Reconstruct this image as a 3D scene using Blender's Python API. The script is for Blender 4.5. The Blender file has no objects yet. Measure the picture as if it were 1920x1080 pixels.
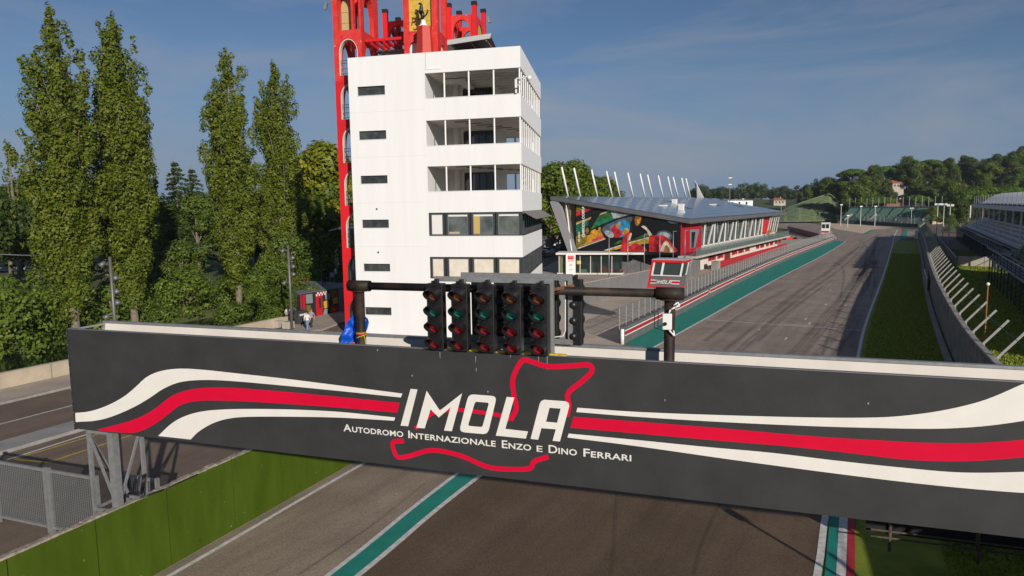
import bpy, math, random
import numpy as np
from mathutils import Vector, Matrix
from mathutils.geometry import tessellate_polygon
random.seed(7)
RNG = np.random.default_rng(11)
SC = bpy.context.scene
COL = SC.collection
rad = math.radians

# ------------------------------------------------------------------ camera
FPX, CAM_H = 1333.0, 10.0
PITCH, PHI = math.atan(153 / 1333.0), 0.0142
_f = Vector((0, math.cos(PITCH), -math.sin(PITCH)))
_u = Vector((0, math.sin(PITCH), math.cos(PITCH)))
_x = Vector((1, 0, 0))
CR = _x * math.cos(PHI) - _u * math.sin(PHI)
CU = _x * math.sin(PHI) + _u * math.cos(PHI)
CPOS = Vector((0, 0, CAM_H))
cam = bpy.data.cameras.new('camera')
cam.sensor_width = 36.0
cam.lens = FPX / 1920 * 36
cam.clip_start = 0.1
cam.clip_end = 6000
cam_o = bpy.data.objects.new('camera', cam)
COL.objects.link(cam_o)
cam_o.matrix_world = Matrix(((CR.x, CU.x, -_f.x, CPOS.x), (CR.y, CU.y, -_f.y, CPOS.y), (CR.z, CU.z, -_f.z, CPOS.z), (0, 0, 0, 1)))
SC.camera = cam_o

# ------------------------------------------------------------------ light
SUN_EL = rad(18.2)
SUN_AZ = math.atan2(0.37, -0.929)            # from +Y towards +X
SUN_DIR = Vector((math.sin(SUN_AZ) * math.cos(SUN_EL), math.cos(SUN_AZ) * math.cos(SUN_EL), math.sin(SUN_EL)))
sun = bpy.data.lights.new('sun', 'SUN')
sun.energy = 4.6
sun.angle = rad(0.5)
sun.color = (1.0, 0.925, 0.83)
sun_o = bpy.data.objects.new('sun', sun)
COL.objects.link(sun_o)
sun_o.rotation_euler = (-SUN_DIR).to_track_quat('-Z', 'Y').to_euler()
SC.view_settings.view_transform = 'Standard'
SC.view_settings.look = 'None'
SC.view_settings.gamma = 1.0
SC.view_settings.exposure = 0.0
W = bpy.data.worlds.new('World')
SC.world = W
W.use_nodes = True
nt = W.node_tree
nt.nodes.clear()
n_out = nt.nodes.new('ShaderNodeOutputWorld')
n_bg = nt.nodes.new('ShaderNodeBackground')
n_bg.inputs[1].default_value = 0.052
n_sky = nt.nodes.new('ShaderNodeTexSky')
n_sky.sky_type = 'NISHITA'
n_sky.sun_disc = False
n_sky.sun_elevation = SUN_EL
n_sky.sun_rotation = SUN_AZ
n_sky.altitude = 100
n_sky.air_density = 1.0
n_sky.dust_density = 0.0
n_sky.ozone_density = 3.0
# thin cirrus, the same all round the dome
n_tc = nt.nodes.new('ShaderNodeTexCoord')
n_map = nt.nodes.new('ShaderNodeMapping')
n_map.inputs['Scale'].default_value = (1.3, 1.0, 5.5)
n_map.inputs['Rotation'].default_value = (0.10, 0.16, 0.4)
n_no = nt.nodes.new('ShaderNodeTexNoise')
n_no.inputs['Scale'].default_value = 1.7
n_no.inputs['Detail'].default_value = 7
n_no.inputs['Roughness'].default_value = 0.55
n_no.inputs['Distortion'].default_value = 0.7
n_rp = nt.nodes.new('ShaderNodeValToRGB')
n_rp.color_ramp.elements[0].position = 0.45
n_rp.color_ramp.elements[0].color = (0, 0, 0, 1)
n_rp.color_ramp.elements[1].position = 0.70
n_rp.color_ramp.elements[1].color = (0.70, 0.70, 0.70, 1)
n_hs = nt.nodes.new('ShaderNodeHueSaturation')
n_hs.inputs['Saturation'].default_value = 0.90
n_hs.inputs['Value'].default_value = 1.0
n_mx = nt.nodes.new('ShaderNodeMix')
n_mx.data_type = 'RGBA'
n_mx.inputs[7].default_value = (5.6, 6.0, 7.0, 1)
L = nt.links.new
L(n_tc.outputs['Generated'], n_map.inputs[0]); L(n_map.outputs[0], n_no.inputs['Vector'])
L(n_no.outputs[0], n_rp.inputs[0]); L(n_rp.outputs[0], n_mx.inputs[0])
n_ti = nt.nodes.new('ShaderNodeMix'); n_ti.data_type = 'RGBA'; n_ti.blend_type = 'MULTIPLY'; n_ti.inputs[0].default_value = 1
n_ti.inputs[7].default_value = (0.76, 0.90, 1.10, 1)
L(n_sky.outputs[0], n_hs.inputs['Color']); L(n_hs.outputs[0], n_ti.inputs[6])
n_sx = nt.nodes.new('ShaderNodeSeparateXYZ'); L(n_tc.outputs['Generated'], n_sx.inputs[0])
n_hr = nt.nodes.new('ShaderNodeMapRange'); n_hr.interpolation_type = 'SMOOTHSTEP'
n_hr.inputs[1].default_value = -0.02; n_hr.inputs[2].default_value = 0.24; n_hr.inputs[3].default_value = 0.9; n_hr.inputs[4].default_value = 0.0
L(n_sx.outputs[2], n_hr.inputs[0])
n_hz = nt.nodes.new('ShaderNodeMix'); n_hz.data_type = 'RGBA'; n_hz.inputs[7].default_value = (3.1, 4.6, 7.2, 1)   # low haze, the same all round
L(n_hr.outputs[0], n_hz.inputs[0]); L(n_ti.outputs[2], n_hz.inputs[6]); L(n_hz.outputs[2], n_mx.inputs[6])
L(n_mx.outputs[2], n_bg.inputs[0]); L(n_bg.outputs[0], n_out.inputs[0])


# ------------------------------------------------------------------ helpers
def ray(px, py):
    return _f + CR * ((px - 960) / FPX) + CU * ((540 - py) / FPX)

def G(px, py, z=0.0):
    """the place on the level z that this spot of the survey picture shows"""
    r = ray(px, py)
    return CPOS + r * ((z - CAM_H) / r.z)

def D(px, py, d):
    r = ray(px, py)
    return CPOS + r * (d / r.y)

class Fr:
    """a local frame: origin, x axis in plan (angle given as a vector), z up"""
    def __init__(s, o, x, y=None):
        s.o = Vector(o)
        s.x = Vector((x[0], x[1], 0)).normalized()
        s.y = Vector((y[0], y[1], 0)).normalized() if y else Vector((-s.x.y, s.x.x, 0))
    def p(s, x, y, z):
        return s.o + s.x * x + s.y * y + Vector((0, 0, z))
    def hit(s, px, py, off=0.0):
        """(x, z) in this frame where the line of sight meets the plane y = off"""
        n = Vector((-s.x.y, s.x.x, 0))
        r = ray(px, py)
        base = s.o + n * off
        t = ((base - CPOS).dot(n)) / r.dot(n)
        q = CPOS + r * t
        return (q - s.o).dot(s.x), q.z - s.o.z
WF = Fr((0, 0, 0), (1, 0))

def tag(o, label=None, cat=None, group=None, kind=None):
    if label: o['label'] = label
    if cat: o['category'] = cat
    if group: o['group'] = group
    if kind: o['kind'] = kind
    return o

def wloc(o):
    v = Vector((0, 0, 0))
    while o is not None:
        v += o.location
        o = o.parent
    return v

def empty(name, loc, label=None, cat=None, group=None):
    o = bpy.data.objects.new(name, None)
    o.empty_display_size = 0.3
    o.location = Vector(loc)
    COL.objects.link(o)
    return tag(o, label, cat, group)

def link(name, me, parent=None, loc=None):
    o = bpy.data.objects.new(name, me)
    COL.objects.link(o)
    if parent is not None:
        o.parent = parent
    if loc is not None:
        o.location = Vector(loc) - (wloc(parent) if parent is not None else Vector((0, 0, 0)))
    return o

def copy_tree(o, parent=None):
    c = o.copy()
    COL.objects.link(c)
    c.parent = parent
    for ch in o.children:
        copy_tree(ch, c)
    return c

class MB:
    def __init__(s):
        s.v = []; s.f = []; s.mi = []; s.m = 0
    def add(s, vs, fs):
        b = len(s.v)
        s.v += [tuple(v) for v in vs]
        s.f += [tuple(i + b for i in f) for f in fs]
        s.mi += [s.m] * len(fs)
        return s
    def hexa(s, p):
        return s.add(p, [(0, 3, 2, 1), (4, 5, 6, 7), (0, 1, 5, 4), (1, 2, 6, 5), (2, 3, 7, 6), (3, 0, 4, 7)])
    def box(s, fr, x0, x1, y0, y1, z0, z1):
        P = fr.p
        return s.hexa([P(x0, y0, z0), P(x1, y0, z0), P(x1, y1, z0), P(x0, y1, z0), P(x0, y0, z1), P(x1, y0, z1), P(x1, y1, z1), P(x0, y1, z1)])
    def beam(s, a, b, w, h=None, up=(0, 0, 1)):
        a = Vector(a); b = Vector(b); h = h or w
        d = (b - a).normalized(); up = Vector(up)
        if abs(d.dot(up)) > 0.98: up = Vector((1, 0.2, 0))
        sd = d.cross(up).normalized() * (w / 2); u = sd.cross(d).normalized() * (h / 2)
        return s.hexa([a - sd - u, a + sd - u, b + sd - u, b - sd - u, a - sd + u, a + sd + u, b + sd + u, b - sd + u])
    def cyl(s, a, b, r0, r1=None, n=10, caps=True):
        a = Vector(a); b = Vector(b); r1 = r0 if r1 is None else r1
        d = (b - a).normalized(); t = Vector((0, 0, 1)) if abs(d.z) < 0.95 else Vector((1, 0, 0))
        e1 = d.cross(t).normalized(); e2 = d.cross(e1)
        vs = []; fs = []
        for i in range(n):
            q = e1 * math.cos(2 * math.pi * i / n) + e2 * math.sin(2 * math.pi * i / n)
            vs += [a + q * r0, b + q * r1]
        for i in range(n):
            j = (i + 1) % n
            fs.append((2 * i, 2 * i + 1, 2 * j + 1, 2 * j))
        if caps:
            fs.append(tuple(2 * i for i in range(n))); fs.append(tuple(2 * i + 1 for i in reversed(range(n))))
        return s.add(vs, fs)
    def tube(s, pts, r, n=6):
        for a, b in zip(pts[:-1], pts[1:]):
            s.cyl(a, b, r, n=n)
        return s
    def quad(s, a, b, c, d):
        return s.add([a, b, c, d], [(0, 1, 2, 3)])
    def poly(s, loops):
        """flat polygon with holes; loops are lists of 3-D points"""
        loops = [[Vector(p) for p in l] for l in loops]
        tri = tessellate_polygon(loops)
        flat = [p for l in loops for p in l]
        return s.add(flat, [tuple(t) for t in tri])
    def prism(s, loops, off):
        """polygon (with holes) pushed out by the vector off: closed solid"""
        loops = [[Vector(p) for p in l] for l in loops]
        off = Vector(off)
        tri = tessellate_polygon(loops)
        flat = [p for l in loops for p in l]
        k = len(flat)
        fs = [tuple(t) for t in tri] + [tuple(i + k for i in reversed(t)) for t in tri]
        b = 0
        for l in loops:
            m = len(l)
            for i in range(m):
                j = (i + 1) % m
                fs.append((b + i, b + j, b + j + k, b + i + k))
            b += m
        return s.add(flat + [p + off for p in flat], fs)
    def strip(s, A, B):
        """a ribbon between two polylines of equal length"""
        n = len(A)
        return s.add(list(A) + list(B), [(i, i + 1, n + i + 1, n + i) for i in range(n - 1)])
    def sphere(s, c, r, sz=1.0, n=10, m=6, frm=WF):
        vs = []; fs = []
        for j in range(m + 1):
            th = math.pi * j / m
            for i in range(n):
                a = 2 * math.pi * i / n
                vs.append(Vector(c) + Vector((r * math.sin(th) * math.cos(a), r * math.sin(th) * math.sin(a), r * sz * math.cos(th))))
        for j in range(m):
            for i in range(n):
                k = (i + 1) % n
                fs.append((j * n + i, (j + 1) * n + i, (j + 1) * n + k, j * n + k))
        return s.add(vs, fs)
    def mesh(s, name, mats, org=(0, 0, 0), smooth=False):
        me = bpy.data.meshes.new(name)
        o = Vector(org)
        me.from_pydata([(v[0] - o.x, v[1] - o.y, v[2] - o.z) for v in s.v], [], s.f)
        if not isinstance(mats, (list, tuple)): mats = [mats]
        for m in mats: me.materials.append(m)
        if len(mats) > 1: me.polygons.foreach_set('material_index', s.mi)
        if smooth: me.polygons.foreach_set('use_smooth', [True] * len(s.f))
        me.update()
        return me
    def build(s, name, mats, parent=None, loc=None, smooth=False, fix=True, bevel=0):
        org = wloc(parent) if parent is not None else (Vector(loc) if loc is not None else Vector((0, 0, 0)))
        me = s.mesh(name, mats, org, smooth)
        if fix: fix_normals(me)
        o = link(name, me, parent)
        if parent is None and loc is not None: o.location = loc
        if bevel:
            b = o.modifiers.new('bevel', 'BEVEL'); b.width = bevel; b.segments = 2; b.limit_method = 'ANGLE'
        return o

def fix_normals(me):
    import bmesh
    bm = bmesh.new(); bm.from_mesh(me)
    bmesh.ops.recalc_face_normals(bm, faces=bm.faces[:])
    bm.to_mesh(me); bm.free()

def text_mesh(body, size=1.0, bold=0.0, xscale=1.0, align='LEFT', small_caps=False, shear=0.0, spacing=1.0):
    cu = bpy.data.curves.new('lettering', 'FONT')
    cu.body = body; cu.size = size; cu.offset = bold; cu.align_x = align; cu.shear = shear
    cu.space_character = spacing
    cu.fill_mode = 'FRONT'; cu.resolution_u = 3
    ob = bpy.data.objects.new('lettering', cu)
    COL.objects.link(ob)
    if small_caps:
        cu.small_caps_scale = 0.72
        first = True
        for i, ch in enumerate(body):
            cu.body_format[i].use_small_caps = True
    dg = bpy.context.evaluated_depsgraph_get()
    dg.update()
    me = bpy.data.meshes.new_from_object(ob.evaluated_get(dg))
    bpy.data.objects.remove(ob)
    bpy.data.curves.remove(cu)
    co = np.empty(len(me.vertices) * 3); me.vertices.foreach_get('co', co); co = co.reshape(-1, 3)
    co[:, 0] *= xscale
    fs = [tuple(p.vertices) for p in me.polygons]
    bpy.data.meshes.remove(me)
    return co, fs

def put_text(name, body, place, height, mat, parent, width=None, **kw):
    """lettering as a flat mesh; place(u, v) gives the world point of text-plane coordinates (metres)"""
    co, fs = text_mesh(body, 1.0, **kw)
    ymin, ymax = co[:, 1].min(), co[:, 1].max()
    k = height / max(ymax - max(0, ymin), 1e-6)
    xs = (co[:, 0] - co[:, 0].min())
    kx = k if width is None else width / xs.max()
    b = MB()
    b.add([place(x * kx, y * k) for x, y in zip(xs, co[:, 1])], fs)
    return b.build(name, mat, parent, fix=False)

# ------------------------------------------------------------------ materials
MATS = {}
def mat(name, col, rough=0.7, var=0.0, vscale=3.0, col2=None, bump=0.0, bscale=30.0, metal=0.0, spec=0.5, detail=4, stretch=None, lo=0.35, hi=0.65, spots=None, coat=0.0):
    if name in MATS: return MATS[name]
    m = bpy.data.materials.new(name)
    m.use_nodes = True
    t = m.node_tree
    b = t.nodes['Principled BSDF']
    col = tuple(col) + (1,) if len(col) == 3 else col
    b.inputs['Base Color'].default_value = col
    b.inputs['Roughness'].default_value = rough
    b.inputs['Metallic'].default_value = metal
    b.inputs['Specular IOR Level'].default_value = spec
    if coat: b.inputs['Coat Weight'].default_value = coat
    geo = None
    def vec(sc=None):
        nonlocal geo
        if geo is None: geo = t.nodes.new('ShaderNodeNewGeometry')
        if sc is None: return geo.outputs['Position']
        mp = t.nodes.new('ShaderNodeMapping')
        mp.inputs['Rotation'].default_value = (0, 0, sc[1])
        mp.inputs['Scale'].default_value = sc[0]
        t.links.new(geo.outputs['Position'], mp.inputs[0])
        return mp.outputs[0]
    last = None
    if var or col2:
        n = t.nodes.new('ShaderNodeTexNoise')
        n.inputs['Scale'].default_value = vscale
        n.inputs['Detail'].default_value = detail
        n.inputs['Roughness'].default_value = 0.6
        t.links.new(vec(stretch), n.inputs['Vector'])
        r = t.nodes.new('ShaderNodeMapRange')
        r.inputs[1].default_value = lo; r.inputs[2].default_value = hi
        t.links.new(n.outputs[0], r.inputs[0])
        mx = t.nodes.new('ShaderNodeMix'); mx.data_type = 'RGBA'
        c2 = tuple(col2) + (1,) if col2 else tuple(c * (1 + var) for c in col[:3]) + (1,)
        c1 = col if col2 else tuple(c * (1 - var) for c in col[:3]) + (1,)
        mx.inputs[6].default_value = c1; mx.inputs[7].default_value = c2
        t.links.new(r.outputs[0], mx.inputs[0])
        last = mx.outputs[2]
    if spots:
        sc, thr, sc_col = spots
        n2 = t.nodes.new('ShaderNodeTexNoise'); n2.inputs['Scale'].default_value = sc; n2.inputs['Detail'].default_value = 2
        t.links.new(vec(), n2.inputs['Vector'])
        r2 = t.nodes.new('ShaderNodeMapRange'); r2.inputs[1].default_value = thr; r2.inputs[2].default_value = thr + 0.03
        t.links.new(n2.outputs[0], r2.inputs[0])
        m2 = t.nodes.new('ShaderNodeMix'); m2.data_type = 'RGBA'
        if last is not None: t.links.new(last, m2.inputs[6])
        else: m2.inputs[6].default_value = col
        m2.inputs[7].default_value = tuple(sc_col) + (1,)
        t.links.new(r2.outputs[0], m2.inputs[0])
        last = m2.outputs[2]
    if last is not None: t.links.new(last, b.inputs['Base Color'])
    if bump:
        n3 = t.nodes.new('ShaderNodeTexNoise'); n3.inputs['Scale'].default_value = bscale; n3.inputs['Detail'].default_value = 3
        t.links.new(vec(), n3.inputs['Vector'])
        bp = t.nodes.new('ShaderNodeBump'); bp.inputs['Strength'].default_value = bump; bp.inputs['Distance'].default_value = 0.02
        t.links.new(n3.outputs[0], bp.inputs['Height']); t.links.new(bp.outputs[0], b.inputs['Normal'])
    MATS[name] = m
    return m

def leaf_mat(name, trans=0.35):
    """leaf: colour from the leaf's own attribute, some light passing through"""
    m = bpy.data.materials.new(name); m.use_nodes = True
    t = m.node_tree; b = t.nodes['Principled BSDF']; out = t.nodes['Material Output']
    at = t.nodes.new('ShaderNodeAttribute'); at.attribute_name = 'leaf_col'
    b.inputs['Roughness'].default_value = 0.55
    b.inputs['Specular IOR Level'].default_value = 0.35
    tr = t.nodes.new('ShaderNodeBsdfTranslucent')
    mx = t.nodes.new('ShaderNodeMixShader'); mx.inputs[0].default_value = trans
    t.links.new(at.outputs['Color'], b.inputs['Base Color']); t.links.new(at.outputs['Color'], tr.inputs['Color'])
    t.links.new(b.outputs[0], mx.inputs[1]); t.links.new(tr.outputs[0], mx.inputs[2]); t.links.new(mx.outputs[0], out.inputs[0])
    MATS[name] = m
    return m

def mesh_mat(name, col, pitch, wire, rough=0.5, metal=0.6, ax=(0, 2)):
    """woven wire netting: real gaps in a grid, wires too fine to model"""
    m = bpy.data.materials.new(name); m.use_nodes = True
    t = m.node_tree; b = t.nodes['Principled BSDF']; out = t.nodes['Material Output']
    b.inputs['Base Color'].default_value = tuple(col) + (1,); b.inputs['Roughness'].default_value = rough; b.inputs['Metallic'].default_value = metal
    uv = t.nodes.new('ShaderNodeUVMap'); uv.uv_map = 'UVMap'
    sp = t.nodes.new('ShaderNodeSeparateXYZ'); t.links.new(uv.outputs[0], sp.inputs[0])
    g = []
    for i, pt in ((0, pitch[0]), (1, pitch[1])):
        a = t.nodes.new('ShaderNodeMath'); a.operation = 'DIVIDE'; a.inputs[1].default_value = pt; t.links.new(sp.outputs[i], a.inputs[0])
        f = t.nodes.new('ShaderNodeMath'); f.operation = 'FRACT'; t.links.new(a.outputs[0], f.inputs[0])
        c = t.nodes.new('ShaderNodeMath'); c.operation = 'LESS_THAN'; c.inputs[1].default_value = wire[i]; t.links.new(f.outputs[0], c.inputs[0])
        g.append(c)
    mx = t.nodes.new('ShaderNodeMath'); mx.operation = 'MAXIMUM'; t.links.new(g[0].outputs[0], mx.inputs[0]); t.links.new(g[1].outputs[0], mx.inputs[1])
    tp = t.nodes.new('ShaderNodeBsdfTransparent'); ms = t.nodes.new('ShaderNodeMixShader')
    t.links.new(mx.outputs[0], ms.inputs[0]); t.links.new(tp.outputs[0], ms.inputs[1]); t.links.new(b.outputs[0], ms.inputs[2]); t.links.new(ms.outputs[0], out.inputs[0])
    MATS[name] = m
    return m

def glass_mat(name, tint=(0.6, 0.7, 0.7), alpha=0.35, rough=0.03):
    """window glass: mirror-like skin over a clear sheet"""
    m = bpy.data.materials.new(name); m.use_nodes = True
    t = m.node_tree; b = t.nodes['Principled BSDF']; out = t.nodes['Material Output']
    b.inputs['Base Color'].default_value = tuple(tint) + (1,); b.inputs['Roughness'].default_value = rough; b.inputs['Specular IOR Level'].default_value = 0.6
    tp = t.nodes.new('ShaderNodeBsdfTransparent'); tp.inputs[0].default_value = (0.75, 0.82, 0.8, 1)
    ms = t.nodes.new('ShaderNodeMixShader'); ms.inputs[0].default_value = alpha
    t.links.new(tp.outputs[0], ms.inputs[1]); t.links.new(b.outputs[0], ms.inputs[2]); t.links.new(ms.outputs[0], out.inputs[0])
    MATS[name] = m
    return m

def uv_sheet(name, A, B, mat_, parent):
    """upright sheet between two polylines with UVs in metres (for netting)"""
    n = len(A); me = bpy.data.meshes.new(name); o = wloc(parent) if parent is not None else Vector((0, 0, 0))
    vs = [Vector(p) - o for p in list(A) + list(B)]
    me.from_pydata([tuple(v) for v in vs], [], [(i, i + 1, n + i + 1, n + i) for i in range(n - 1)])
    me.materials.append(mat_)
    uv = me.uv_layers.new(name='UVMap'); dist = [0.0]
    for a, b in zip(A[:-1], A[1:]): dist.append(dist[-1] + (Vector(b) - Vector(a)).length)
    for i, pl in enumerate(me.polygons):
        hs = (Vector(B[i]) - Vector(A[i])).length
        for li, (du, dv) in zip(pl.loop_indices, ((dist[i], 0), (dist[i + 1], 0), (dist[i + 1], hs), (dist[i], hs))):
            uv.data[li].uv = (du, dv)
    return link(name, me, parent)

white_paint = mat('white_paint', (0.76, 0.755, 0.74), 0.75, col2=(.80, .795, .785), vscale=1.0, detail=7, stretch=((1.6, 1.6, .10), 0), bump=0.04, bscale=40)
white_plain = mat('white_plain', (0.78, 0.77, 0.75), 0.55)
red_paint = mat('red_paint', (0.60, 0.018, 0.022), 0.55, var=0.12, vscale=1.2)
steel = mat('galvanised_steel', (0.34, 0.345, 0.345), 0.45, var=0.12, vscale=8, metal=0.55)
dark_steel = mat('dark_steel', (0.05, 0.05, 0.055), 0.5, var=0.2, vscale=6)
concrete = mat('concrete', (0.40, 0.36, 0.30), 0.9, var=0.14, vscale=0.9, bump=0.2, bscale=18)
concrete_grey = mat('concrete_grey', (0.27, 0.26, 0.25), 0.9, var=0.16, vscale=0.8, bump=0.2, bscale=14)
black_plastic = mat('black_plastic', (0.012, 0.012, 0.013), 0.42, var=0.2, vscale=20)
dark_glass = mat('dark_glass', (0.018, 0.022, 0.024), 0.06, spec=0.8)
clear_glass = glass_mat('clear_glass', (0.10, 0.13, 0.13), 0.38)
# ================================================================== setting: ground, river, roads, track
TW = Vector((0.483, 0.8756, 0))                       # direction of the straight
ST = Fr((-29, 39.2, 0), (0.438, 0.899))               # street along the river, y to the left
asphalt_far = None
def asphalt(name, c1, c2, mark=0.0, ang=None, fine=1.0, stain=0.25):
    m = mat(name, c1, 0.88, col2=c2, vscale=0.35, detail=6, bump=0.35, bscale=60, spec=0.3)
    t = m.node_tree; b = t.nodes['Principled BSDF']
    src = b.inputs['Base Color'].links[0].from_socket
    geo = t.nodes.new('ShaderNodeNewGeometry')
    # aggregate speckle
    n = t.nodes.new('ShaderNodeTexNoise'); n.inputs['Scale'].default_value = 26 * fine; n.inputs['Detail'].default_value = 2
    t.links.new(geo.outputs['Position'], n.inputs['Vector'])
    r = t.nodes.new('ShaderNodeMapRange'); r.inputs[1].default_value = 0.3; r.inputs[2].default_value = 0.7; r.inputs[3].default_value = 0.72; r.inputs[4].default_value = 1.28
    t.links.new(n.outputs[0], r.inputs[0])
    mu = t.nodes.new('ShaderNodeMix'); mu.data_type = 'RGBA'; mu.blend_type = 'MULTIPLY'; mu.inputs[0].default_value = 1
    t.links.new(src, mu.inputs[6]); t.links.new(r.outputs[0], mu.inputs[7])
    last = mu.outputs[2]
    if mark:
        mp = t.nodes.new('ShaderNodeMapping'); mp.inputs['Scale'].default_value = (0.9, 0.03, 1)
        mr_ = t.nodes.new('ShaderNodeMapping'); mr_.inputs['Rotation'].default_value = (0, 0, rad(28.9 if ang is None else ang))
        t.links.new(geo.outputs['Position'], mr_.inputs[0]); t.links.new(mr_.outputs[0], mp.inputs[0])
        n2 = t.nodes.new('ShaderNodeTexNoise'); n2.inputs['Scale'].default_value = 1.0; n2.inputs['Detail'].default_value = 7; n2.inputs['Roughness'].default_value = 0.65
        t.links.new(mp.outputs[0], n2.inputs['Vector'])
        r2 = t.nodes.new('ShaderNodeMapRange'); r2.inputs[1].default_value = 0.42; r2.inputs[2].default_value = 0.72; r2.inputs[3].default_value = 1.0; r2.inputs[4].default_value = 1 - mark
        t.links.new(n2.outputs[0], r2.inputs[0])
        m3 = t.nodes.new('ShaderNodeMix'); m3.data_type = 'RGBA'; m3.blend_type = 'MULTIPLY'; m3.inputs[0].default_value = 1
        t.links.new(last, m3.inputs[6]); t.links.new(r2.outputs[0], m3.inputs[7]); last = m3.outputs[2]
    t.links.new(last, b.inputs['Base Color'])
    return m
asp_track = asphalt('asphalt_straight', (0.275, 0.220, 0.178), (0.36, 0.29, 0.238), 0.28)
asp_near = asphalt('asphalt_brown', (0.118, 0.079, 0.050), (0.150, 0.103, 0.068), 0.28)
asp_pit = asphalt('asphalt_pit_lane', (0.28, 0.220, 0.160), (0.36, 0.285, 0.21), 0.30)
asp_pad = asphalt('asphalt_paddock', (0.40, 0.335, 0.27), (0.51, 0.43, 0.35), 0.15)
asp_street = asphalt('asphalt_street', (0.160, 0.120, 0.088), (0.210, 0.160, 0.120), 0.25, 26)
paint_line = mat('road_paint_white', (0.62, 0.60, 0.57), 0.7, var=0.18, vscale=5)
paint_teal = mat('road_paint_teal', (0.006, 0.225, 0.170), 0.7, var=0.12, vscale=1.4, bump=0.2, bscale=50)
paint_red = mat('road_paint_red', (0.42, 0.02, 0.03), 0.7, var=0.15, vscale=2)
paint_yellow = mat('road_paint_yellow', (0.50, 0.33, 0.03), 0.75, var=0.2, vscale=4)
grass_m = mat('grass', (0.145, 0.195, 0.008), 0.9, col2=(0.23, 0.27, 0.016), vscale=1.3, detail=7, bump=0.8, bscale=22)
grass_far = mat('grass_dry', (0.07, 0.10, 0.022), 0.95, col2=(0.12, 0.125, 0.04), vscale=0.05, detail=8)
gravel_m = mat('gravel', (0.58, 0.45, 0.31), 0.95, var=0.15, vscale=0.4, detail=6)
water_m = mat('river_water', (0.012, 0.022, 0.010), 0.08, spec=0.5, bump=0.25, bscale=2.5)

def flat(name, pts, z, m, parent=None, kind='structure', drop=0.0):
    b = MB()
    if drop: b.prism([[(p[0], p[1], z) for p in pts]], (0, 0, -drop))
    else: b.poly([[(p[0], p[1], z) for p in pts]])
    o = b.build(name, m, parent, fix=bool(drop))
    if not drop:
        me = o.data
        if me.polygons and me.polygons[0].normal.z < 0: me.flip_normals()
    if parent is None: o['kind'] = kind
    return o

def g2(pts, z=0.0):
    return [tuple(G(x, y, z))[:2] for x, y in pts]

def resample(pts, n):
    pts = [Vector((p[0], p[1], p[2] if len(p) > 2 else 0)) for p in pts]
    # Catmull-Rom through the points
    q = [pts[0] * 2 - pts[1]] + pts + [pts[-1] * 2 - pts[-2]]
    dense = []
    for i in range(1, len(q) - 2):
        for k in range(16):
            t = k / 16
            a, b, c, d = q[i - 1], q[i], q[i + 1], q[i + 2]
            dense.append(0.5 * ((2 * b) + (c - a) * t + (2 * a - 5 * b + 4 * c - d) * t * t + (3 * b - a - 3 * c + d) * t ** 3))
    dense.append(pts[-1])
    ds = [0.0]
    for a, b in zip(dense[:-1], dense[1:]): ds.append(ds[-1] + (b - a).length)
    out = []; j = 0
    for k in range(n):
        s = ds[-1] * k / (n - 1)
        while j < len(ds) - 2 and ds[j + 1] < s: j += 1
        t = (s - ds[j]) / max(ds[j + 1] - ds[j], 1e-9)
        out.append(dense[j].lerp(dense[j + 1], min(max(t, 0), 1)))
    return out

def offset(line, d):
    out = []
    for i, p in enumerate(line):
        a = line[max(i - 1, 0)]; b = line[min(i + 1, len(line) - 1)]
        t = (b - a); t.z = 0; t.normalize()
        out.append(p + Vector((t.y, -t.x, 0)) * d)      # positive = right
    return out

def ribbon(name, line, d0, d1, z, m, parent=None):
    A = [Vector((p.x, p.y, z)) for p in offset(line, d1)]; B = [Vector((p.x, p.y, z)) for p in offset(line, d0)]
    o = MB().strip(A, B).build(name, m, parent, fix=False)
    if o.data.polygons[0].normal.z < 0: o.data.flip_normals()
    if parent is None: o['kind'] = 'structure'
    return o

# ground to the right of the river wall, all the way to the horizon
s0 = ST.p(-400, 0.3, 0); s1 = ST.p(75, 0.3, 0); s2 = ST.p(2600, 0.3, 0)
flat('ground', [(s0.x, s0.y), (1500, -300), (4200, 500), (4200, 4200), (s2.x, s2.y), (s1.x, s1.y)], 0.0, grass_far)
lb = MB()
R0, R1 = -300, 2400
for y0, z0, y1, z1 in ((27, -3.4, 31, -1.6), (31, -1.6, 38, -0.5), (38, -0.5, 2600, -0.5)):
    lb.quad(ST.p(R0, y0, z0), ST.p(R1, y0, z0), ST.p(R1, y1, z1), ST.p(R0, y1, z1))
tag(lb.build('river_bank', mat('bank_grass', (0.05, 0.085, 0.016), 0.95, col2=(0.10, 0.11, 0.03), vscale=0.25, detail=8, bump=0.8, bscale=8)), kind='structure')
rv = MB(); rv.quad(ST.p(R0, 0.2, -3), ST.p(R1, 0.2, -3), ST.p(R1, 28.5, -3), ST.p(R0, 28.5, -3))
tag(rv.build('river', water_m), kind='structure')

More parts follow.
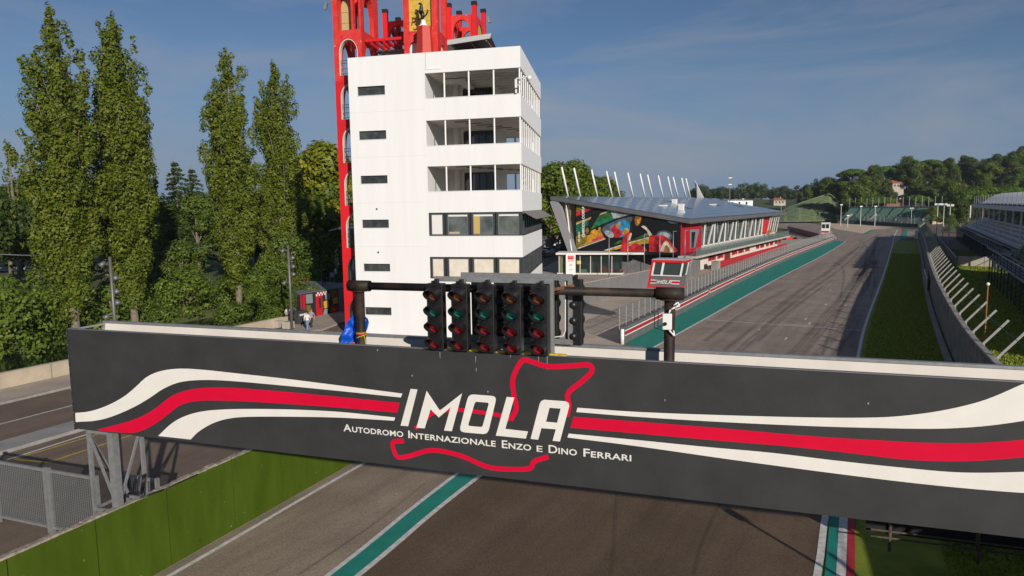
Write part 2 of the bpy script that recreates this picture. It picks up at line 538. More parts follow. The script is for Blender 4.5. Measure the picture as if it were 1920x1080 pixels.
# street and its pavements
st = flat('street', [tuple(ST.p(x, y, 0))[:2] for x, y in ((-90, -3.0), (-90, -34), (46, -34), (46, -3.0))], 0.006, asp_street)
pavement = mat('pavement_paving', (0.38, 0.32, 0.26), 0.9, var=0.12, vscale=0.8, detail=6, bump=0.2, bscale=25)
kerb_m = mat('kerb_stone', (0.26, 0.24, 0.22), 0.9, var=0.2, vscale=2.5, bump=0.3, bscale=20)
pv = empty('pavement', ST.p(0, -1.5, 0)); pv['kind'] = 'structure'
slabw = 3.05
sl = MB(); sl.box(Fr((0, 0, 0), ST.x), 0.006, slabw - 0.006, -2.78, -0.12, 0, 0.15)
slab_me = sl.mesh('paving_slab', pavement)
for k in range(-14, 15):
    link('paving_slab', slab_me, pv, ST.p(k * slabw, 0, 0))
kb = MB(); kb.box(Fr((0, 0, 0), ST.x), 0.004, 1.52, -3.02, -2.79, 0, 0.145)
kerb_me = kb.mesh('kerbstone', kerb_m)
for k in range(-24, 29):
    link('kerbstone', kerb_me, pv, ST.p(k * 1.525, 0, 0))
ki = empty('kerb_island', ST.p(0, -10.7, 0)); ki['kind'] = 'structure'
ib = MB(); ib.box(Fr((0, 0, 0), ST.x), 0.01, 5.98, -11.45, -9.95, 0, 0.16)
isl_me = ib.mesh('island_slab', mat('island_concrete', (0.27, 0.26, 0.25), 0.9, var=0.12, vscale=1.0, bump=0.3, bscale=20))
for k in range(-8, 8):
    link('island_slab', isl_me, ki, ST.p(k * 6 - 2, 0, 0))
def gline(name, a, b, w, z, m, parent, up=0.0):
    a = G(*a); b = G(*b); d = (b - a).normalized(); n = Vector((-d.y, d.x, 0)) * (w / 2)
    q = MB().quad((a - n) + Vector((0, 0, z)), (b - n) + Vector((0, 0, z)), (b + n) + Vector((0, 0, z)), (a + n) + Vector((0, 0, z))).build(name, m, parent, fix=False)
    if q.data.polygons[0].normal.z < 0: q.data.flip_normals()
    return q
a = ST.p(-60, -6.7, 0); b = ST.p(40, -6.7, 0)
MB().quad(ST.p(-60, -6.75, .011), ST.p(40, -6.75, .011), ST.p(40, -6.63, .011), ST.p(-60, -6.63, .011)).build('centre_line', paint_line, st)
gline('lane_line', (13, 862.5), (330, 762), 0.14, .011, paint_line, st)
gline('parking_line', (25, 861.7), (330, 771), 0.13, .012, paint_yellow, st)
gline('parking_line', (25, 861.7), (90, 867.5), 0.13, .012, paint_yellow, st)
gline('parking_line', (90, 867.5), (330, 789), 0.13, .012, paint_yellow, st)

# paddock and pit lane
flat('paddock', [(-18, 2), (-9.9, 18.9), (-6.4, 27.2), (0.5, 43), (-3, 50), (-14, 62), (-9, 100), (0, 190), (30, 235), (86, 235), (84, 190), (8.1, 50.6), (-3.1, 22), (-9, 8)], 0.010, asp_pad)
left_edge = resample([(-9.6, 6.5), (-4.3, 18.5), (-1.2, 25.8), (9.6, 48.6), (16.7, 61.1), (33.6, 90.8), (57.4, 131.5), (81.7, 174.6)], 90)
right_edge = resample([(0.2, 3.0), (8.1, 18.1), (9.9, 21.7), (21.6, 43.8), (30.1, 59.6), (49.0, 93.4), (76.9, 143.9), (97.5, 181.5)], 90)
trk = empty('race_track', (5, 22, 0)); trk['kind'] = 'structure'
cut = 19
def lift(l, z): return [Vector((p.x, p.y, z)) for p in l]
for nm, i0, i1, m in (('near_asphalt', 0, cut + 1, asp_near), ('asphalt_surface', cut, 90, asp_track)):  # near stretch is darker and browner than the rest
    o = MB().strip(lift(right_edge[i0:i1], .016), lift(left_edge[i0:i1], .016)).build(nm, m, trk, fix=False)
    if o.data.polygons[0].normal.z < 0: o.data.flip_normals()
far = g2([(1583, 455), (1566, 452), (1530, 444), (1490, 433), (1450, 424), (1440, 414.5), (1476, 415.5), (1507, 416.7), (1540, 422), (1571, 431), (1600, 435.5), (1618, 438.5), (1637, 430.5), (1690, 427.5), (1735, 437), (1690, 447), (1668, 470)])
flat('asphalt_surface', far, .014, asp_track, trk)
flat('gravel_trap', g2([(1545, 418), (1600, 420.5), (1685, 426), (1690, 427.2), (1637, 430.2), (1618, 438.2), (1600, 435), (1571, 430.5), (1543, 422)]), 0.013, gravel_m)
flat('kerb_strip', g2([(1617, 438.5), (1634, 431), (1639, 431.5), (1622, 440)]), .019, paint_teal, trk)
flat('kerb_strip', g2([(1687, 447), (1691, 428), (1701, 428), (1700, 447)]), .019, paint_teal, trk)
flat('kerb_strip', g2([(1690, 437), (1691.5, 428), (1695, 428), (1694, 437)]), .023, paint_red, trk)
flat('grass_sliver', g2([(1552, 423.4), (1584, 429), (1612, 435.2), (1617, 437.6), (1600, 435), (1571, 430.6), (1545, 422.6)]), .012, mat('sliver_grass', (.22, .22, .03), .95))
flat('grass_sliver', g2([(1470, 414.4), (1510, 415), (1550, 417.5), (1545, 418.5), (1507, 416.4)]), .011, MATS['sliver_grass'])
flat('dirt_strip', g2([(1700, 445), (1701, 431), (1735, 432), (1738, 445)]), .008, gravel_m)
# pit exit lane left of the teal strip, its edge lines
strip_l = resample([(-10.5, 6.5), (-5.15, 18.5), (-2.1, 26.0), (8.3, 49.6)], 40)
lane = MB().strip(lift(strip_l, .014), lift(resample([(-15.5, 6.5), (-10, 18.6), (-6.4, 27.2), (1.5, 45)], 40), .014)).build('exit_lane_asphalt', asp_pit, trk, fix=False)
if lane.data.polygons[0].normal.z < 0: lane.data.flip_normals()
l2 = resample([(-9.6, 6.5), (-4.3, 18.5), (-1.2, 25.8), (9.6, 48.6)], 40)
o = MB().strip(lift(l2, .020), lift(strip_l, .020)).build('teal_strip', paint_teal, trk, fix=False)
if o.data.polygons[0].normal.z < 0: o.data.flip_normals()
ribbon('edge_line', l2, -0.09, 0.09, .025, paint_line, trk)
ribbon('edge_line', strip_l, -0.08, 0.08, .025, paint_line, trk)
ribbon('edge_line', resample([(-14.9, 6.5), (-9.55, 18.6), (-6.2, 26.5), (1.9, 45)], 40), -0.08, 0.08, .020, paint_line, trk)
pw = resample([(8.1, 50.6), (14.9, 63.3), (27.6, 87.1), (49.3, 125.8), (82.0, 181.0)], 60)
pr = resample([(9.6, 48.6), (16.7, 61.1), (33.6, 90.8), (57.4, 131.5), (81.7, 174.6), (84.6, 181.2), (84.0, 184.0)], 60)
o = MB().strip(lift(pr, .021), lift(pw, .021)).build('teal_strip', paint_teal, trk, fix=False)
if o.data.polygons[0].normal.z < 0: o.data.flip_normals()
ribbon('edge_line', pr, -0.09, 0.09, .026, paint_line, trk)
ribbon('edge_line', right_edge, -0.10, 0.10, .024, paint_line, trk)
ribbon('edge_line', resample([(97.5, 181.5), (116, 215), (136.9, 252.3)], 12), -0.12, 0.12, .024, paint_line, trk)
gline('start_line', (1325, 600), (1622, 620.5), 0.16, .024, paint_line, trk)
# grid boxes on the far side of the gantry
for (x, y) in ((1420, 620), (1470, 637), (1515, 608), (1546, 572), (1583, 574), (1555, 545), (1508, 600)):
    p = G(x, y)
    d = TW * 0.9
    gline_m = MB().quad(p + Vector((0, 0, .024)), p + d + Vector((0, 0, .024)), p + d + Vector((.12, -.07, .024)), p + Vector((.12, -.07, .024))).build('grid_mark', paint_line, trk, fix=False)
    if gline_m.data.polygons[0].normal.z < 0: gline_m.data.flip_normals()
for (a, b) in (((1545, 572.5), (1574, 573)), ((1470, 608), (1548, 613)), ((1577, 545), (1600, 546))):
    gline('grid_mark', a, b, 0.12, .024, paint_line, trk)
# tyre rubber and other dark marks: long streaks, soft at the sides
rub = bpy.data.materials.new('dark_streak'); rub.use_nodes = True
t = rub.node_tree; b_ = t.nodes['Principled BSDF']; b_.inputs['Base Color'].default_value = (0.040, 0.037, 0.036, 1); b_.inputs['Roughness'].default_value = 0.8
uvn = t.nodes.new('ShaderNodeUVMap'); uvn.uv_map = 'UVMap'
mp_ = t.nodes.new('ShaderNodeMapping'); mp_.inputs['Scale'].default_value = (.06, 3.2, 1); t.links.new(uvn.outputs[0], mp_.inputs[0])
nn = t.nodes.new('ShaderNodeTexNoise'); nn.inputs['Scale'].default_value = 1.0; nn.inputs['Detail'].default_value = 5; t.links.new(mp_.outputs[0], nn.inputs['Vector'])
rr = t.nodes.new('ShaderNodeMapRange'); rr.inputs[1].default_value = 0.30; rr.inputs[2].default_value = 0.70; rr.inputs[3].default_value = 0.0; rr.inputs[4].default_value = 0.36; t.links.new(nn.outputs[0], rr.inputs[0])
sx = t.nodes.new('ShaderNodeSeparateXYZ'); t.links.new(uvn.outputs[0], sx.inputs[0])
pp = t.nodes.new('ShaderNodeMath'); pp.operation = 'PINGPONG'; pp.inputs[1].default_value = .5; t.links.new(sx.outputs[1], pp.inputs[0])
r3 = t.nodes.new('ShaderNodeMapRange'); r3.interpolation_type = 'SMOOTHSTEP'; r3.inputs[1].default_value = 0; r3.inputs[2].default_value = .38; t.links.new(pp.outputs[0], r3.inputs[0])
m1 = t.nodes.new('ShaderNodeMath'); m1.operation = 'MULTIPLY'; t.links.new(rr.outputs[0], m1.inputs[0]); t.links.new(r3.outputs[0], m1.inputs[1])
tp = t.nodes.new('ShaderNodeBsdfTransparent'); ms = t.nodes.new('ShaderNodeMixShader')
t.links.new(m1.outputs[0], ms.inputs[0]); t.links.new(tp.outputs[0], ms.inputs[1]); t.links.new(b_.outputs[0], ms.inputs[2]); t.links.new(ms.outputs[0], t.nodes['Material Output'].inputs[0])
mk_n = 0
def soft_mark(line, w):
    """dark ribbon with UVs: u metres along, v 0..1 across"""
    global mk_n
    mk_n += 1; z = .0275 + .0004 * mk_n
    A = offset(line, w / 2); B = offset(line, -w / 2); n = len(line); u0 = random.uniform(0, 90)
    me = bpy.data.meshes.new('track_mark'); o3 = wloc(trk)
    me.from_pydata([(p.x - o3.x, p.y - o3.y, z) for p in A + B], [], [(i, i + 1, n + i + 1, n + i) for i in range(n - 1)])
    me.materials.append(rub); uv = me.uv_layers.new(name='UVMap'); ds = [0.0]
    for p, q in zip(line[:-1], line[1:]): ds.append(ds[-1] + (q - p).length)
    for i, pl in enumerate(me.polygons):
        for li, (du, dv) in zip(pl.loop_indices, ((ds[i], 0), (ds[i + 1], 0), (ds[i + 1], 1), (ds[i], 1))): uv.data[li].uv = (du + u0, dv)
    if me.polygons[0].normal.z < 0: me.flip_normals()
    return link('track_mark', me, trk)
marks = [([(1345, 668), (1440, 592), (1500, 545), (1560, 505), (1592, 480), (1612, 462)], .9), ([(1375, 668), (1452, 598), (1512, 549), (1570, 509), (1601, 482), (1620, 460)], .8),
         ([(1478, 668), (1540, 600), (1590, 540), (1620, 498), (1638, 468), (1648, 445)], .9), ([(1500, 668), (1556, 602), (1602, 540), (1628, 500), (1642, 462)], .9),
         ([(1530, 668), (1575, 618), (1610, 560), (1632, 510)], 1.1), ([(1560, 668), (1590, 630), (1612, 590)], 1.0), ([(1420, 640), (1500, 570), (1560, 525)], .6),
         ([(1627, 545), (1633, 510), (1641, 490), (1636, 470), (1640, 452)], .5), ([(1640, 540), (1647, 515), (1643, 490), (1650, 468)], .5), ([(1632, 560), (1640, 520), (1636, 488)], .5),
         ([(1575, 560), (1583, 520), (1578, 500), (1560, 490)], .4), ([(1594, 652), (1599, 640), (1601, 622)], .6), ([(1620, 500), (1626, 470), (1618, 455), (1600, 447)], .5), ([(1600, 524), (1622, 505), (1646, 500)], 1.6), ([(1604, 518), (1622, 500), (1644, 492)], 1.6), ([(1610, 530), (1628, 510), (1640, 488)], 1.8),  # the three broadest overlap into one dark patch
         ([(1560, 500), (1600, 470), (1630, 450), (1650, 440)], .8), ([(1320, 640), (1400, 585), (1480, 540)], .7)]
for mk, w in marks: soft_mark(resample([tuple(G(*p)) for p in mk], 30), w)
for (x, y, w) in ((1432, 576, 1.6), (1490, 598, 1.8), (1528, 560, 1.8), (1560, 590, 2.2), (1513, 638, 2.4), (1590, 612, 2.0), (1505, 660, 2.6), (1535, 652, 2.2), (1448, 565, 1.5), (1555, 640, 1.8)):
    p = G(x, y); r_ = Vector((TW.y, -TW.x, 0)) * (w / 2); soft_mark([p - r_, p, p + r_], .22)
for mk, w in (([(1146, 1080), (1150, 1040), (1157, 925)], .16), ([(1300, 1080), (1318, 1020), (1351, 945)], .14), ([(560, 1080), (700, 985), (800, 905)], .14)): soft_mark(resample([tuple(G(*p)) for p in mk], 16), w)
# verge of grass between the track and the debris fence
def rfp(s_, l_): return (26.6 + .483 * s_ + .8756 * l_, 42.2 + .8756 * s_ - .483 * l_)
fence_base = resample([rfp(-52, 6.4), rfp(-36, 3.8), rfp(-24, 2.0), rfp(-14, 1.0), rfp(0, .25), rfp(26, -.1), rfp(56, 0), rfp(99, .45), rfp(140, .6), rfp(180, .7)], 120)
vg = MB().strip(lift(fence_base[:108], .005), lift(resample([tuple(p) for p in right_edge], 108), .005)).build('grass_verge', grass_m, None, fix=False)
if vg.data.polygons[0].normal.z < 0: vg.data.flip_normals()
vg['kind'] = 'structure'
spect = MB().strip(lift(offset(fence_base, 9.5)[:108], .007), lift(offset(fence_base, 0.2)[:108], .007)).build('spectator_lawn', grass_m, None, fix=False)
if spect.data.polygons[0].normal.z < 0: spect.data.flip_normals()
spect['kind'] = 'structure'
# striped kerb near the camera
def kq(x0, x1, X0, X1, z, m, nm):
    p = [G(x0, 972), G(x1, 972), G(X1, 1080), G(X0, 1080)]
    e0 = p[0] + (p[0] - p[3]) * 1.6; e1 = p[1] + (p[1] - p[2]) * 1.6; e2 = p[2] + (p[2] - p[1]) * 2; e3 = p[3] + (p[3] - p[0]) * 2
    flat(nm, [tuple(e0)[:2], tuple(e1)[:2], tuple(e2)[:2], tuple(e3)[:2]], z, m, trk)
kq(1556, 1573, 1546, 1567, .030, paint_teal, 'kerb_stripe')
kq(1573.5, 1589.5, 1567.5, 1586, .030, paint_line, 'kerb_stripe')
kq(1590, 1603, 1586.5, 1603, .030, paint_red, 'kerb_stripe')
# grass blades: tufts along the verge and lawn, uncountable
def blades(name, n, pts_fn, h, m):
    c = pts_fn(n); a = RNG.uniform(0, 6.283, n); hh = h * RNG.uniform(.5, 1.3, n); w = hh * .35
    dx = np.cos(a); dy = np.sin(a); le = RNG.normal(0, .35, (n, 2)) * hh[:, None]
    v = np.zeros((n, 3, 3)); v[:, 0] = c; v[:, 1] = c; v[:, 2] = c
    v[:, 0, 0] -= dx * w; v[:, 0, 1] -= dy * w; v[:, 1, 0] += dx * w; v[:, 1, 1] += dy * w
    v[:, 2, :2] += le; v[:, 2, 2] += hh
    me = bpy.data.meshes.new(name); me.from_pydata([], [], [])
    me.vertices.add(n * 3); me.vertices.foreach_set('co', v.ravel()); me.loops.add(n * 3); me.loops.foreach_set('vertex_index', np.arange(n * 3, dtype=np.int32))
    me.polygons.add(n); me.polygons.foreach_set('loop_start', np.arange(0, n * 3, 3, dtype=np.int32)); me.materials.append(m); me.update(); me.validate()
    o = link(name, me); return o
ra = np.array([tuple(p) for p in resample([tuple(p) for p in right_edge], 108)]); fb = np.array([tuple(p) for p in fence_base[:108]]); fo = np.array([tuple(p) for p in offset(fence_base, 8.5)[:108]])
def verge_pts(n):
    i = 5 + (RNG.random(n) ** 1.7 * 75); k = i.astype(int); f = (i - k)[:, None]; t_ = np.where(i < 24, RNG.uniform(.42, 1, n), RNG.uniform(.06, 1, n))[:, None]
    A = ra[k] * (1 - f) + ra[k + 1] * f; B = fb[k] * (1 - f) + fb[k + 1] * f
    p = A * (1 - t_) + B * t_; p[:, 2] = .004; return p
def lawn_pts(n):
    i = 8 + (RNG.random(n) ** 1.5 * 80); k = i.astype(int); f = (i - k)[:, None]; t_ = RNG.uniform(.05, 1, n)[:, None]
    A = fb[k] * (1 - f) + fb[k + 1] * f; B = fo[k] * (1 - f) + fo[k + 1] * f
    p = A * (1 - t_) + B * t_; p[:, 2] = .006; return p
blade_m = mat('grass_blade', (0.165, 0.22, 0.010), 0.8, col2=(0.26, 0.30, 0.020), vscale=2.2, detail=5)
tag(blades('grass_blades', 110000, verge_pts, .09, blade_m), 'short mown grass on the verge beside the track', 'grass', kind='stuff')
tag(blades('lawn_blades', 70000, lawn_pts, .12, blade_m), 'shaded rough grass behind the concrete debris fence', 'grass', kind='stuff')
# ================================================================== start gantry
TL = D(127, 617, 18.2)
TR = G(1920, 717.5, TL.z)
GA = Fr((TL.x, TL.y, 0), (TR - TL))            # x along the beam, y away from camera
SPAN = (TR - TL).length
S_END = SPAN + 9.0
ZT, ZB = TL.z, 4.345
banner_dark = mat('banner_charcoal', (0.034, 0.034, 0.035), 0.62, var=0.16, vscale=1.1, detail=6, bump=0.10, bscale=60, spec=0.35)
vinyl_white = mat('vinyl_white', (0.74, 0.71, 0.66), 0.6, var=0.04, vscale=1.5, detail=6)
vinyl_red = mat('vinyl_red', (0.62, 0.002, 0.034), 0.7, spec=0.15, var=0.05, vscale=1.2)
cream = mat('cream_panel', (0.70, 0.66, 0.60), 0.7, var=0.05, vscale=1.2, detail=6)
gan = empty('start_gantry', GA.p(0.4, 0.6, 0), 'charcoal banner start gantry bridging the whole track with red and white stripes', 'gantry')
fp = MB().box(GA, 0, S_END, 0.0, 0.05, ZB, ZT).build('front_panel', banner_dark, gan)
MB().box(GA, -0.035, -0.002, -0.03, 0.06, ZB - 0.02, ZT + 0.02).build('edge_trim', mat('trim_dark', (0.06, 0.065, 0.07), 0.45, metal=0.5), fp)
eb = MB()
for k in range(9):
    c = GA.p(-0.02, -0.033, ZB + 0.15 + k * 0.3); eb.sphere(c, 0.012, n=6, m=4)
eb.build('rivets', steel, fp)['kind'] = 'stuff'
MB().box(GA, 0, S_END, -0.012, 0.07, ZT + 0.002, ZT + 0.02).build('top_trim', mat('trim_alu', (0.20, 0.20, 0.21), 0.5, metal=0.4), fp)
s0_ = GA.hit(195, 604, 1.08)[0]
rp_ = MB().box(GA, s0_, S_END, 1.08, 1.13, ZB, ZT - 0.01).build('rear_panel', cream, gan)
MB().box(GA, s0_ - 0.02, S_END, 1.05, 1.17, ZT - 0.006, ZT + 0.05).build('cap_rail', steel, rp_)
MB().box(GA, 0.05, S_END, 0.06, 1.07, ZB + 0.02, ZB + 0.10).build('walkway', steel, gan)
ef = MB(); ef.beam(GA.p(0.03, 0.08, ZT - .03), GA.p(s0_ + .03, 1.05, ZT - .03), 0.05)
ef.beam(GA.p(0.03, 0.08, ZB + .2), GA.p(s0_ + .03, 1.05, ZB + .2), 0.05); ef.beam(GA.p(0.03, 0.08, ZB + .2), GA.p(s0_ + .03, 1.05, ZT - .05), 0.04)
ef.build('end_frame', steel, gan)
for k in range(8):
    s = 0.9 + k * 2.9
    fr_ = MB(); fr_.beam(GA.p(s, .09, ZB + .12), GA.p(s, .09, ZT - .03), .05); fr_.beam(GA.p(s, 1.04, ZB + .12), GA.p(s, 1.04, ZT - .75), .06); fr_.beam(GA.p(s, .09, ZT - .9), GA.p(s, 1.04, ZT - .9), .05)
    fr_.build('cross_frame', steel, gan)
# truss legs of the left support, and the same out of sight at the right end
def truss(s_off, y_off, zb):
    A = [(0.30 + s_off, 0.10 + y_off), (1.12 + s_off, 0.10 + y_off), (1.12 + s_off, 1.0 + y_off), (0.30 + s_off, 1.0 + y_off)]
    for i, (sx, yy) in enumerate(A):
        w = 0.19 if i == 1 else 0.085
        MB().box(GA, sx - w / 2, sx + w / 2, yy - w / 2, yy + w / 2, zb, ZB - 0.012).build('leg', steel, gan)
    zs = [zb + .3, zb + 2.15, ZB - .07]
    for i in range(4):
        a, b = A[i], A[(i + 1) % 4]
        for z in zs:
            MB().beam(GA.p(a[0], a[1], z), GA.p(b[0], b[1], z), 0.055, 0.075).build('brace', steel, gan)
        (c, d) = (a, b) if i % 2 == 0 else (b, a)
        MB().beam(GA.p(c[0], c[1], zs[2] - .06), GA.p(d[0], d[1], zs[1] + .08), 0.05, 0.06).build('brace', steel, gan)
        MB().beam(GA.p(d[0], d[1], zs[1] - .08), GA.p(c[0], c[1], zs[0] + .06), 0.05, 0.06).build('brace', steel, gan)
truss(0.0, 0.0, 0.0)
truss(S_END - 1.6, 0.0, 0.0)
cb = MB(); cbp = [GA.p(1.22, .85, 2.9), GA.p(1.24, .75, 2.55), GA.p(1.35, .6, 2.36), GA.p(1.45, 1.2, 2.34), GA.p(1.5, 2.4, 2.33)]
for q in range(3): cb.tube([p + Vector((.03 * q, .02 * q, .012 * q)) for p in cbp], .018, 6)
cb.build('cable', black_plastic, gan, smooth=True)

# ---- printed graphics of the front panel, thin vinyl sheets
def z3(p): return (p[0] * .4444, 600 + p[1] * .4444)
def z4(p): return (500 + p[0] * .4075, 640 + p[1] * .4075)
def z5(p): return (1200 + p[0] * .4075, 640 + p[1] * .4075)
def onp(pts, off):
    out = []
    for p in pts:
        s, z = GA.hit(p[0], p[1]); s = max(s, .004); z = min(max(z, ZB + .004), ZT - .004); out.append((s, z))
    return [GA.p(s, -off, z) for s, z in out]
def smooth2(pts, n=60):
    r = resample([(p[0], p[1], 0) for p in pts], n); return [(q.x, q.y) for q in r]
def stripe(up, lo, m, off=.005, n=64):
    A = onp(smooth2(up, n), off); B = onp(smooth2(lo, n), off)
    if up[-1][0] > 1930:                       # carry the band on to the far end of the beam
        for L_ in (A, B):
            a_, b_ = L_[-4], L_[-1]; sl = (b_.z - a_.z) / max((b_ - a_).dot(GA.x), 1e-6); s_l = (b_ - GA.o).dot(GA.x)
            for q in range(1, 13):
                ds = (S_END - .01 - s_l) * q / 12; L_.append(GA.p(s_l + ds, -off, min(ZT - .004, b_.z + sl * ds + .012 * ds * ds)))
    return MB().strip(A, B).build('stripe', m, fp, fix=False)
stripe([z3(p) for p in ((318, 392), (380, 385), (450, 362), (520, 325), (570, 285), (620, 240), (680, 215), (760, 205), (860, 210), (1000, 225), (1200, 247), (1440, 277))] + [z4((625, 240))],
       [z3(p) for p in ((318, 430), (400, 425), (470, 408), (560, 370), (630, 330), (690, 290), (760, 262), (850, 253), (960, 256), (1150, 272), (1440, 300))] + [z4((618, 258))], vinyl_white)
ru = [z3(p) for p in ((410, 462), (500, 440), (590, 410), (660, 370), (710, 330), (760, 305), (840, 288), (960, 285), (1150, 298), (1440, 325))] + [z4((613, 283))]
rl = [z3(p) for p in ((412, 464), (470, 471), (560, 476), (610, 462), (660, 435), (710, 398), (760, 360), (830, 342), (930, 340), (1100, 347), (1440, 370))] + [z4((600, 328))]
loop = smooth2(ru, 50) + list(reversed(smooth2(rl, 60)))
MB().poly([onp(loop, .005)]).build('stripe', vinyl_red, fp, fix=False)
wu = [z3(p) for p in ((668, 489), (720, 440), (770, 410), (840, 388), (930, 378), (1060, 375), (1250, 378), (1440, 388))] + [z4((592, 350))]
wl = [z3(p) for p in ((805, 504), (840, 470), (900, 435), (970, 415), (1060, 408), (1250, 408), (1440, 412))] + [z4((587, 365))]
stripe(wu, wl, vinyl_white)
ex = 1.2
stripe([z4((1430, 305))] + [z5(p) for p in ((0, 325), (400, 340), (800, 350), (1080, 350), (1250, 338), (1420, 312), (1590, 268), (1767, 193), (1960, 110))],
       [z4((1425, 325))] + [z5(p) for p in ((0, 348), (400, 372), (800, 390), (1080, 398), (1300, 402), (1450, 399), (1600, 388), (1767, 365), (1960, 330))], vinyl_white)
stripe([z4((1412, 347))] + [z5(p) for p in ((0, 370), (400, 402), (800, 437), (1100, 455), (1300, 466), (1550, 467), (1767, 452), (1960, 430))],
       [z4((1397, 397))] + [z5(p) for p in ((0, 425), (400, 460), (700, 485), (1000, 518), (1200, 542), (1380, 551), (1560, 549), (1767, 533), (1960, 512))], vinyl_red)
stripe([z4((1390, 424))] + [z5(p) for p in ((0, 455), (300, 485), (600, 512), (900, 548), (1200, 580), (1480, 603), (1767, 600), (1960, 590))],
       [z4((1384, 442))] + [z5(p) for p in ((0, 484), (400, 541), (800, 595), (1200, 645), (1500, 676), (1767, 697), (1960, 702))], vinyl_white)
def stroke(pts, w, m, off, name, closed=False):
    """round-jointed line of width w on the panel"""
    P2 = [GA.hit(*p) for p in pts]
    b = MB()
    for (a, c) in zip(P2[:-1], P2[1:]):
        a_ = Vector((a[0], a[1], 0)); c_ = Vector((c[0], c[1], 0)); d = (c_ - a_).normalized(); n = Vector((-d.y, d.x, 0)) * w / 2
        b.quad(*[GA.p(q.x, -off, q.y) for q in (a_ - n, c_ - n, c_ + n, a_ + n)])
    o1 = b.build(name, m, fp, fix=False)
    return o1
def stroke_smooth(pts, w, m, off, name):
    L_ = smooth2(pts, 90); A = []; B = []
    P2 = [Vector((*GA.hit(*p), 0)) for p in L_]
    for i, p in enumerate(P2):
        d = (P2[min(i + 1, len(P2) - 1)] - P2[max(i - 1, 0)]).normalized(); n = Vector((-d.y, d.x, 0)) * w / 2
        A.append(GA.p((p - n).x, -off, (p - n).y)); B.append(GA.p((p + n).x, -off, (p + n).y))
    return MB().strip(A, B).build(name, m, fp, fix=False)
def dens(pts):      # extra points near the corners so that the spline stays tight
    out = [pts[0]]
    for i in range(1, len(pts) - 1):
        a, b, c = pts[i - 1], pts[i], pts[i + 1]
        out += [(b[0] + (a[0] - b[0]) * .22, b[1] + (a[1] - b[1]) * .22), (b[0] + (c[0] - b[0]) * .22, b[1] + (c[1] - b[1]) * .22)]
    return out + [pts[-1]]
cw = 0.105
stroke_smooth([z4(p) for p in dens([(1122, 362), (1152, 308), (1138, 250), (1130, 180), (1150, 125), (1180, 82), (1215, 92), (1290, 117), (1400, 113), (1490, 106), (1500, 138), (1450, 185), (1382, 238), (1392, 300), (1380, 345)])], cw, vinyl_red, .005, 'circuit_line')
stroke_smooth([z4(p) for p in dens([(683, 402), (725, 365), (765, 325), (880, 312), (1095, 342), (1122, 362)])], cw * .8, vinyl_red, .0065, 'circuit_line')
stroke_smooth([z4(p) for p in dens([(632, 458), (574, 462), (598, 535), (650, 530), (745, 500), (810, 504), (900, 527), (1010, 577), (1080, 588), (1215, 588), (1228, 552), (1297, 530)])], cw, vinyl_red, .005, 'circuit_line')
def letter(loops):
    MB().poly([onp([z4(p) for p in l], .010) for l in loops]).build('letter', vinyl_white, fp, fix=False)
def rnd(pts, r=14):
    out = []
    n = len(pts)
    for i in range(n):
        a, b, c = pts[i - 1], pts[i], pts[(i + 1) % n]
        va = Vector((a[0] - b[0], a[1] - b[1], 0)); vc = Vector((c[0] - b[0], c[1] - b[1], 0)); B = Vector((b[0], b[1], 0))
        p0 = B + va.normalized() * r; p2 = B + vc.normalized() * r
        for t in (0, .33, .66, 1):
            q = p0 * (1 - t) ** 2 + B * 2 * t * (1 - t) + p2 * t * t; out.append((q.x, q.y))
    return out
IMOLA = [[[(663, 218), (695, 221), (652, 390), (617, 387)]], [[(690, 397), (737, 227), (798, 318), (900, 238), (853, 413), (817, 410), (847, 303), (793, 350), (755, 312), (728, 400)]],
         [[(930, 242), (1060, 252), (1018, 428), (886, 416)], [(960, 277), (1024, 282), (993, 394), (927, 388)]], [[(1105, 255), (1140, 258), (1099, 402), (1203, 414), (1193, 447), (1055, 433)]],
         [[(1215, 448), (1262, 270), (1390, 278), (1350, 460), (1316, 457), (1331, 404), (1265, 399), (1250, 452)], [(1302, 305), (1353, 309), (1337, 374), (1286, 369)]]]
def imola(place, h, parent, m):
    """the circuit's five-letter wordmark at height h; place(u, v) in metres"""
    k = h / 170.0; b = MB()
    for loops in IMOLA: b.poly([[place((x - 617) * k, (387 + (x - 617) * .0975 - y) * k) for x, y in l] for l in loops])
    return b.build('wordmark', m, parent, fix=False)
letter([[(663, 218), (695, 221), (652, 390), (617, 387)]])
letter([[(690, 397), (737, 227), (798, 318), (900, 238), (853, 413), (817, 410), (847, 303), (793, 350), (755, 312), (728, 400)]])
letter([rnd([(930, 242), (1060, 252), (1018, 428), (886, 416)], 24), rnd([(960, 277), (1024, 282), (993, 394), (927, 388)], 9)])
letter([[(1105, 255), (1140, 258), (1099, 402), (1203, 414), (1193, 447), (1055, 433)]])
A_o = [(1215, 448), (1257, 286), (1264, 274), (1278, 268), (1375, 275), (1389, 282), (1393, 297), (1350, 460), (1316, 457), (1331, 404), (1265, 399), (1250, 452)]
letter([A_o, [(1302, 305), (1353, 309), (1337, 374), (1286, 369)]])
s_a, z_a = GA.hit(*z4((355, 412))); s_b, z_b = GA.hit(*z4((1680, 552)))
words = [('Autodromo', 355, 630), ('Internazionale', 653, 1055), ('Enzo', 1083, 1218), ('e', 1243, 1270), ('Dino', 1298, 1428), ('Ferrari', 1458, 1678)]
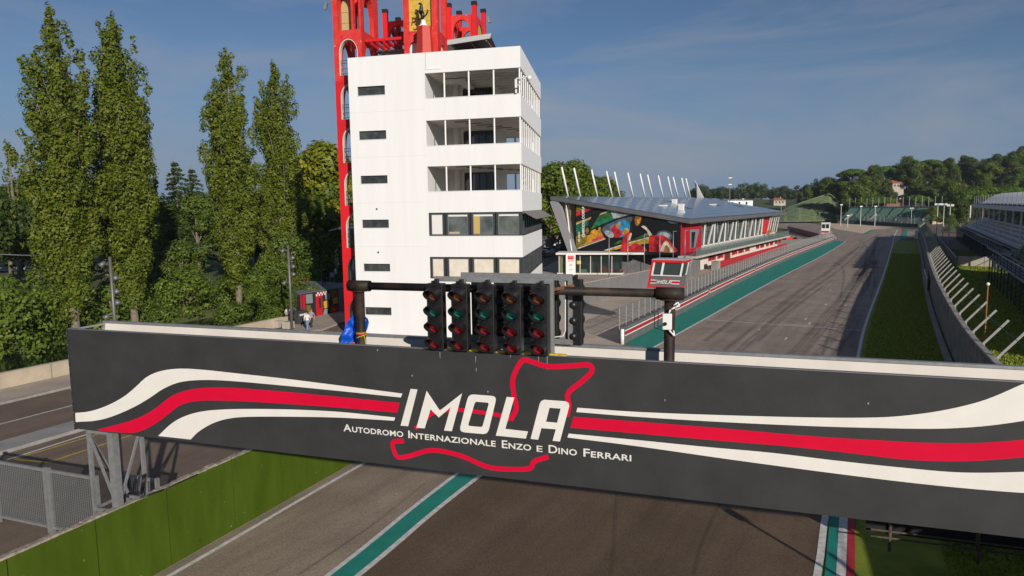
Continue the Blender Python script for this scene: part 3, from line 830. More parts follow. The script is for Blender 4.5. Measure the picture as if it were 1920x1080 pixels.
for wd, xa, xb in words:
    def yb(x): return 412 + (x - 355) * (552 - 412) / (1680 - 355)
    sa, za = GA.hit(*z4((xa, yb(xa)))); sb, zb_ = GA.hit(*z4((xb, yb(xb))))
    hgt = 0.165 if wd != 'e' else 0.125
    caps = wd.upper()
    x = sa; first = True
    # initial cap and the small caps behind it
    co1, f1 = text_mesh(caps[0], 1.0, bold=0.012); 
    wi = co1[:, 0].max() - co1[:, 0].min(); tot = sb - sa
    if len(caps) > 1:
        co2, f2 = text_mesh(caps[1:], 1.0, bold=0.018, spacing=1.05)
        k1 = hgt / co1[:, 1].max(); k2 = k1 * .74
        w1 = wi * k1; w2 = (co2[:, 0].max() - co2[:, 0].min()) * k2
        gap = .022; kx = (tot - gap) / (w1 + w2)
        MB().add([GA.p(sa + (q[0] - co1[:, 0].min()) * k1 * kx, -.010, za + q[1] * k1) for q in co1], f1).build('letter', vinyl_white, fp, fix=False)
        s2_ = sa + w1 * kx + gap
        MB().add([GA.p(s2_ + (q[0] - co2[:, 0].min()) * k2 * kx, -.010, za + q[1] * k2) for q in co2], f2).build('lettering', vinyl_white, fp, fix=False)
    else:
        k1 = hgt / co1[:, 1].max(); kx = tot / (wi * k1)
        MB().add([GA.p(sa + (q[0] - co1[:, 0].min()) * k1 * kx, -.010, za + q[1] * k1) for q in co1], f1).build('letter', vinyl_white, fp, fix=False)
# bird droppings and drip streaks on the dark banner
dp = MB()
for (x, y, l) in ((892, 668, 12), (893, 690, 7), (1026, 668, 26), (825, 660, 12), (773, 703, 3), (1247, 748, 5), (957, 663, 8), (1010, 668, 10), (708, 655, 3), (1628, 755, 3), (915, 733, 3)):
    a_ = GA.hit(x, y); b2 = GA.hit(x, y + l); w = .006 if l > 4 else .014
    dp.quad(GA.p(a_[0] - w, -.004, a_[1]), GA.p(a_[0] + w, -.004, a_[1]), GA.p(a_[0] + w * .5, -.004, b2[1]), GA.p(a_[0] - w * .5, -.004, b2[1]))
dp.build('dropping_streaks', mat('dropping', (0.35, 0.36, 0.33), 0.9), fp, fix=False)['kind'] = 'stuff'

# ---- black pipe frame that carries the lights
rust = mat('rusty_black_pipe', (0.016, 0.012, 0.010), 0.6, spec=.3, col2=(0.060, 0.036, 0.020), vscale=2.2, detail=7, bump=0.25, bscale=30, lo=.45, hi=.7)
PO = 0.62
def gp(px, py, off): s, z = GA.hit(px, py, off); return GA.p(s, off, z)
pf = empty('pipe_frame', gp(1256, 680, PO) * 1.0, 'rusty black pipe frame standing on the gantry behind the start lights', 'pipe frame')
zp = GA.hit(960, 543, PO)[1]
sL = GA.hit(674, 540, PO)[0]; sR = GA.hit(1256, 553, PO)[0]
for s in (sL, sR):
    p_ = MB().cyl(GA.p(s, PO, ZB + .1), GA.p(s, PO, zp - .1), .107, n=20).build('pillar', rust, pf, smooth=False)
    MB().cyl(GA.p(s, PO, zp - .125), GA.p(s, PO, zp - .105), .20, n=20).build('flange', rust, p_)
    tc = MB().cyl(GA.p(s - .27, PO, zp), GA.p(s + .27, PO, zp), .125, n=20); tc.build('tee_sleeve', rust, pf)
MB().cyl(GA.p(sL + .25, PO, zp), GA.p(sR - .25, PO, zp), .088, n=20).build('cross_pipe', rust, pf)
for o_ in pf.children:
    if o_.type == 'MESH': o_.data.polygons.foreach_set('use_smooth', [len(p.vertices) == 4 for p in o_.data.polygons])

# ---- start lights
def lens(name, c, e=0.0): return mat(name, c, 0.18, var=0.25, vscale=40, spec=0.8)
L_amber = lens('lens_amber', (0.30, 0.07, 0.018)); L_green = lens('lens_green', (0.004, 0.27, 0.20)); L_red = lens('lens_red', (0.58, 0.003, 0.018))
mesh_cache = {}
def light_unit(s, off, ztop, facing, label, group):
    """one column of four hooded lamps; facing -1 looks at the camera side"""
    r = empty('start_light', GA.p(s, off, ztop - 1.40), label, 'start light', group)
    fy = facing
    hb = MB().box(GA, s - .18, s + .18, off - .10, off + .10, ztop - 1.40, ztop)
    hb.build('housing', black_plastic, r, bevel=.012)
    MB().box(GA, s + .02, s + .08, off - .13, off + .0, ztop + .002, ztop + .10).build('clamp', black_plastic, r)
    MB().box(GA, s - .05, s - .0, off - .13, off + .0, ztop + .002, ztop + .06).build('clamp', black_plastic, r)
    for k, lm in enumerate((L_amber, L_green, L_red, L_red)):
        zc = ztop - .20 - k * .335
        y0 = off + fy * .101
        lp = MB()
        # ring
        n = 28; R = .163
        vs = []; fs = []
        for i in range(n):
            a = 2 * math.pi * i / n
            ca, sa = math.cos(a), math.sin(a)
            top = .5 + .5 * sa
            ln = .05 + .27 * (top ** .9)
            tilt = -.22 * ln
            for rr_, yy_ in ((R, 0), (R * 1.0, ln), (R - .008, ln), (R - .008, 0)):
                vs.append(GA.p(s + rr_ * ca, y0 + fy * yy_, zc + rr_ * sa + tilt * (yy_ > 0)))
        for i in range(n):
            j = (i + 1) % n
            for q in range(4):
                q2 = (q + 1) % 4
                fs.append((4 * i + q, 4 * i + q2, 4 * j + q2, 4 * j + q))
        vo = lp.add(vs, fs).build('visor', black_plastic, r, smooth=False)
        # lens: shallow dome
        lb_ = MB(); vs = []; fs = []
        for j_ in range(5):
            rr_ = .142 * j_ / 4; yy_ = .035 * (1 - (j_ / 4) ** 2)
            for i in range(n):
                a = 2 * math.pi * i / n; vs.append(GA.p(s + rr_ * math.cos(a), y0 + fy * (yy_ + .004), zc + rr_ * math.sin(a)))
        for j_ in range(4):
            for i in range(n):
                k2 = (i + 1) % n; fs.append((j_ * n + i, (j_ + 1) * n + i, (j_ + 1) * n + k2, j_ * n + k2))
        lb_.add(vs, fs).build('lens', lm, vo, smooth=True)
        if fy > 0:
            MB().sphere(GA.p(s, off - .10, zc), .10, n=12, m=6).build('rear_dome', black_plastic, r, smooth=True)
    return r
ords = ['first', 'second', 'third', 'fourth', 'fifth']
ztl = GA.hit(910, 533, -.02)[1]
for i, px in enumerate((819, 864.5, 913.5, 963.5, 1013.5)):
    s = GA.hit(px, 590, -.02)[0]
    light_unit(s, -.02, ztl, -1, 'column of four hooded start lamps facing the camera, %s from the left above the banner' % ords[i], 'start lights facing the camera')
RO = 0.98
sl1 = GA.hit(1086, 580, RO + .15)[0] - .1
for i in range(5):
    s = sl1 - (4 - i) * .535 - (.0)
    light_unit(s, RO + .12, ztl + .02, 1, 'black back of a start lamp column on the rear frame, %s from the left' % ords[i], 'start lights facing away')
def lframe(off, x0, x1, zt, zb, label, th=.09):
    r = empty('light_frame', GA.p(x0, off, zb), label, 'frame')
    MB().box(GA, x0, x1, off - .04, off + .04, zt - th * 1.15, zt).build('top_bar', steel, r)
    MB().box(GA, x0, x1, off - .04, off + .04, zb, zb + th).build('bottom_bar', steel, r)
    for xa in (x0, x1 - th * .85):
        MB().box(GA, xa, xa + th * .85, off - .04, off + .04, zb + th + .002, zt - th * 1.15 - .002).build('upright', steel, r)
    return r
fx0 = GA.hit(815, 525, .10)[0]; fx1 = GA.hit(1037.5, 525, .10)[0]
f1_ = lframe(.13, fx0, fx1, GA.hit(930, 520.5, .10)[1], ZT - .05, 'galvanised frame around the front start lights')
rx0 = GA.hit(865, 515, RO)[0]; rx1 = GA.hit(1073.5, 515, RO)[0]
f2_ = lframe(RO, rx0, rx1, GA.hit(970, 512.5, RO)[1], GA.hit(1069, 646, RO)[1], 'galvanised frame around the rear lights, behind the front one', .115)
wb = MB().tube([gp(1060, 528, .9), gp(1060, 560, .9), gp(1060, 620, .9), gp(1056, 630, .9), gp(1040, 632, .9)], .012).build('cable', white_plain, f2_)
MB().beam(gp(1036, 543, .2), gp(1076, 536, .9), .02, .06).build('strut', mat('rusty_flat', (0.16, 0.07, 0.03), .8, var=.3, vscale=9), f1_)
yl = empty('yellow_rail', GA.p(GA.hit(835, 651)[0], -.02, ZT + .02), 'weathered yellow strip along the banner top below the start lights', 'rail')
xa = GA.hit(836, 651)[0]; xb = GA.hit(1063, 664)[0]
for k in range(5):
    q0 = xa + (xb - xa) * k / 5; MB().box(GA, q0 + .01, q0 + (xb - xa) / 5 - .01, -.03, .03, ZT + .022, ZT + .055).build('yellow_strip', mat('yellow_worn', (0.62, 0.40, 0.02), .7, var=.3, vscale=14), yl)

# ---- wireless box on the right pillar
wx = sR
bx = empty('antenna_box', GA.p(wx - .03, PO - .125, 7.9), 'white wireless box with a cable strapped to the right black pillar', 'antenna box')
zb1 = GA.hit(1255, 618, PO - .15)[1]; zb2 = GA.hit(1255, 588, PO - .15)[1]
MB().box(GA, wx - .115, wx + .06, PO - .20, PO - .112, zb1, zb2).build('case', white_plain, bx, bevel=.012)
MB().cyl(GA.p(wx - .06, PO - .24, zb1 + .12), GA.p(wx - .06, PO - .2, zb1 + .12), .035, n=12).build('camera_eye', black_plastic, bx)
MB().tube([GA.p(wx, PO - .15, zb2), GA.p(wx + .03, PO - .17, zb2 + .08), GA.p(wx + .12, PO - .17, zb2 + .13), GA.p(wx + .20, PO - .15, zb2 + .16), GA.p(wx + .17, PO - .13, zb2 + .22), GA.p(wx + .08, PO - .13, zb2 + .16)], .017).build('cable', white_plain, bx, smooth=True)
MB().tube([GA.p(wx, PO - .15, zb1), GA.p(wx + .05, PO - .17, zb1 - .05), GA.p(wx + .11, PO - .15, zb1 - .12), GA.p(wx + .09, PO - .12, zb1 - .02)], .017).build('cable', white_plain, bx, smooth=True)

# ---- blue tarpaulin draped behind the left pillar
tarp_m = mat('blue_tarpaulin', (0.004, 0.085, 0.55), .42, var=.15, vscale=6)
import mathutils
ox = GA.hit(640, 643, PO + .25)[0]; zlo = GA.hit(645, 644, PO + .2)[1]
outl = [(637, 655), (642, 632), (650, 606), (657, 597), (666, 590), (672, 587), (680, 588), (689, 595), (693, 604), (692, 612), (688, 622), (686, 634), (684, 655)]
nu, nv = 26, 26
tv = []; tf = []
def ox_at(y):
    L_ = [(637, 655), (642, 632), (650, 606), (657, 597), (666, 589), (675, 586)]; R_ = [(684, 655), (686, 634), (688, 622), (693, 606), (690, 596), (675, 586)]
    def ip(T):
        T = sorted(T, key=lambda q: q[1])
        for a, b in zip(T[:-1], T[1:]):
            if a[1] <= y <= b[1]: return a[0] + (b[0] - a[0]) * (y - a[1]) / max(b[1] - a[1], 1e-6)
        return T[0][0] if y < T[0][1] else T[-1][0]
    return ip(L_), ip(R_)
for j in range(nv + 1):
    y = 586.3 + (655 - 586.3) * j / nv
    a, b = ox_at(y)
    for i in range(nu + 1):
        u = i / nu; px = a + (b - a) * u
        off = PO + .16 + .13 * math.cos((u - .5) * 3.0) + mathutils.noise.noise((u * 5, j * .22, 3)) * .10
        s, z = GA.hit(px, y, PO + .2); tv.append(GA.p(s, off, z))
for j in range(nv):
    for i in range(nu):
        k = j * (nu + 1) + i; tf.append((k, k + 1, k + nu + 2, k + nu + 1))
tp_ = MB().add(tv, tf).build('tarpaulin', tarp_m, None, smooth=True, fix=False)
so = tp_.modifiers.new('thick', 'SOLIDIFY'); so.thickness = .012
tag(tp_, 'crumpled bright blue tarpaulin bundled around the left black pillar', 'tarpaulin')
ti = empty('strap_ties', GA.p(sL, PO, ZT), 'yellow and red straps tied round the foot of the left pillar', 'straps')
def ring(z, r, tk, m, tilt=0):
    b = MB(); n = 20
    pts = [GA.p(sL + r * math.cos(2 * math.pi * k / n), PO + r * math.sin(2 * math.pi * k / n), z + tilt * math.cos(2 * math.pi * k / n)) for k in range(n + 1)]
    return b.tube(pts, tk, 5).build('strap', m, ti, smooth=True)
zr = GA.hit(674, 627, PO - .1)[1]
ring(zr, .112, .018, mat('strap_red', (.45, .06, .03), .7)); ring(zr + .03, .112, .01, mat('strap_yellow', (.55, .42, .02), .7)); ring(zr - .06, .115, .011, MATS['strap_yellow'], .04)
MB().tube([GA.p(sL + .1, PO - .05, zr - .04), GA.p(sL + .13, PO - .06, zr - .12), GA.p(sL + .14, PO - .07, zr - .25)], .01).build('strap', MATS['strap_yellow'], ti)
MB().tube([GA.p(sL - .2, PO - .2, zr - .2), GA.p(sL - .08, PO - .2, zr - .17), GA.p(sL - .05, PO - .2, zr - .25)], .012).build('strap', mat('strap_orange', (.6, .13, .03), .7), ti)

# ---- green concrete wall on the left edge of the track
green_m = mat('green_wall_paint', (0.044, 0.076, 0.003), 0.65, spec=.2, col2=(0.060, 0.098, 0.006), vscale=1.3, detail=8, stretch=((1.5, 1.5, .35), 0), bump=0.15, bscale=12, spots=(9.0, .74, (0.24, 0.26, 0.18)))
gw = empty('green_wall', (-10, 18.6, 0), 'tall green painted concrete slab wall along the left of the track', 'wall')
wl_pts = resample([(-16.5, 3.5), (-10.02, 18.6), (-6.4, 27.2), (0.8, 44.5)], 21)
cap_m = mat('broken_concrete_top', (0.30, 0.26, 0.21), .95, var=.35, vscale=6, bump=.8, bscale=25)
# joints where the photograph shows them
ln_ = []; acc = 0
dirw = (Vector((-6.4, 27.2, 0)) - Vector((-10.02, 18.6, 0))).normalized()
P0w = Vector((-10.02, 18.6, 0))
WFr = Fr(P0w, dirw)
WH = 2.28
jo = [WFr.hit(px, py)[0] for px, py in ((12, 1030 + 8), (178, 965), (311.5, 906), (434, 850), (525, 812), (599, 852))]
js = [jo[0] - 4.6, jo[0] - 2.3, jo[0] ] + jo[1:]
step = 2.35
while js[-1] < 27: js.append(js[-1] + step)
for a, b in zip(js[:-1], js[1:]):
    MB().box(WFr, a + .020, b - .020, 0, .16, 0, WH).build('slab', green_m, gw)
    cx = MB(); n = max(3, int((b - a) / .3))
    for k in range(n):
        q0 = a + (b - a) * k / n; q1 = a + (b - a) * (k + 1) / n
        cx.box(WFr, q0, q1, .004 + .01 * random.random(), .17, WH + .002, WH + .03 + .045 * random.random())
    cx.build('coping', cap_m, gw)
MB().box(WFr, js[0], js[-1], .03, .13, 0, WH - .02).build('joint_core', mat('joint_dark', (.02, .03, .006), .9), gw)
for px, py in ((374, 1022), (481, 962), (562, 917), (631, 879)):
    s, z = WFr.hit(px, py); MB().box(WFr, s - .03, s + .03, -.05, -.002, z - .02, z + .16).build('bracket', green_m, gw)
pk = Vector((11.3, 11.4, 0)); r = empty('marker_pole', pk, 'thin marker pole on the verge whose shadow crosses the kerb', 'pole')
MB().cyl(pk, pk + Vector((0, 0, 3.6)), .06, n=8).build('pole', steel, r); MB().box(Fr(pk, (1, 0)), -.15, .15, -.06, .06, 3.6, 3.9).build('plate', white_plain, r)
# ---- steel grating fence behind the wall
def grating_fence(fr, x0, x1, z0, z1, label, panels, cat='fence'):
    r = empty('grating_fence', fr.p(x0, 0, 0), label, cat, 'steel grating fences behind the green wall')
    w = (x1 - x0) / panels
    for k in range(panels + 1):
        MB().box(fr, x0 + k * w - .055, x0 + k * w + .055, -.05, .05, 0, z1 + .03).build('post', steel, r)
    for k in range(panels):
        a = x0 + k * w + .056; b = x0 + (k + 1) * w - .056
        MB().box(fr, a, b, -.035, .035, z1 - .10, z1 - .01).build('top_rail', steel, r)
        MB().box(fr, a, b, -.035, .035, z0, z0 + .08).build('bottom_rail', steel, r)
        g = MB(); nb = int((z1 - z0 - .2) / .052)
        for q in range(nb):
            z = z0 + .10 + q * .052; g.box(fr, a, b, -.012, .012, z, z + .011)
        nvb = int((b - a) / .085)
        for q in range(1, nvb):
            x = a + (b - a) * q / nvb; g.box(fr, x - .0055, x + .0055, -.010, .010, z0 + .09, z1 - .11)
        go = g.build('grating', mat('grating_bar', (.26, .26, .255), .5, metal=.5), r, fix=False); go['kind'] = 'stuff'
    return r
Fa = G(0, 864, 2.1); Fb = G(149, 889, 2.1)
FF = Fr((Fb.x, Fb.y, 0), Fb - Fa)
p84 = FF.hit(84, 878)[0]
wdt = 0 - p84
grating_fence(FF, p84 - 2 * 2.35, p84, .16, 2.1, 'steel grating fence panels left of the gantry leg', 2)
grating_fence(FF, p84 + .14, p84 + .14 + 2.05, .16, 2.1, 'steel grating fence panel directly behind the gantry leg', 1)
q0 = G(238, 888, 2.1); q1 = G(296, 899, 2.1)
F3 = Fr((q0.x, q0.y, 0), q1 - q0)
grating_fence(F3, 0, 1.25, .16, 2.1, 'short steel grating fence right of the gantry leg', 1)
# dark hoarding on the verge under the gantry at lower right
ha = G(1667, 1034); hbv = G(1832, 1056)
HF = Fr(ha, hbv - ha)
hd = empty('hoarding', ha, 'black sheeted hoarding on a rail frame on the grass under the gantry', 'hoarding')
hs = (hbv - ha).length
for k in range(-1, 4):
    x = k * hs
    if k >= 0: MB().cyl(HF.p(x, 0, 0), HF.p(x, 0, 3.2), .045, n=10).build('post', mat('brown_post', (.10, .075, .05), .8, var=.3, vscale=8), hd)
for z in (.42, .62):
    MB().cyl(HF.p(-.5, -.05, z), HF.p(3.4 * hs, -.05, z), .028, n=8).build('rail', MATS['brown_post'], hd)
for k in range(4):
    x0_ = k * hs - (.62 if k == 0 else -.05); x1_ = (k + 1) * hs - .05 if k else hs - .05
    MB().box(HF, x0_, x1_, .055, .075, .5, 3.1).build('sheet', mat('black_sheet', (.008, .007, .006), .8, var=.4, vscale=1.4, bump=.5, bscale=4), hd)
# ================================================================== white control tower
TF = Fr((-6.36, 53.0, 0), (0.9692, -0.2462), (0.133, 0.991))      # x along the front, y along the right flank
SL, SM, SR, TD = -5.80, 0.27, 7.40, 15.5
OPEN = [(17.86, 19.66), (14.46, 16.30), (11.15, 13.00)]
RIB = [(7.87, 9.62), (4.70, 6.35)]
TOPZ = 21.12
ct = empty('control_tower', TF.p(0.8, 7, 0), 'white concrete control tower with three open balcony floors and two dark window bands', 'tower')
inner = mat('plaster_inside', (0.80, 0.76, 0.69), .85, var=.05, vscale=1)
ceil_m = mat('balcony_ceiling', (0.74, 0.68, 0.60), .85, var=.05, vscale=1)
frame_dark = mat('window_frame_dark', (0.035, 0.038, 0.042), .5, var=.2, vscale=10)
wins = [(18.33, 18.99), (15.11, 15.75), (11.85, 12.45), (8.53, 9.15), (5.23, 5.81), (1.87, 2.46)]
def rect(fr, x0, x1, y, z0, z1): return [fr.p(x0, y, z0), fr.p(x1, y, z0), fr.p(x1, y, z1), fr.p(x0, y, z1)]
wx0, wx1 = -5.09, -2.89
b = MB(); b.prism([rect(TF, SL, SM, 0, 0, TOPZ)] + [rect(TF, wx0 - .01 * i, wx1 - .015 * i, 0, z0, z1) for i, (z0, z1) in enumerate(wins)], TF.y * .3)
b.build('front_wall', white_paint, ct)
MB().box(TF, SL, SL + .3, .302, TD, 0, TOPZ).build('side_wall', white_paint, ct)
MB().box(TF, SM - .3, SM, .302, TD - .3, 0, TOPZ - .002).build('inner_wall', white_paint, ct)
MB().box(TF, SL + .302, SR - .3, TD - .3, TD, 0, 11.1).build('rear_wall', white_paint, ct)
MB().box(TF, SL + .302, SM - .302, TD - .3, TD, 11.102, TOPZ).build('rear_wall', white_paint, ct)
MB().box(TF, SL + .302, SM - .302, .303, TD - .302, 20.3, 20.55).build('roof', concrete_grey, ct)
MB().box(TF, SM, SR - .252, .253, TD - .302, 20.3, 20.55).build('roof', concrete_grey, ct)
for i, (z0, z1) in enumerate(wins):
    x0 = wx0 - .01 * i; x1 = wx1 - .015 * i
    f = MB().prism([rect(TF, x0 + .002, x1 - .002, .13, z0 + .002, z1 - .002), rect(TF, x0 + .06, (x0 + x1) / 2 - .04, .13, z0 + .06, z1 - .06), rect(TF, (x0 + x1) / 2 + .04, x1 - .06, .13, z0 + .06, z1 - .06)], TF.y * .06).build('window_frame', frame_dark, ct)
    for a_, b_2 in ((x0 + .06, (x0 + x1) / 2 - .04), ((x0 + x1) / 2 + .04, x1 - .06)):
        MB().box(TF, a_, b_2, .16, .175, z0 + .06, z1 - .06).build('pane', mat('smoked_glass', (.045, .05, .045), .08, var=.5, vscale=1.5, spec=.7), f)
    MB().box(TF, x0 - .05, x1 + .05, -.035, .10, z0 - .03, z0 - .001).build('sill', white_plain, ct)
for z in (9.95, 6.68):
    s, _ = TF.hit(707, 403); MB().cyl(TF.p(s, -.05, z), TF.p(s, .01, z), .07, n=10).build('vent', dark_steel, ct)
# bands (parapets) on the front and on the right flank
bands = [(19.66, TOPZ), (16.30, 17.86), (13.00, 14.46), (9.62, 11.15), (6.35, 7.87), (0.0, 4.70)]
flank = mat('ribbed_white_cladding', (0.86, 0.86, 0.85), .6, var=.02, vscale=2)
for z0, z1 in bands:
    MB().box(TF, SM + .001, SR, 0.004, .25, z0, z1).build('parapet_band', white_paint, ct)
    nseg = 2; L_ = (TD - .252) / nseg
    for k in range(nseg):
        MB().box(TF, SR - .25, SR, .252 + k * L_, .25 + (k + 1) * L_ - .006, z0, z1).build('parapet_band', flank, ct)
    MB().box(TF, SM - .29, SR - .252, TD - .25, TD - .002, z0, z1).build('parapet_band', white_paint, ct) if z0 > 11 else None
    if z1 < 19: MB().box(TF, SM + .02, SR + .03, -.025, .27, z1 + .001, z1 + .035).build('coping', white_plain, ct)
# seam of the access panel at the top
s1_, z1_ = TF.hit(797, 100); s2_, z2_ = TF.hit(827, 128)
MB().box(TF, s1_, s1_ + .025, -.006, .001, z2_, TOPZ - .01).build('seam', mat('seam_grey', (.35, .34, .33), .8), ct)
MB().box(TF, s1_ + .03, s2_, -.03, .003, z2_ - .03, z2_ + .03).build('drip_ledge', white_paint, ct)
seam_w = mat('seam_white', (.66, .65, .635), .8)
for z in (17.1, 13.8, 10.4, 7.1, 3.8): MB().box(TF, SL + .02, SM - .02, -.004, -.0005, z, z + .022).build('seam', seam_w, ct)
for s_, z0_, z1_x in ((1.72, 16.4, 17.8), (3.9, 13.1, 14.4), (2.4, 9.7, 11.1), (5.2, 6.4, 7.8), (1.4, 1.0, 4.6), (4.4, .8, 4.6)): MB().box(TF, s_, s_ + .018, -.001, .0035, z0_, z1_x).build('seam', seam_w, ct)
# floors, ceilings, inner rooms and posts of the open storeys
for i, (z0, z1) in enumerate(OPEN):
    MB().box(TF, SM, SR - .252, .252, TD - .252, z0 - 1.15, z0 - .95).build('floor_slab', concrete_grey, ct)
    cs = MB().box(TF, SM, SR - .252, .252, TD - .252, z1 + .02, z1 + .17).build('ceiling', ceil_m, ct)
    if i == 0:
        for k in range(14):
            MB().box(TF, SM + .3, SR - .3, .7 + k * 1.05, .82 + k * 1.05, z1 - .10, z1 + .018).build('ceiling_beam', inner, cs)
        MB().box(TF, SM + .8, SM + 2.6, 2.2, 2.9, z1 - .34, z1 - .11).build('duct', inner, cs)
        MB().box(TF, SM + 2.0, SM + 2.6, 2.95, 6.5, z1 - .34, z1 - .11).build('duct', inner, cs)
    else:
        for k in range(7):
            x = 2.1 + k * .62; y = 1.6 + k * 1.25
            MB().box(TF, x, x + 1.25, y, y + .16, z1 - .02, z1 + .019).build('ceiling_slot', frame_dark, cs)
    rm = MB().box(TF, SM + .001, 4.6, 6.0, 6.15, z0 - .94, z1 + .018).build('room_wall', inner, ct)
    MB().box(TF, 4.45, 4.6, 6.152, TD - 3.5, z0 - .94, z1 + .018).build('room_wall', inner, ct)
    MB().cyl(TF.p(SM + 1.05, 5.85, z0 - .94), TF.p(SM + 1.05, 5.85, z1 + .018), .28, n=14).build('column', inner, ct, smooth=False)
    gx0, gx1 = 1.95, 4.35
    gl = MB().box(TF, gx0, gx1, 5.94, 5.985, z0 - .9, z1 - .35).build('glazed_door', dark_glass, ct)
    for k in range(5):
        x = gx0 + (gx1 - gx0) * k / 4; MB().box(TF, x - .05, x + .05, 5.90, 5.935, z0 - .9, z1 - .35).build('door_frame', frame_dark, gl)
    MB().box(TF, gx0, gx1, 5.895, 5.93, z1 - .349, z1 - .24).build('door_frame', frame_dark, gl)
    for s in (1.71, 3.56, 5.41, 7.30):
        MB().cyl(TF.p(s, .13, z0 + .036), TF.p(s, .13, z1 - .001), .062, n=12).build('post', white_plain, ct)
    for k in range(11):
        y = 1.35 + k * 1.37
        if y < TD - .2: MB().box(TF, SR - .15, SR - .06, y - .045, y + .045, z0 + .002, z1 - .002).build('post', white_plain, ct)
    for k in range(4):
        MB().box(TF, SM + 1.2 + k * 1.7, SM + 1.36 + k * 1.7, TD - .2, TD - .08, z0 + .002, z1 - .002).build('post', white_plain, ct)
# dark ribbon windows
blind = mat('white_blind', (0.72, 0.71, 0.68), .6); cream_blind = mat('cream_blind', (0.66, 0.58, 0.45), .7, var=.08, vscale=2, col2=(0.72, 0.68, 0.60))
room_dark = mat('office_inside', (0.10, 0.11, 0.10), .8, var=.4, vscale=.9)
for ri, (z0, z1) in enumerate(RIB):
    edges = [(SM + .02, SM + 1.24), (SM + 1.30, SM + 3.18), (SM + 3.24, SM + 5.10), (SM + 5.16, SR - .10)]
    MB().box(TF, SM + .001, SR - .3, .30, .34, z0 + .001, z1 - .001).build('office_backing', room_dark, ct)
    for k, (a_, b_2) in enumerate(edges):
        ia, ib = a_ + .17, b_2 - .14
        f = MB().prism([rect(TF, a_, b_2, .02, z0 + .002, z1 - .002), rect(TF, ia, ib, .02, z0 + .12, z1 - .12)], TF.y * .12).build('window_frame', frame_dark, ct)
        MB().prism([rect(TF, ia + .002, ib - .002, .05, z0 + .122, z1 - .122), rect(TF, ia + .05, ib - .05, .05, z0 + .17, z1 - .17)], TF.y * .04).build('sash', mat('sash_grey', (.20, .20, .20), .5), f)
        if ri == 1: pm = cream_blind
        else: pm = blind if k == 0 else mat('office_glass', (.11, .125, .115), .07, var=.45, vscale=.8, spec=.7)
        MB().box(TF, ia + .05, ib - .05, .075, .085, z0 + .17, z1 - .17).build('pane', pm, f)
        if ri == 0 and k == 2: MB().box(TF, ia + .06, ia + .52, .068, .074, z0 + .18, z1 - .30).build('curtain', mat('curtain_yellow', (.52, .36, .12), .8), f)
        if ri == 0 and k: MB().box(TF, ia + .06, ib - .06, .066, .073, z1 - .30, z1 - .18).build('blind_roll', blind, f)
        if ri == 0 and k == 1: MB().box(TF, ia + .10, ia + .9, .066, .073, z0 + .18, z0 + .33).build('desk_edge', mat('desk', (.45, .36, .24), .6), f)
    MB().box(TF, SR - .35, SR - .3, .36, TD - .4, z0 + .001, z1 - .001).build('office_backing', room_dark, ct)
    n = 11; L_ = (TD - .1) / n
    for k in range(n):
        y0 = .03 + k * L_; y1 = y0 + L_ - .02
        # frame in the flank plane
        q = lambda y, z, d: TF.p(SR - d, y, z)
        f = MB().prism([[q(y0, z0 + .003, .02), q(y1, z0 + .003, .02), q(y1, z1 - .003, .02), q(y0, z1 - .003, .02)], [q(y0 + .09, z0 + .10, .02), q(y1 - .09, z0 + .10, .02), q(y1 - .09, z1 - .10, .02), q(y0 + .09, z1 - .10, .02)]], TF.x * -.10).build('window_frame', frame_dark, ct)
        MB().box(TF, SR - .09, SR - .08, y0 + .09, y1 - .09, z0 + .10, z1 - .10).build('pane', mat('flank_glass', (.07, .10, .10), .05, var=.6, vscale=1.5, spec=.8), f)
aw = MB()
slate = mat('awning_slate', (.20, .19, .18), .8, var=.35, vscale=5)
MB().box(TF, SR + .002, SR + .04, 0.2, TD - .2, 9.45, 9.66).build('awning_rail', slate, ct)
for k in range(6):
    for j in range(10):
        y = .25 + j * 1.5 + (.35 if k % 2 else 0)
        x0, z0 = SR + .03 + k * .15, 9.60 - k * .085
        p = [TF.p(x0, y, z0), TF.p(x0 + .19, y, z0 - .11), TF.p(x0 + .19, y + 1.46, z0 - .11), TF.p(x0, y + 1.46, z0)]
        MB().prism([p], (0, 0, .025)).build('awning_tile', slate, ct)
# camera bracket at the corner
cp = empty('bracket_camera', TF.p(7.35, -.05, 18.2), 'white surveillance camera on a bracket at the balcony corner', 'camera')
MB().box(TF, 7.0, 7.16, -.18, -.02, 18.25, 18.85).build('control_box', white_plain, cp)
MB().beam(TF.p(7.1, -.1, 18.9), TF.p(8.0, -.3, 18.95), .07).build('arm', white_plain, cp); MB().beam(TF.p(7.2, -.1, 18.4), TF.p(7.8, -.26, 18.9), .05).build('strut', white_plain, cp)
MB().sphere(TF.p(8.05, -.3, 18.85), .17, n=12, m=8).build('dome', white_plain, cp, smooth=True)
MB().box(TF, 7.02, 7.14, -.2, -.03, 17.9, 18.15).build('junction_box', white_plain, cp)

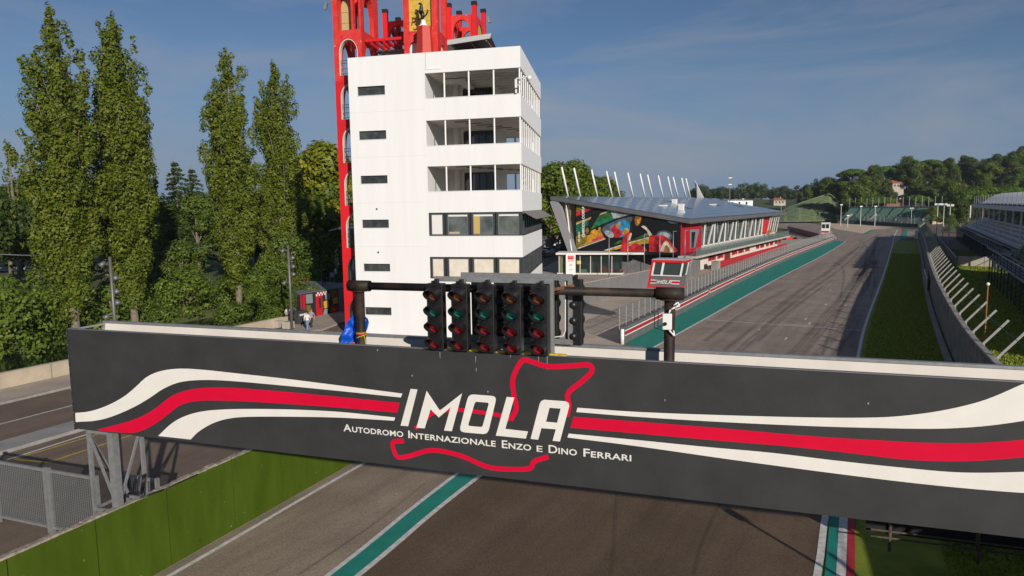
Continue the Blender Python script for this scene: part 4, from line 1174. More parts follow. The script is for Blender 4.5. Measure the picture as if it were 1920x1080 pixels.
# ================================================================== red arcade tower
red_m = mat('arcade_red', (0.60, 0.016, 0.018), .6, col2=(0.66, 0.05, 0.035), vscale=1.6, detail=7, spots=(6.0, .70, (.55, .40, .36)))
red_lo = mat('arcade_red_fresh', (0.62, 0.008, 0.014), .55, var=.08, vscale=1)
reveal = mat('arch_reveal', (.66, .62, .56), .8)
teal_iron = mat('teal_iron', (.012, .045, .045), .5)
yellow_m = mat('yellow_mosaic', (.55, .34, .015), .6, col2=(.58, .42, .10), vscale=4, detail=5, lo=.4, hi=.6)
bold_r = mat('pedestal_red', (0.52, 0.035, 0.022), .6, var=.05, vscale=1)
black_cap = mat('black_cap', (.012, .012, .012), .5)
rt = empty('arcade_tower', TF.p(-6.5, 3.5, 0), 'red tower of stacked arches rising behind the white control tower', 'tower')
def arch_loop(P, xa, xb, zb, zt, n=14, flatness=1.0):
    r = (xb - xa) / 2; xc = (xa + xb) / 2; hz = min(r * 1.35 * flatness, (zt - zb) * .75)
    pts = [P(xa, zb), P(xb, zb)]
    for k in range(n + 1):
        a = math.pi * k / n; pts.append(P(xc + r * math.cos(a), zt - hz + hz * math.sin(a)))
    return pts
def arch_wall(x0, x1, z0, z1, y, th, ops, m=red_m, name='arch_wall', side=False, parent=None):
    """a wall with arched openings; side=True runs along the flank direction instead of the front"""
    P = (lambda a, z: TF.p(y, a, z)) if side else (lambda a, z: TF.p(a, y, z))
    loops = [[P(x0, z0), P(x1, z0), P(x1, z1), P(x0, z1)]] + [arch_loop(P, *o) for o in ops]
    return MB().prism(loops, (TF.x if side else TF.y) * th).build(name, m, parent or rt)
YO = 1.6
xl = TF.hit(627.5, 30, YO)[0]; xr = xl + 2.35
zs = [20.2 - 3.32 * k for k in range(7)]              # foot of each arch, from the top
for k, zf in enumerate(zs):
    zc = zf + 3.32 - .42
    m = red_m if k == 0 else red_lo
    xa, xb = xl + .42, xr - .35
    arch_wall(xl, xr, max(zf - .42, 0), zf + 2.898, YO, .45, [(xa, xb, max(zf, .3), zf + 2.72)], m)
    arch_wall(YO + .452, YO + 3.7, max(zf - .42, 0), zf + 2.898, xl, .40, [(YO + .85, YO + 3.3, max(zf, .3), zf + 2.72)], m, side=True)
    # light reveal lining
    P = lambda a, z: TF.p(a, YO + .03, z)
    outer = arch_loop(P, xa, xb, max(zf, .3), zf + 2.72); inn = arch_loop(P, xa + .07, xb - .07, max(zf, .3) + .001, zf + 2.65)
    MB().prism([outer[1:] + [outer[0]] + [inn[0]] + list(reversed(inn[1:]))], TF.y * .40).build('arch_reveal', reveal if k < 5 else teal_iron, rt)
    rl_ = None
    if k < 5:
        for z in (.12, .5, .9, 1.12):
            o_ = MB().beam(TF.p(xa + .08, YO + .1, zf + z), TF.p(xb - .08, YO + .1, zf + z), .035).build('railing_bar', teal_iron, rt if rl_ is None else rl_)
            if rl_ is None: o_.name = 'railing'; rl_ = o_
        for q in range(9):
            x = xa + .1 + (xb - xa - .2) * q / 8; MB().beam(TF.p(x, YO + .1, zf + .121), TF.p(x, YO + .1, zf + 1.119), .022).build('railing_bar', teal_iron, rl_)
    if k >= 4:
        gb = MB().box(TF, xa + .07, xb - .07, YO + .25, YO + .27, max(zf, .3) + .05, zf + 1.5).build('glass_pane', clear_glass, rt)
        for x in (xa + .55, xa + 1.1): MB().beam(TF.p(x, YO + .22, max(zf, .3)), TF.p(x, YO + .22, zf + 2.4), .05).build('glazing_bar', teal_iron, gb)
        MB().beam(TF.p(xa + .07, YO + .22, zf + 1.5), TF.p(xb - .07, YO + .22, zf + 1.5), .05).build('glazing_bar', teal_iron, gb)
    if k in (0, 1, 2, 3, 4, 5): MB().box(TF, xl + .41, xr - .02, YO + .46, YO + 3.6, zf - .30, zf - .06).build('floor_slab', reveal, rt)
# crown above the white roof
zcb = 23.1
arch_wall(xl, xr, 23.1, 27.6, YO, .45, [(xl + .40, xl + 1.55, 23.55, 26.35), (xl + 1.72, xr - .18, 23.55, 26.1)], red_m)
arch_wall(YO + .452, YO + 3.9, 20.5, 23.098, xr - .40, .40, [(YO + .7, YO + 3.5, 20.52, 22.9)], red_m, side=True)
arch_wall(YO + .452, YO + 3.9, 23.1, 27.6, xr - .40, .40, [(YO + .75, YO + 3.1, 23.55, 26.4)], red_m, side=True)
arch_wall(YO + .452, YO + 3.9, 23.1, 27.6, xl, .40, [(YO + .75, YO + 3.5, 23.55, 26.35)], red_m, side=True)
arch_wall(xl, xr, 23.1, 27.6, YO + 3.91, .35, [(xl + .5, xr - .5, 23.55, 26.3)], red_m)
yp = MB().prism([arch_loop(lambda a, z: TF.p(a, YO + .9, z), xl + .41, xl + 1.54, 23.56, 26.2)], TF.y * .06).build('yellow_panel', mat('yellow_faded', (.48, .36, .10), .6, col2=(.40, .36, .26), vscale=2.2, detail=6), rt)
for z in (24.3, 25.1): MB().box(TF, xl + .42, xl + 1.53, YO + .86, YO + .898, z, z + .05).build('panel_bar', yellow_m, yp)
cx0 = TF.hit(761, 60, YO)[0]; cx1 = TF.hit(825, 60, YO)[0]
pz0 = TF.hit(792, 60, YO)[1]
arch_wall(cx0, cx1, 20.5, pz0 - .01, YO, .45, [(cx0 + .38, cx0 + 1.2, 20.52, pz0 - .65), (cx1 - 1.2, cx1 - .38, 20.52, pz0 - .65)], red_m)
for a_, b_2 in ((cx0 + .38, cx0 + 1.2), (cx1 - 1.2, cx1 - .38)): MB().box(TF, a_, b_2, YO + .3, YO + .36, 20.5, pz0 - .68).build('white_infill', white_paint, rt)
arch_wall(cx0, cx1, pz0, 27.6, YO, .45, [(cx0 + .40, cx1 - .45, pz0 + .12, 27.3)], red_m)
arch_wall(YO + .452, YO + 3.6, 20.5, pz0 - .01, cx1 - .42, .42, [(YO + .8, YO + 2.8, 20.52, pz0 - .6)], red_m, side=True)
MB().box(TF, cx1 - .25, cx1 - .2, YO + .82, YO + 2.78, 20.5, pz0 - .65).build('white_infill', white_paint, rt)
arch_wall(YO + .452, YO + 3.6, pz0, 27.6, cx1 - .42, .42, [(YO + .75, YO + 2.9, pz0 + .12, 27.2)], red_m, side=True)
arch_wall(YO + .452, YO + 3.6, 20.5, 27.6, cx0, .40, [(YO + .8, YO + 3.1, 21.0, 26.4)], red_m, side=True)
yp2 = MB().prism([arch_loop(lambda a, z: TF.p(a, YO + .25, z), cx0 + .41, cx1 - .46, pz0 + .13, 27.28)], TF.y * .06).build('yellow_panel', yellow_m, rt)
for py in (38, 19):
    z = TF.hit(792, py, YO)[1]; MB().box(TF, cx0 + .42, cx1 - .47, YO + .21, YO + .248, z, z + .05).build('panel_bar', mat('yellow_bar', (.62, .42, .02), .5), yp2)
# far right and far left crown modules with black capped posts
def crown(xa, xb, ya, yb, z0, zarch, caps, name):
    for (x, y, zt) in caps:
        p_ = MB().box(TF, x - .2, x + .2, y - .2, y + .2, z0, zt - .3).build('crown_post', red_lo, rt); MB().box(TF, x - .22, x + .22, y - .22, y + .22, zt - .298, zt).build('black_cap', black_cap, p_)
    arch_wall(xa + .202, xb - .202, z0, zarch, ya - .15, .3, [(xa + .35, xb - .35, z0 + .02, zarch - .35)], red_m)
    arch_wall(xa + .202, xb - .202, z0, zarch, yb - .15, .3, [(xa + .35, xb - .35, z0 + .02, zarch - .35)], red_m)
    arch_wall(ya + .202, yb - .202, z0, zarch, xb - .15, .3, [(ya + .5, yb - .5, z0 + .02, zarch - .35)], red_m, side=True)
    arch_wall(ya + .202, yb - .202, z0, zarch, xa - .15, .3, [(ya + .5, yb - .5, z0 + .02, zarch - .35)], red_m, side=True)
YR = 5.2
def hx(px, py, off): return TF.hit(px, py, off * 1.0)
ra_, rz = hx(855, 6, YR); rb_, rz2 = hx(903, 2, YR)
zar = hx(880, 28, YR)[1]
crown(ra_, rb_, YR, YR + 3.6, 22.7, zar, [(ra_, YR, rz), (rb_, YR, rz2), (ra_ + .1, YR + 3.6, rz + .35), (rb_ + .1, YR + 3.6, rz2 + .35)], 'right')
MB().box(TF, ra_ - .3, rb_ + .3, YR - .3, YR + 3.9, 20.5, 22.69).build('crown_base', dark_steel, rt)
yq = MB().prism([arch_loop(lambda a, z: TF.p(rb_ + .02, a, z), YR + .6, YR + 2.9, 22.72, zar - .4)], TF.x * .06).build('yellow_panel', yellow_m, rt)
la_, lz = hx(737.5, 17, 6.2)
crown(la_, la_ + 2.2, 6.2, 9.6, 22.4, hx(745, 40, 6.2)[1], [(la_, 6.2, lz), (la_ + 2.2, 6.2, lz - .2), (la_ + .1, 9.6, lz + .2), (la_ + 2.3, 9.6, lz)], 'left')
MB().box(TF, la_ - .2, la_ + 2.6, 6.0, 9.9, 20.5, 22.39).build('crown_base', dark_steel, rt)
# red pergola and glazed penthouse between the arches
pg = MB()
pz = hx(720, 75, 2.2)[1]; px0 = hx(690, 75, 2.2)[0]; px1 = cx0 - .02
MB().box(TF, px0, px1, 2.2, 2.34, pz - .05, pz + .16).build('pergola_beam', red_lo, rt)
for k in range(7):
    x = px0 + .15 + k * (px1 - px0 - .3) / 6; MB().box(TF, x - .07, x + .07, 2.342, 5.0, pz - .12, pz + .10).build('pergola_rafter', red_lo, rt)
ph = empty('penthouse', TF.p(px0, 4, 20.55), 'glazed rooftop room with dark mullions between the red arches', 'penthouse')
MB().box(TF, px0 + .2, px1 + 1.5, 5.2, 8.5, 20.55, 22.5).build('room', mat('penthouse_wall', (.30, .29, .27), .8), ph)
for k in range(5):
    x = px0 + .2 + k * .62; MB().box(TF, x, x + .55, 5.12, 5.19, 20.8, 22.2).build('pane', dark_glass if k % 2 else mat('penthouse_glass', (.35, .37, .35), .1), ph)
MB().box(TF, px0, px1 + 1.6, 4.9, 8.6, 22.5, 22.62).build('roof', concrete_grey, ph)
# silver canopy at the right
sc0, scz = hx(850, 80, 2.6); sc1 = hx(930, 66, 2.6)[0]
can = empty('roof_canopy', TF.p(sc0, 2.6, 20.55), 'silver edged rooftop canopy right of the red arches', 'canopy')
MB().prism([[TF.p(sc0 + .05, 1.6, 21.9), TF.p(sc1, 1.6, 22.15), TF.p(sc1 + .1, 1.6, 22.5), TF.p(sc0 + .05, 1.6, 22.25)]], TF.y * .12).build('fascia', mat('silver_fascia', (.62, .60, .57), .4, metal=.3), can)
MB().prism([[TF.p(sc0 + .05, 1.75, 22.12), TF.p(sc1, 1.75, 22.36), TF.p(sc1 - .3, 7.5, 22.36), TF.p(sc0 + .05, 7.5, 22.12)]], (0, 0, .1)).build('deck', dark_steel, can)
for x in (sc0 + .3, sc0 + 1.8, sc1 - .3): MB().beam(TF.p(x, 1.72, 22.05), TF.p(x, 7.4, 22.05), .08, .1).build('rib', mat('canopy_rib', (.25, .14, .10), .7), can)
for x in (sc0 + .35, sc1 - .6): MB().cyl(TF.p(x, 4.5, 20.55), TF.p(x, 4.5, 22.0), .06, n=8).build('post', steel, can)
# floodlights on the arcade
def floodlight(p0, p1, label):
    r = empty('floodlight', p0, label, 'floodlight')
    MB().beam(p0, p1, .04).build('arm', steel, r)
    d = (p1 - p0).normalized(); MB().beam(p1 - Vector((0, 0, .45)) + d * .12, p1 + Vector((0, 0, .02)), .22, .22).build('lamp_head', steel, r)
q = hx(625, 6, YO); floodlight(TF.p(xl - .002, YO + .2, q[1] + .15), TF.p(xl - .55, YO + .2, q[1] + .1), 'small grey floodlight on the left edge of the red tower')
q = hx(926, 30, YR + 3.6); q1 = hx(938, 30, YR + 3.6); floodlight(TF.p(rb_ + .32, YR + 3.6, q[1]), TF.p(q1[0], YR + 3.6, q1[1]), 'small grey floodlight on the right post of the red crown')
# pedestal, bell and rearing horse
hz, zp0 = hx(796.5, 50, .9)
sta = empty('horse_statue', TF.p(hz, .9, 20.55), 'black rearing horse statue on a white bell and red pedestal at the tower roof', 'statue')
def hexp(cx, cy, r0, r1, z0, z1, n=6):
    b = MB(); vs = []; fs = []
    for k in range(n):
        a = 2 * math.pi * (k + .5) / n
        vs.append(TF.p(cx + r0 * math.cos(a), cy + r0 * math.sin(a), z0)); vs.append(TF.p(cx + r1 * math.cos(a), cy + r1 * math.sin(a), z1))
    for k in range(n):
        j = (k + 1) % n; fs.append((2 * k, 2 * j, 2 * j + 1, 2 * k + 1))
    fs += [tuple(2 * k for k in reversed(range(n))), tuple(2 * k + 1 for k in range(n))]
    return b.add(vs, fs)
hexp(hz + .05, .95, .72, .55, 20.4, zp0).build('pedestal', bold_r, sta)
prof = [(.42, 0), (.40, .04), (.28, .12), (.20, .26), (.17, .42), (.10, .50), (.0, .52)]
vs = []; fs = []; n = 16
for r_, z in prof:
    for i in range(n):
        a = 2 * math.pi * i / n; vs.append(TF.p(hz + r_ * math.cos(a), .9 + r_ * math.sin(a), zp0 + z))
for j in range(len(prof) - 1):
    for i in range(n):
        k = (i + 1) % n; fs.append((j * n + i, j * n + k, (j + 1) * n + k, (j + 1) * n + i))
MB().add(vs, fs).build('bell', white_plain, sta, smooth=True)

def skin(name, pts, edges, radii, mats, parent, loc, sub=2, root=0):
    me = bpy.data.meshes.new(name)
    me.from_pydata([tuple(p) for p in pts], edges, [])
    o = bpy.data.objects.new(name, me); COL.objects.link(o)
    m = o.modifiers.new('skin', 'SKIN'); m.use_smooth_shade = True; m.branch_smoothing = .4
    sv = me.skin_vertices[0].data
    for i, r in enumerate(radii):
        sv[i].radius = (r, r) if not isinstance(r, tuple) else r
        sv[i].use_root = (i == root)
    s_ = o.modifiers.new('sub', 'SUBSURF'); s_.levels = sub; s_.render_levels = sub
    dg = bpy.context.evaluated_depsgraph_get()
    m2 = bpy.data.meshes.new_from_object(o.evaluated_get(dg)); m2.name = name
    bpy.data.objects.remove(o); bpy.data.meshes.remove(me)
    m2.materials.clear()
    for mm in (mats if isinstance(mats, (list, tuple)) else [mats]): m2.materials.append(mm)
    m2.polygons.foreach_set('use_smooth', [True] * len(m2.polygons))
    if parent is False: return m2
    return link(name, m2, parent, loc)
def hp(zx, zy, dep=0.0):
    s, z = TF.hit(600 + zx / 4, zy / 4, .9); return TF.p(s, .9 + dep, z)
hpts = [hp(778, 112), hp(765, 80), hp(768, 52), hp(772, 32), hp(760, 22), hp(748, 34),            # rump.. chest, neck, poll, head, muzzle
        hp(758, 88, .12), hp(735, 72, .14), hp(722, 68, .15), hp(724, 95, .15),                   # fore leg near
        hp(760, 92, -.12), hp(742, 88, -.14), hp(735, 100, -.14), hp(733, 118, -.14),             # fore leg far
        hp(782, 130, .10), hp(772, 145, .12), hp(786, 158, .10), hp(786, 168, .06),               # hind near
        hp(782, 128, -.10), hp(765, 148, -.12), hp(750, 148, -.12), hp(744, 143, -.12),           # hind far
        hp(798, 122), hp(810, 105), hp(818, 80), hp(815, 68)]                                      # tail
hed = [(0, 1), (1, 2), (2, 3), (3, 4), (4, 5), (1, 6), (6, 7), (7, 8), (8, 9), (1, 10), (10, 11), (11, 12), (12, 13), (0, 14), (14, 15), (15, 16), (16, 17), (0, 18), (18, 19), (19, 20), (20, 21), (0, 22), (22, 23), (23, 24), (24, 25)]
hr = [.17, .20, .15, .10, .085, .05, .09, .055, .045, .035, .09, .055, .045, .035, .12, .06, .045, .06, .12, .06, .045, .04, .05, .06, .07, .03]
org = TF.p(hz, .9, 20.55)
skin('horse', [p - org for p in hpts], hed, hr, mat('statue_black', (.012, .012, .013), .35), sta, org)

# ================================================================== low buildings left of the tower
paint_pan = [mat('graffiti_red', (.45, .012, .02), .6), mat('graffiti_black', (.02, .02, .022), .6), mat('graffiti_yellow', (.55, .36, .02), .6), mat('graffiti_olive', (.16, .13, .03), .6), mat('graffiti_grey', (.22, .25, .26), .6), mat('graffiti_orange', (.60, .18, .02), .6), mat('graffiti_white', (.7, .7, .68), .6)]
mwA = G(565, 601); mwB = G(640, 586)
MW = Fr(mwA, mwB - mwA)
mwL = (mwB - mwA).length
mh = 2.35
mw = empty('painted_wall', mwA, 'low wall with red, black and yellow painted lettering shapes and a chequered edge', 'wall')
MB().box(MW, 0, mwL, 0, .3, 0, mh).build('wall', paint_pan[1], mw)
def mural_sheet(fr, loops, m, off, parent, name='painted_shape'):
    return MB().poly([[fr.p(x, -off, z) for x, z in l] for l in loops]).build(name, m, parent, fix=False)
random.seed(3)
U = mwL / 10.0
def sh(pts, mi, off): mural_sheet(MW, [[(x * U, z * mh) for x, z in pts]], paint_pan[mi], off, mw)
sh([(0, 0), (.35, 0), (.35, 1), (0, 1)], 0, .006); sh([(.5, .02), (1.1, .02), (1.1, .98), (.5, .98)], 0, .006)
sh([(1.3, .62), (2.9, .60), (2.9, .97), (1.3, .97)], 4, .006); sh([(1.3, .22), (2.2, .22), (2.4, .52), (1.3, .56)], 3, .006); sh([(1.5, .05), (2.4, .05), (2.2, .2), (1.4, .2)], 2, .006)
sh([(3.6, .0), (5.2, .02), (5.3, .9), (6.3, .92), (6.3, .98), (3.6, .98)], 0, .006); sh([(4.4, .35), (4.9, .35), (4.9, .75), (4.4, .75)], 1, .010)
sh([(5.6, .3), (6.9, .32), (6.7, .62), (5.5, .58)], 2, .009); sh([(5.3, .06), (6.3, .05), (6.7, .28), (5.6, .27)], 4, .007); sh([(6.0, .66), (7.2, .62), (7.2, .85), (6.0, .9)], 4, .007)
sh([(7.3, .7), (9.2, .68), (9.2, .98), (7.3, .98)], 3, .006); sh([(7.9, .40), (9.3, .42), (9.2, .68), (7.8, .66)], 2, .009); sh([(6.9, .04), (9.4, .03), (9.2, .38), (8.2, .32), (7.6, .42), (6.9, .2)], 0, .006); sh([(7.6, .12), (8.6, .1), (8.5, .22), (7.7, .26)], 5, .010)
sh([(9.45, 0), (10, 0), (10, 1), (9.45, 1)], 4, .006)
for k in range(8):
    for j in range(2):
        if (k + j) % 2 == 0: sh([(3.7 + k * .35, .84 + j * .075), (4.05 + k * .35, .84 + j * .075), (4.05 + k * .35, .915 + j * .075), (3.7 + k * .35, .915 + j * .075)], 6, .012)
random.seed(4)
te = empty('terrace', MW.p(4, 4, 0), 'grey paved terrace on top of the painted wall', 'terrace')
tpoly = [(.1, .302), (mwL + 4, .302), (mwL + 4, 8.4), (5.8, 8.4)]
MB().prism([[MW.p(x, y, 0) for x, y in tpoly]], (0, 0, mh - .05)).build('base', concrete_grey, te)
MB().prism([[MW.p(x, y, mh - .048) for x, y in tpoly]], (0, 0, .088)).build('paving', mat('terrace_paving', (.16, .165, .17), .8, var=.15, vscale=2), te)
MB().box(MW, 5.9, mwL + 4, 8.1, 8.3, mh + .042, mh + .35).build('red_kerb', paint_pan[0], te)
bl = empty('painted_pavilion', MW.p(mwL + 1.4, 5, 0), 'painted pavilion with orange, red and chequered bands half hidden by the red tower', 'building')
p0 = TF.hit(630, 500, 8.5)
PVF = Fr(TF.p(-9.35, 8.0, 0), TF.x, (0.133, 0.991))
MB().box(PVF, 0, 3.4, 0, 5.0, 0, 8.2).build('body', mat('pavilion_grey', (.38, .37, .33), .8, var=.15, vscale=1), bl)
def pv_s(pts, mi, off): mural_sheet(PVF, [pts], paint_pan[mi], off, bl)
pv_s([(0, 6.0), (3.3, 4.5), (3.3, 8.1), (0, 8.1)], 0, .006); pv_s([(.0, 7.0), (1.2, 5.6), (2.2, 5.0), (2.2, 5.7), (.6, 7.4)], 5, .01); pv_s([(0, 3.6), (3.3, 3.6), (3.3, 3.9), (0, 3.9)], 0, .006); pv_s([(0, 0), (3.3, 0), (3.3, 2.2), (0, 2.2)], 0, .006)
for k in range(8):
    for j in range(4):
        if (k + j) % 2 == 0: pv_s([(k * .38, 2.25 + j * .33), (k * .38 + .38, 2.25 + j * .33), (k * .38 + .38, 2.58 + j * .33), (k * .38, 2.58 + j * .33)], 6 , .008)
        else: pv_s([(k * .38, 2.25 + j * .33), (k * .38 + .38, 2.25 + j * .33), (k * .38 + .38, 2.58 + j * .33), (k * .38, 2.58 + j * .33)], 1, .008)
MB().box(PVF, -.9, 3.6, -.3, 5.2, 8.2, 8.4).build('roof', white_plain, bl)
MB().box(PVF, -.6, 0, .3, 2.5, 7.3, 8.19).build('eaves_box', concrete_grey, bl)
# ================================================================== boundary wall, flagpoles
gwl = empty('boundary_wall', (7, 71.1, 0), 'long grey concrete boundary wall between the pavilion and the pit lane', 'wall')
BWp = [Vector((1.2, 62.6, 0)), Vector((7.0, 71.1, 0)), Vector((24.6, 96.8, 0)), Vector((27.9, 104.8, 0))]
wall_grey = mat('boundary_concrete', (0.17, 0.165, 0.165), .85, var=.14, vscale=.7, detail=7, bump=.15, bscale=10, stretch=((1, 1, .3), 0))
cap_pale = mat('pale_coping', (.40, .33, .28), .85, var=.1, vscale=2)
for a, b in zip(BWp[:-1], BWp[1:]):
    fr = Fr(a, b - a); n = max(1, round((b - a).length / 3.1)); w = (b - a).length / n
    for k in range(n):
        MB().box(fr, k * w + .008, (k + 1) * w - .008, 0, .25, 0, 2.15).build('wall_panel', wall_grey, gwl)
    MB().box(fr, 0, (b - a).length, -.03, .28, 2.151, 2.21).build('coping', cap_pale, gwl)
BW = Fr(BWp[1], BWp[2] - BWp[1])
for i, px in enumerate((1142, 1177, 1208, 1237, 1262, 1284)):
    x = BW.hit(px, 480, .12)[0]
    p = BW.p(x, .12, 2.21)
    r = empty('flagpole', p, 'thin silver flagpole on the grey boundary wall, %s from the left' % (['first', 'second', 'third', 'fourth', 'fifth', 'sixth'][i]), 'flagpole', 'flagpoles on the grey boundary wall')
    MB().cyl(p, p + Vector((0, 0, 4.35)), .055, .045, n=10).build('pole', steel, r, smooth=True)
    MB().cyl(p + Vector((0, 0, 4.30)), p + Vector((.42, -.05, 4.33)), .03, n=8).build('arm', steel, r)
    MB().cyl(p, p + Vector((0, 0, .08)), .13, n=10).build('base_plate', steel, r)

# ================================================================== pit wall and its fence
pit_m = mat('pit_wall_grey', (0.115, 0.115, 0.12), .75, var=.12, vscale=1.0, detail=6)
pwall = empty('pit_wall', (8.1, 50.6, 0), 'low dark grey pit wall with a red stripe between white lines', 'wall')
n_seg = 11
seg_pts = resample([tuple(p) for p in pw], n_seg * 4 + 1)
stripe_red = mat('stripe_dark_red', (.40, .012, .022), .6, var=.08, vscale=2)
for k in range(n_seg):
    line = seg_pts[k * 4:k * 4 + 5]
    for q in range(4):
        a, b = line[q], line[q + 1]; fr = Fr(a, b - a); L_ = (b - a).length
        MB().box(fr, 0, L_ - .015, 0.02, .30, 0, 1.22).build('wall_block', pit_m, pwall)
        x0 = 0 if q else .35; x1 = L_ - .015 if q < 3 else L_ - .45
        if k == 0 and q == 0: x0 = .05
        MB().box(fr, x0, x1, .005, .018, .66, .88).build('red_stripe', stripe_red, pwall)
        for z in (.56, .91): MB().box(fr, x0, x1, .006, .019, z, z + .07).build('white_line', vinyl_white, pwall)
    a, b = line[3], line[4]; fr = Fr(a, b - a); L_ = (b - a).length
    if k:
        fr2 = Fr(line[0], line[1] - line[0])
        imola(lambda u, v: fr2.p(-.40 + u, .003, .64 + v), .18, pwall, vinyl_white)
MB().cyl(Fr(pw[0], pw[1] - pw[0]).p(-.12, .15, 0), Fr(pw[0], pw[1] - pw[0]).p(-.12, .15, 1.1), .13, n=12).build('end_bumper', white_plain, pwall, smooth=True)
net_m = mesh_mat('pit_netting', (.30, .30, .29), (.11, .11), (.20, .20), metal=.3)
pfn = empty('pit_fence', (8.0, 51.2, 0), 'long galvanised mesh fence with posts along the pit wall', 'fence')
fl = offset(resample([tuple(p) for p in pw], 101), -.42)
post_me = MB().box(WF, -.026, .026, -.026, .026, 0, 2.62).mesh('post', mat('fence_steel', (.24, .24, .235), .5, metal=.4))
for k, p in enumerate(fl): link('post', post_me, pfn, p)
for z in (1.32, 1.95, 2.59):
    b = MB()
    for a, c in zip(fl[:-1], fl[1:]): b.beam(a + Vector((0, 0, z)), c + Vector((0, 0, z)), .036)
    b.build('rail', steel, pfn)
uv_sheet('netting', [p + Vector((0, 0, 1.3)) for p in fl], [p + Vector((0, 0, 2.60)) for p in fl], net_m, pfn)
# a low post row carrying lamps on the pit wall
for px, py in ((1435, 505),):
    pass
# ================================================================== control huts
TX = Vector((TW.y, -TW.x, 0))
hcen = D(1247, 541, 55.0)
HT = Fr((hcen.x, hcen.y, hcen.z), TX)
HT.o.z = hcen.z
hut = empty('marshal_hut', (hcen.x, hcen.y, 0), 'grey and red marshal hut with windows and lettering above the pit wall', 'hut')
hw, hd_, hh = 1.26, 1.66, 2.28
lean = .42
def HP(x, y, z): return HT.p(x + lean * (z / hh - .5) * (1.0), y, z)
def hbox(nm, x0, x1, y0, y1, z0, z1, m, parent=hut):
    return MB().hexa([HP(x0, y0, z0), HP(x1, y0, z0), HP(x1, y1, z0), HP(x0, y1, z0), HP(x0, y0, z1), HP(x1, y0, z1), HP(x1, y1, z1), HP(x0, y1, z1)]).build(nm, m, parent)
hut_red = mat('hut_red', (.66, .010, .016), .5, var=.05, vscale=2); hut_grey = mat('hut_grey', (.13, .13, .135), .6, var=.08, vscale=2)
hbox('lower_body', -hw + .16, hw, .03, hd_, .14, .98, hut_grey)
hbox('left_frame', -hw, -hw + .155, 0, hd_, .14, hh - .25, hut_red); hbox('bottom_frame', -hw, hw + .02, 0, hd_ + .02, 0, .138, hut_red)
hbox('top_frame', -hw, hw + .10, -.05, hd_ + .05, hh - .248, hh - .05, hut_red); hbox('roof', -hw + .02, hw + .14, -.08, hd_ + .1, hh - .048, hh, mat('hut_roof', (.45, .47, .5), .5))
hbox('room', -hw + .3, hw - .12, .25, hd_ - .1, .99, hh - .26, mat('hut_inside', (.02, .02, .022), .8))
for x0, x1 in ((-hw + .16, -hw + .28), (-.38, -.22), (hw - .12, hw)): hbox('window_post', x0, x1, .0, .12, .985, hh - .252, white_plain)
hbox('window_post', hw - .10, hw, hd_ - .12, hd_, .985, hh - .252, white_plain)
hbox('window_sill', -hw + .16, hw + .02, -.02, .16, .982, 1.05, white_plain)
for x0, x1 in ((-hw + .29, -.39), (-.21, hw - .13)): hbox('pane', x0, x1, .05, .065, 1.06, hh - .26, clear_glass)
hbox('pane', hw - .05, hw - .035, .13, hd_ - .13, 1.06, hh - .26, clear_glass)
for z0, z1, m in ((.60, .66, vinyl_white), (.45, .57, vinyl_red), (.36, .42, vinyl_white)):
    hbox('stripe', -hw + .2, -.62, .012, .026, z0, z1, m); hbox('stripe', .62, hw - .01, .012, .026, z0, z1, m)
imola(lambda u, v: HP(-.58 + u, .008, .38 + v), .27, hut, vinyl_white)
cl = [(.1, .68), (.15, .86), (.45, .84), (.5, .78), (.38, .68)]
b = MB()
for p, q in zip(cl[:-1], cl[1:]):
    d = Vector((q[0] - p[0], q[1] - p[1], 0)).normalized(); n_ = Vector((-d.y, d.x, 0)) * .018
    b.quad(*[HP(v.x, .014, v.y) for v in (Vector((*p, 0)) - n_, Vector((*q, 0)) - n_, Vector((*q, 0)) + n_, Vector((*p, 0)) + n_)])
b.build('circuit_line', vinyl_red, hut, fix=False)
for x, y in ((.25, .3), (.25, 1.3)):
    MB().cyl(HT.p(x, y, -hcen.z), HT.p(x, y, 0), .09, n=12).build('leg', steel, hut)
MB().box(HT, -.9, .9, .1, 1.5, -.14, -.004).build('platform', steel, hut)
hut2p = G(1547, 449)
h2 = empty('white_hut', hut2p, 'small white lookout hut with two windows at the far end of the pit wall', 'hut')
H2 = Fr(hut2p, TX)
MB().box(H2, -1.0, 1.0, 0, 1.8, 1.6, 4.4).build('cabin', white_plain, h2)
for x0, x1 in ((-.88, -.08), (.08, .88)): MB().box(H2, x0, x1, -.03, -.002, 3.0, 4.1).build('pane', dark_glass, h2)
MB().box(H2, -.95, .95, -.03, -.002, 1.8, 2.3).build('stripe', stripe_red, h2)
MB().box(H2, -1.1, 1.1, -.1, 1.9, 4.4, 4.52).build('roof', white_plain, h2)
for x in (-.85, .85):
    for y in (.1, 1.6): MB().box(H2, x - .05, x + .05, y - .05, y + .05, 0, 1.598).build('leg', dark_steel, h2)
for k, (px, py, w, h_) in enumerate(((1556, 446, 2.4, 1.7), (1563, 446, 1.6, 1.3))):
    p = G(px, py + 4); f_ = Fr(p, TX); r = empty('equipment_case', p, ['wide', 'narrow'][k] + ' dark equipment case by the far white hut', 'case')
    MB().box(f_, -w / 2, w / 2, 0, 1, 0, h_).build('body', dark_steel, r, bevel=.04); MB().box(f_, -w / 2 + .1, w / 2 - .1, -.02, 0, .15, h_ - .15).build('front', concrete_grey, r)

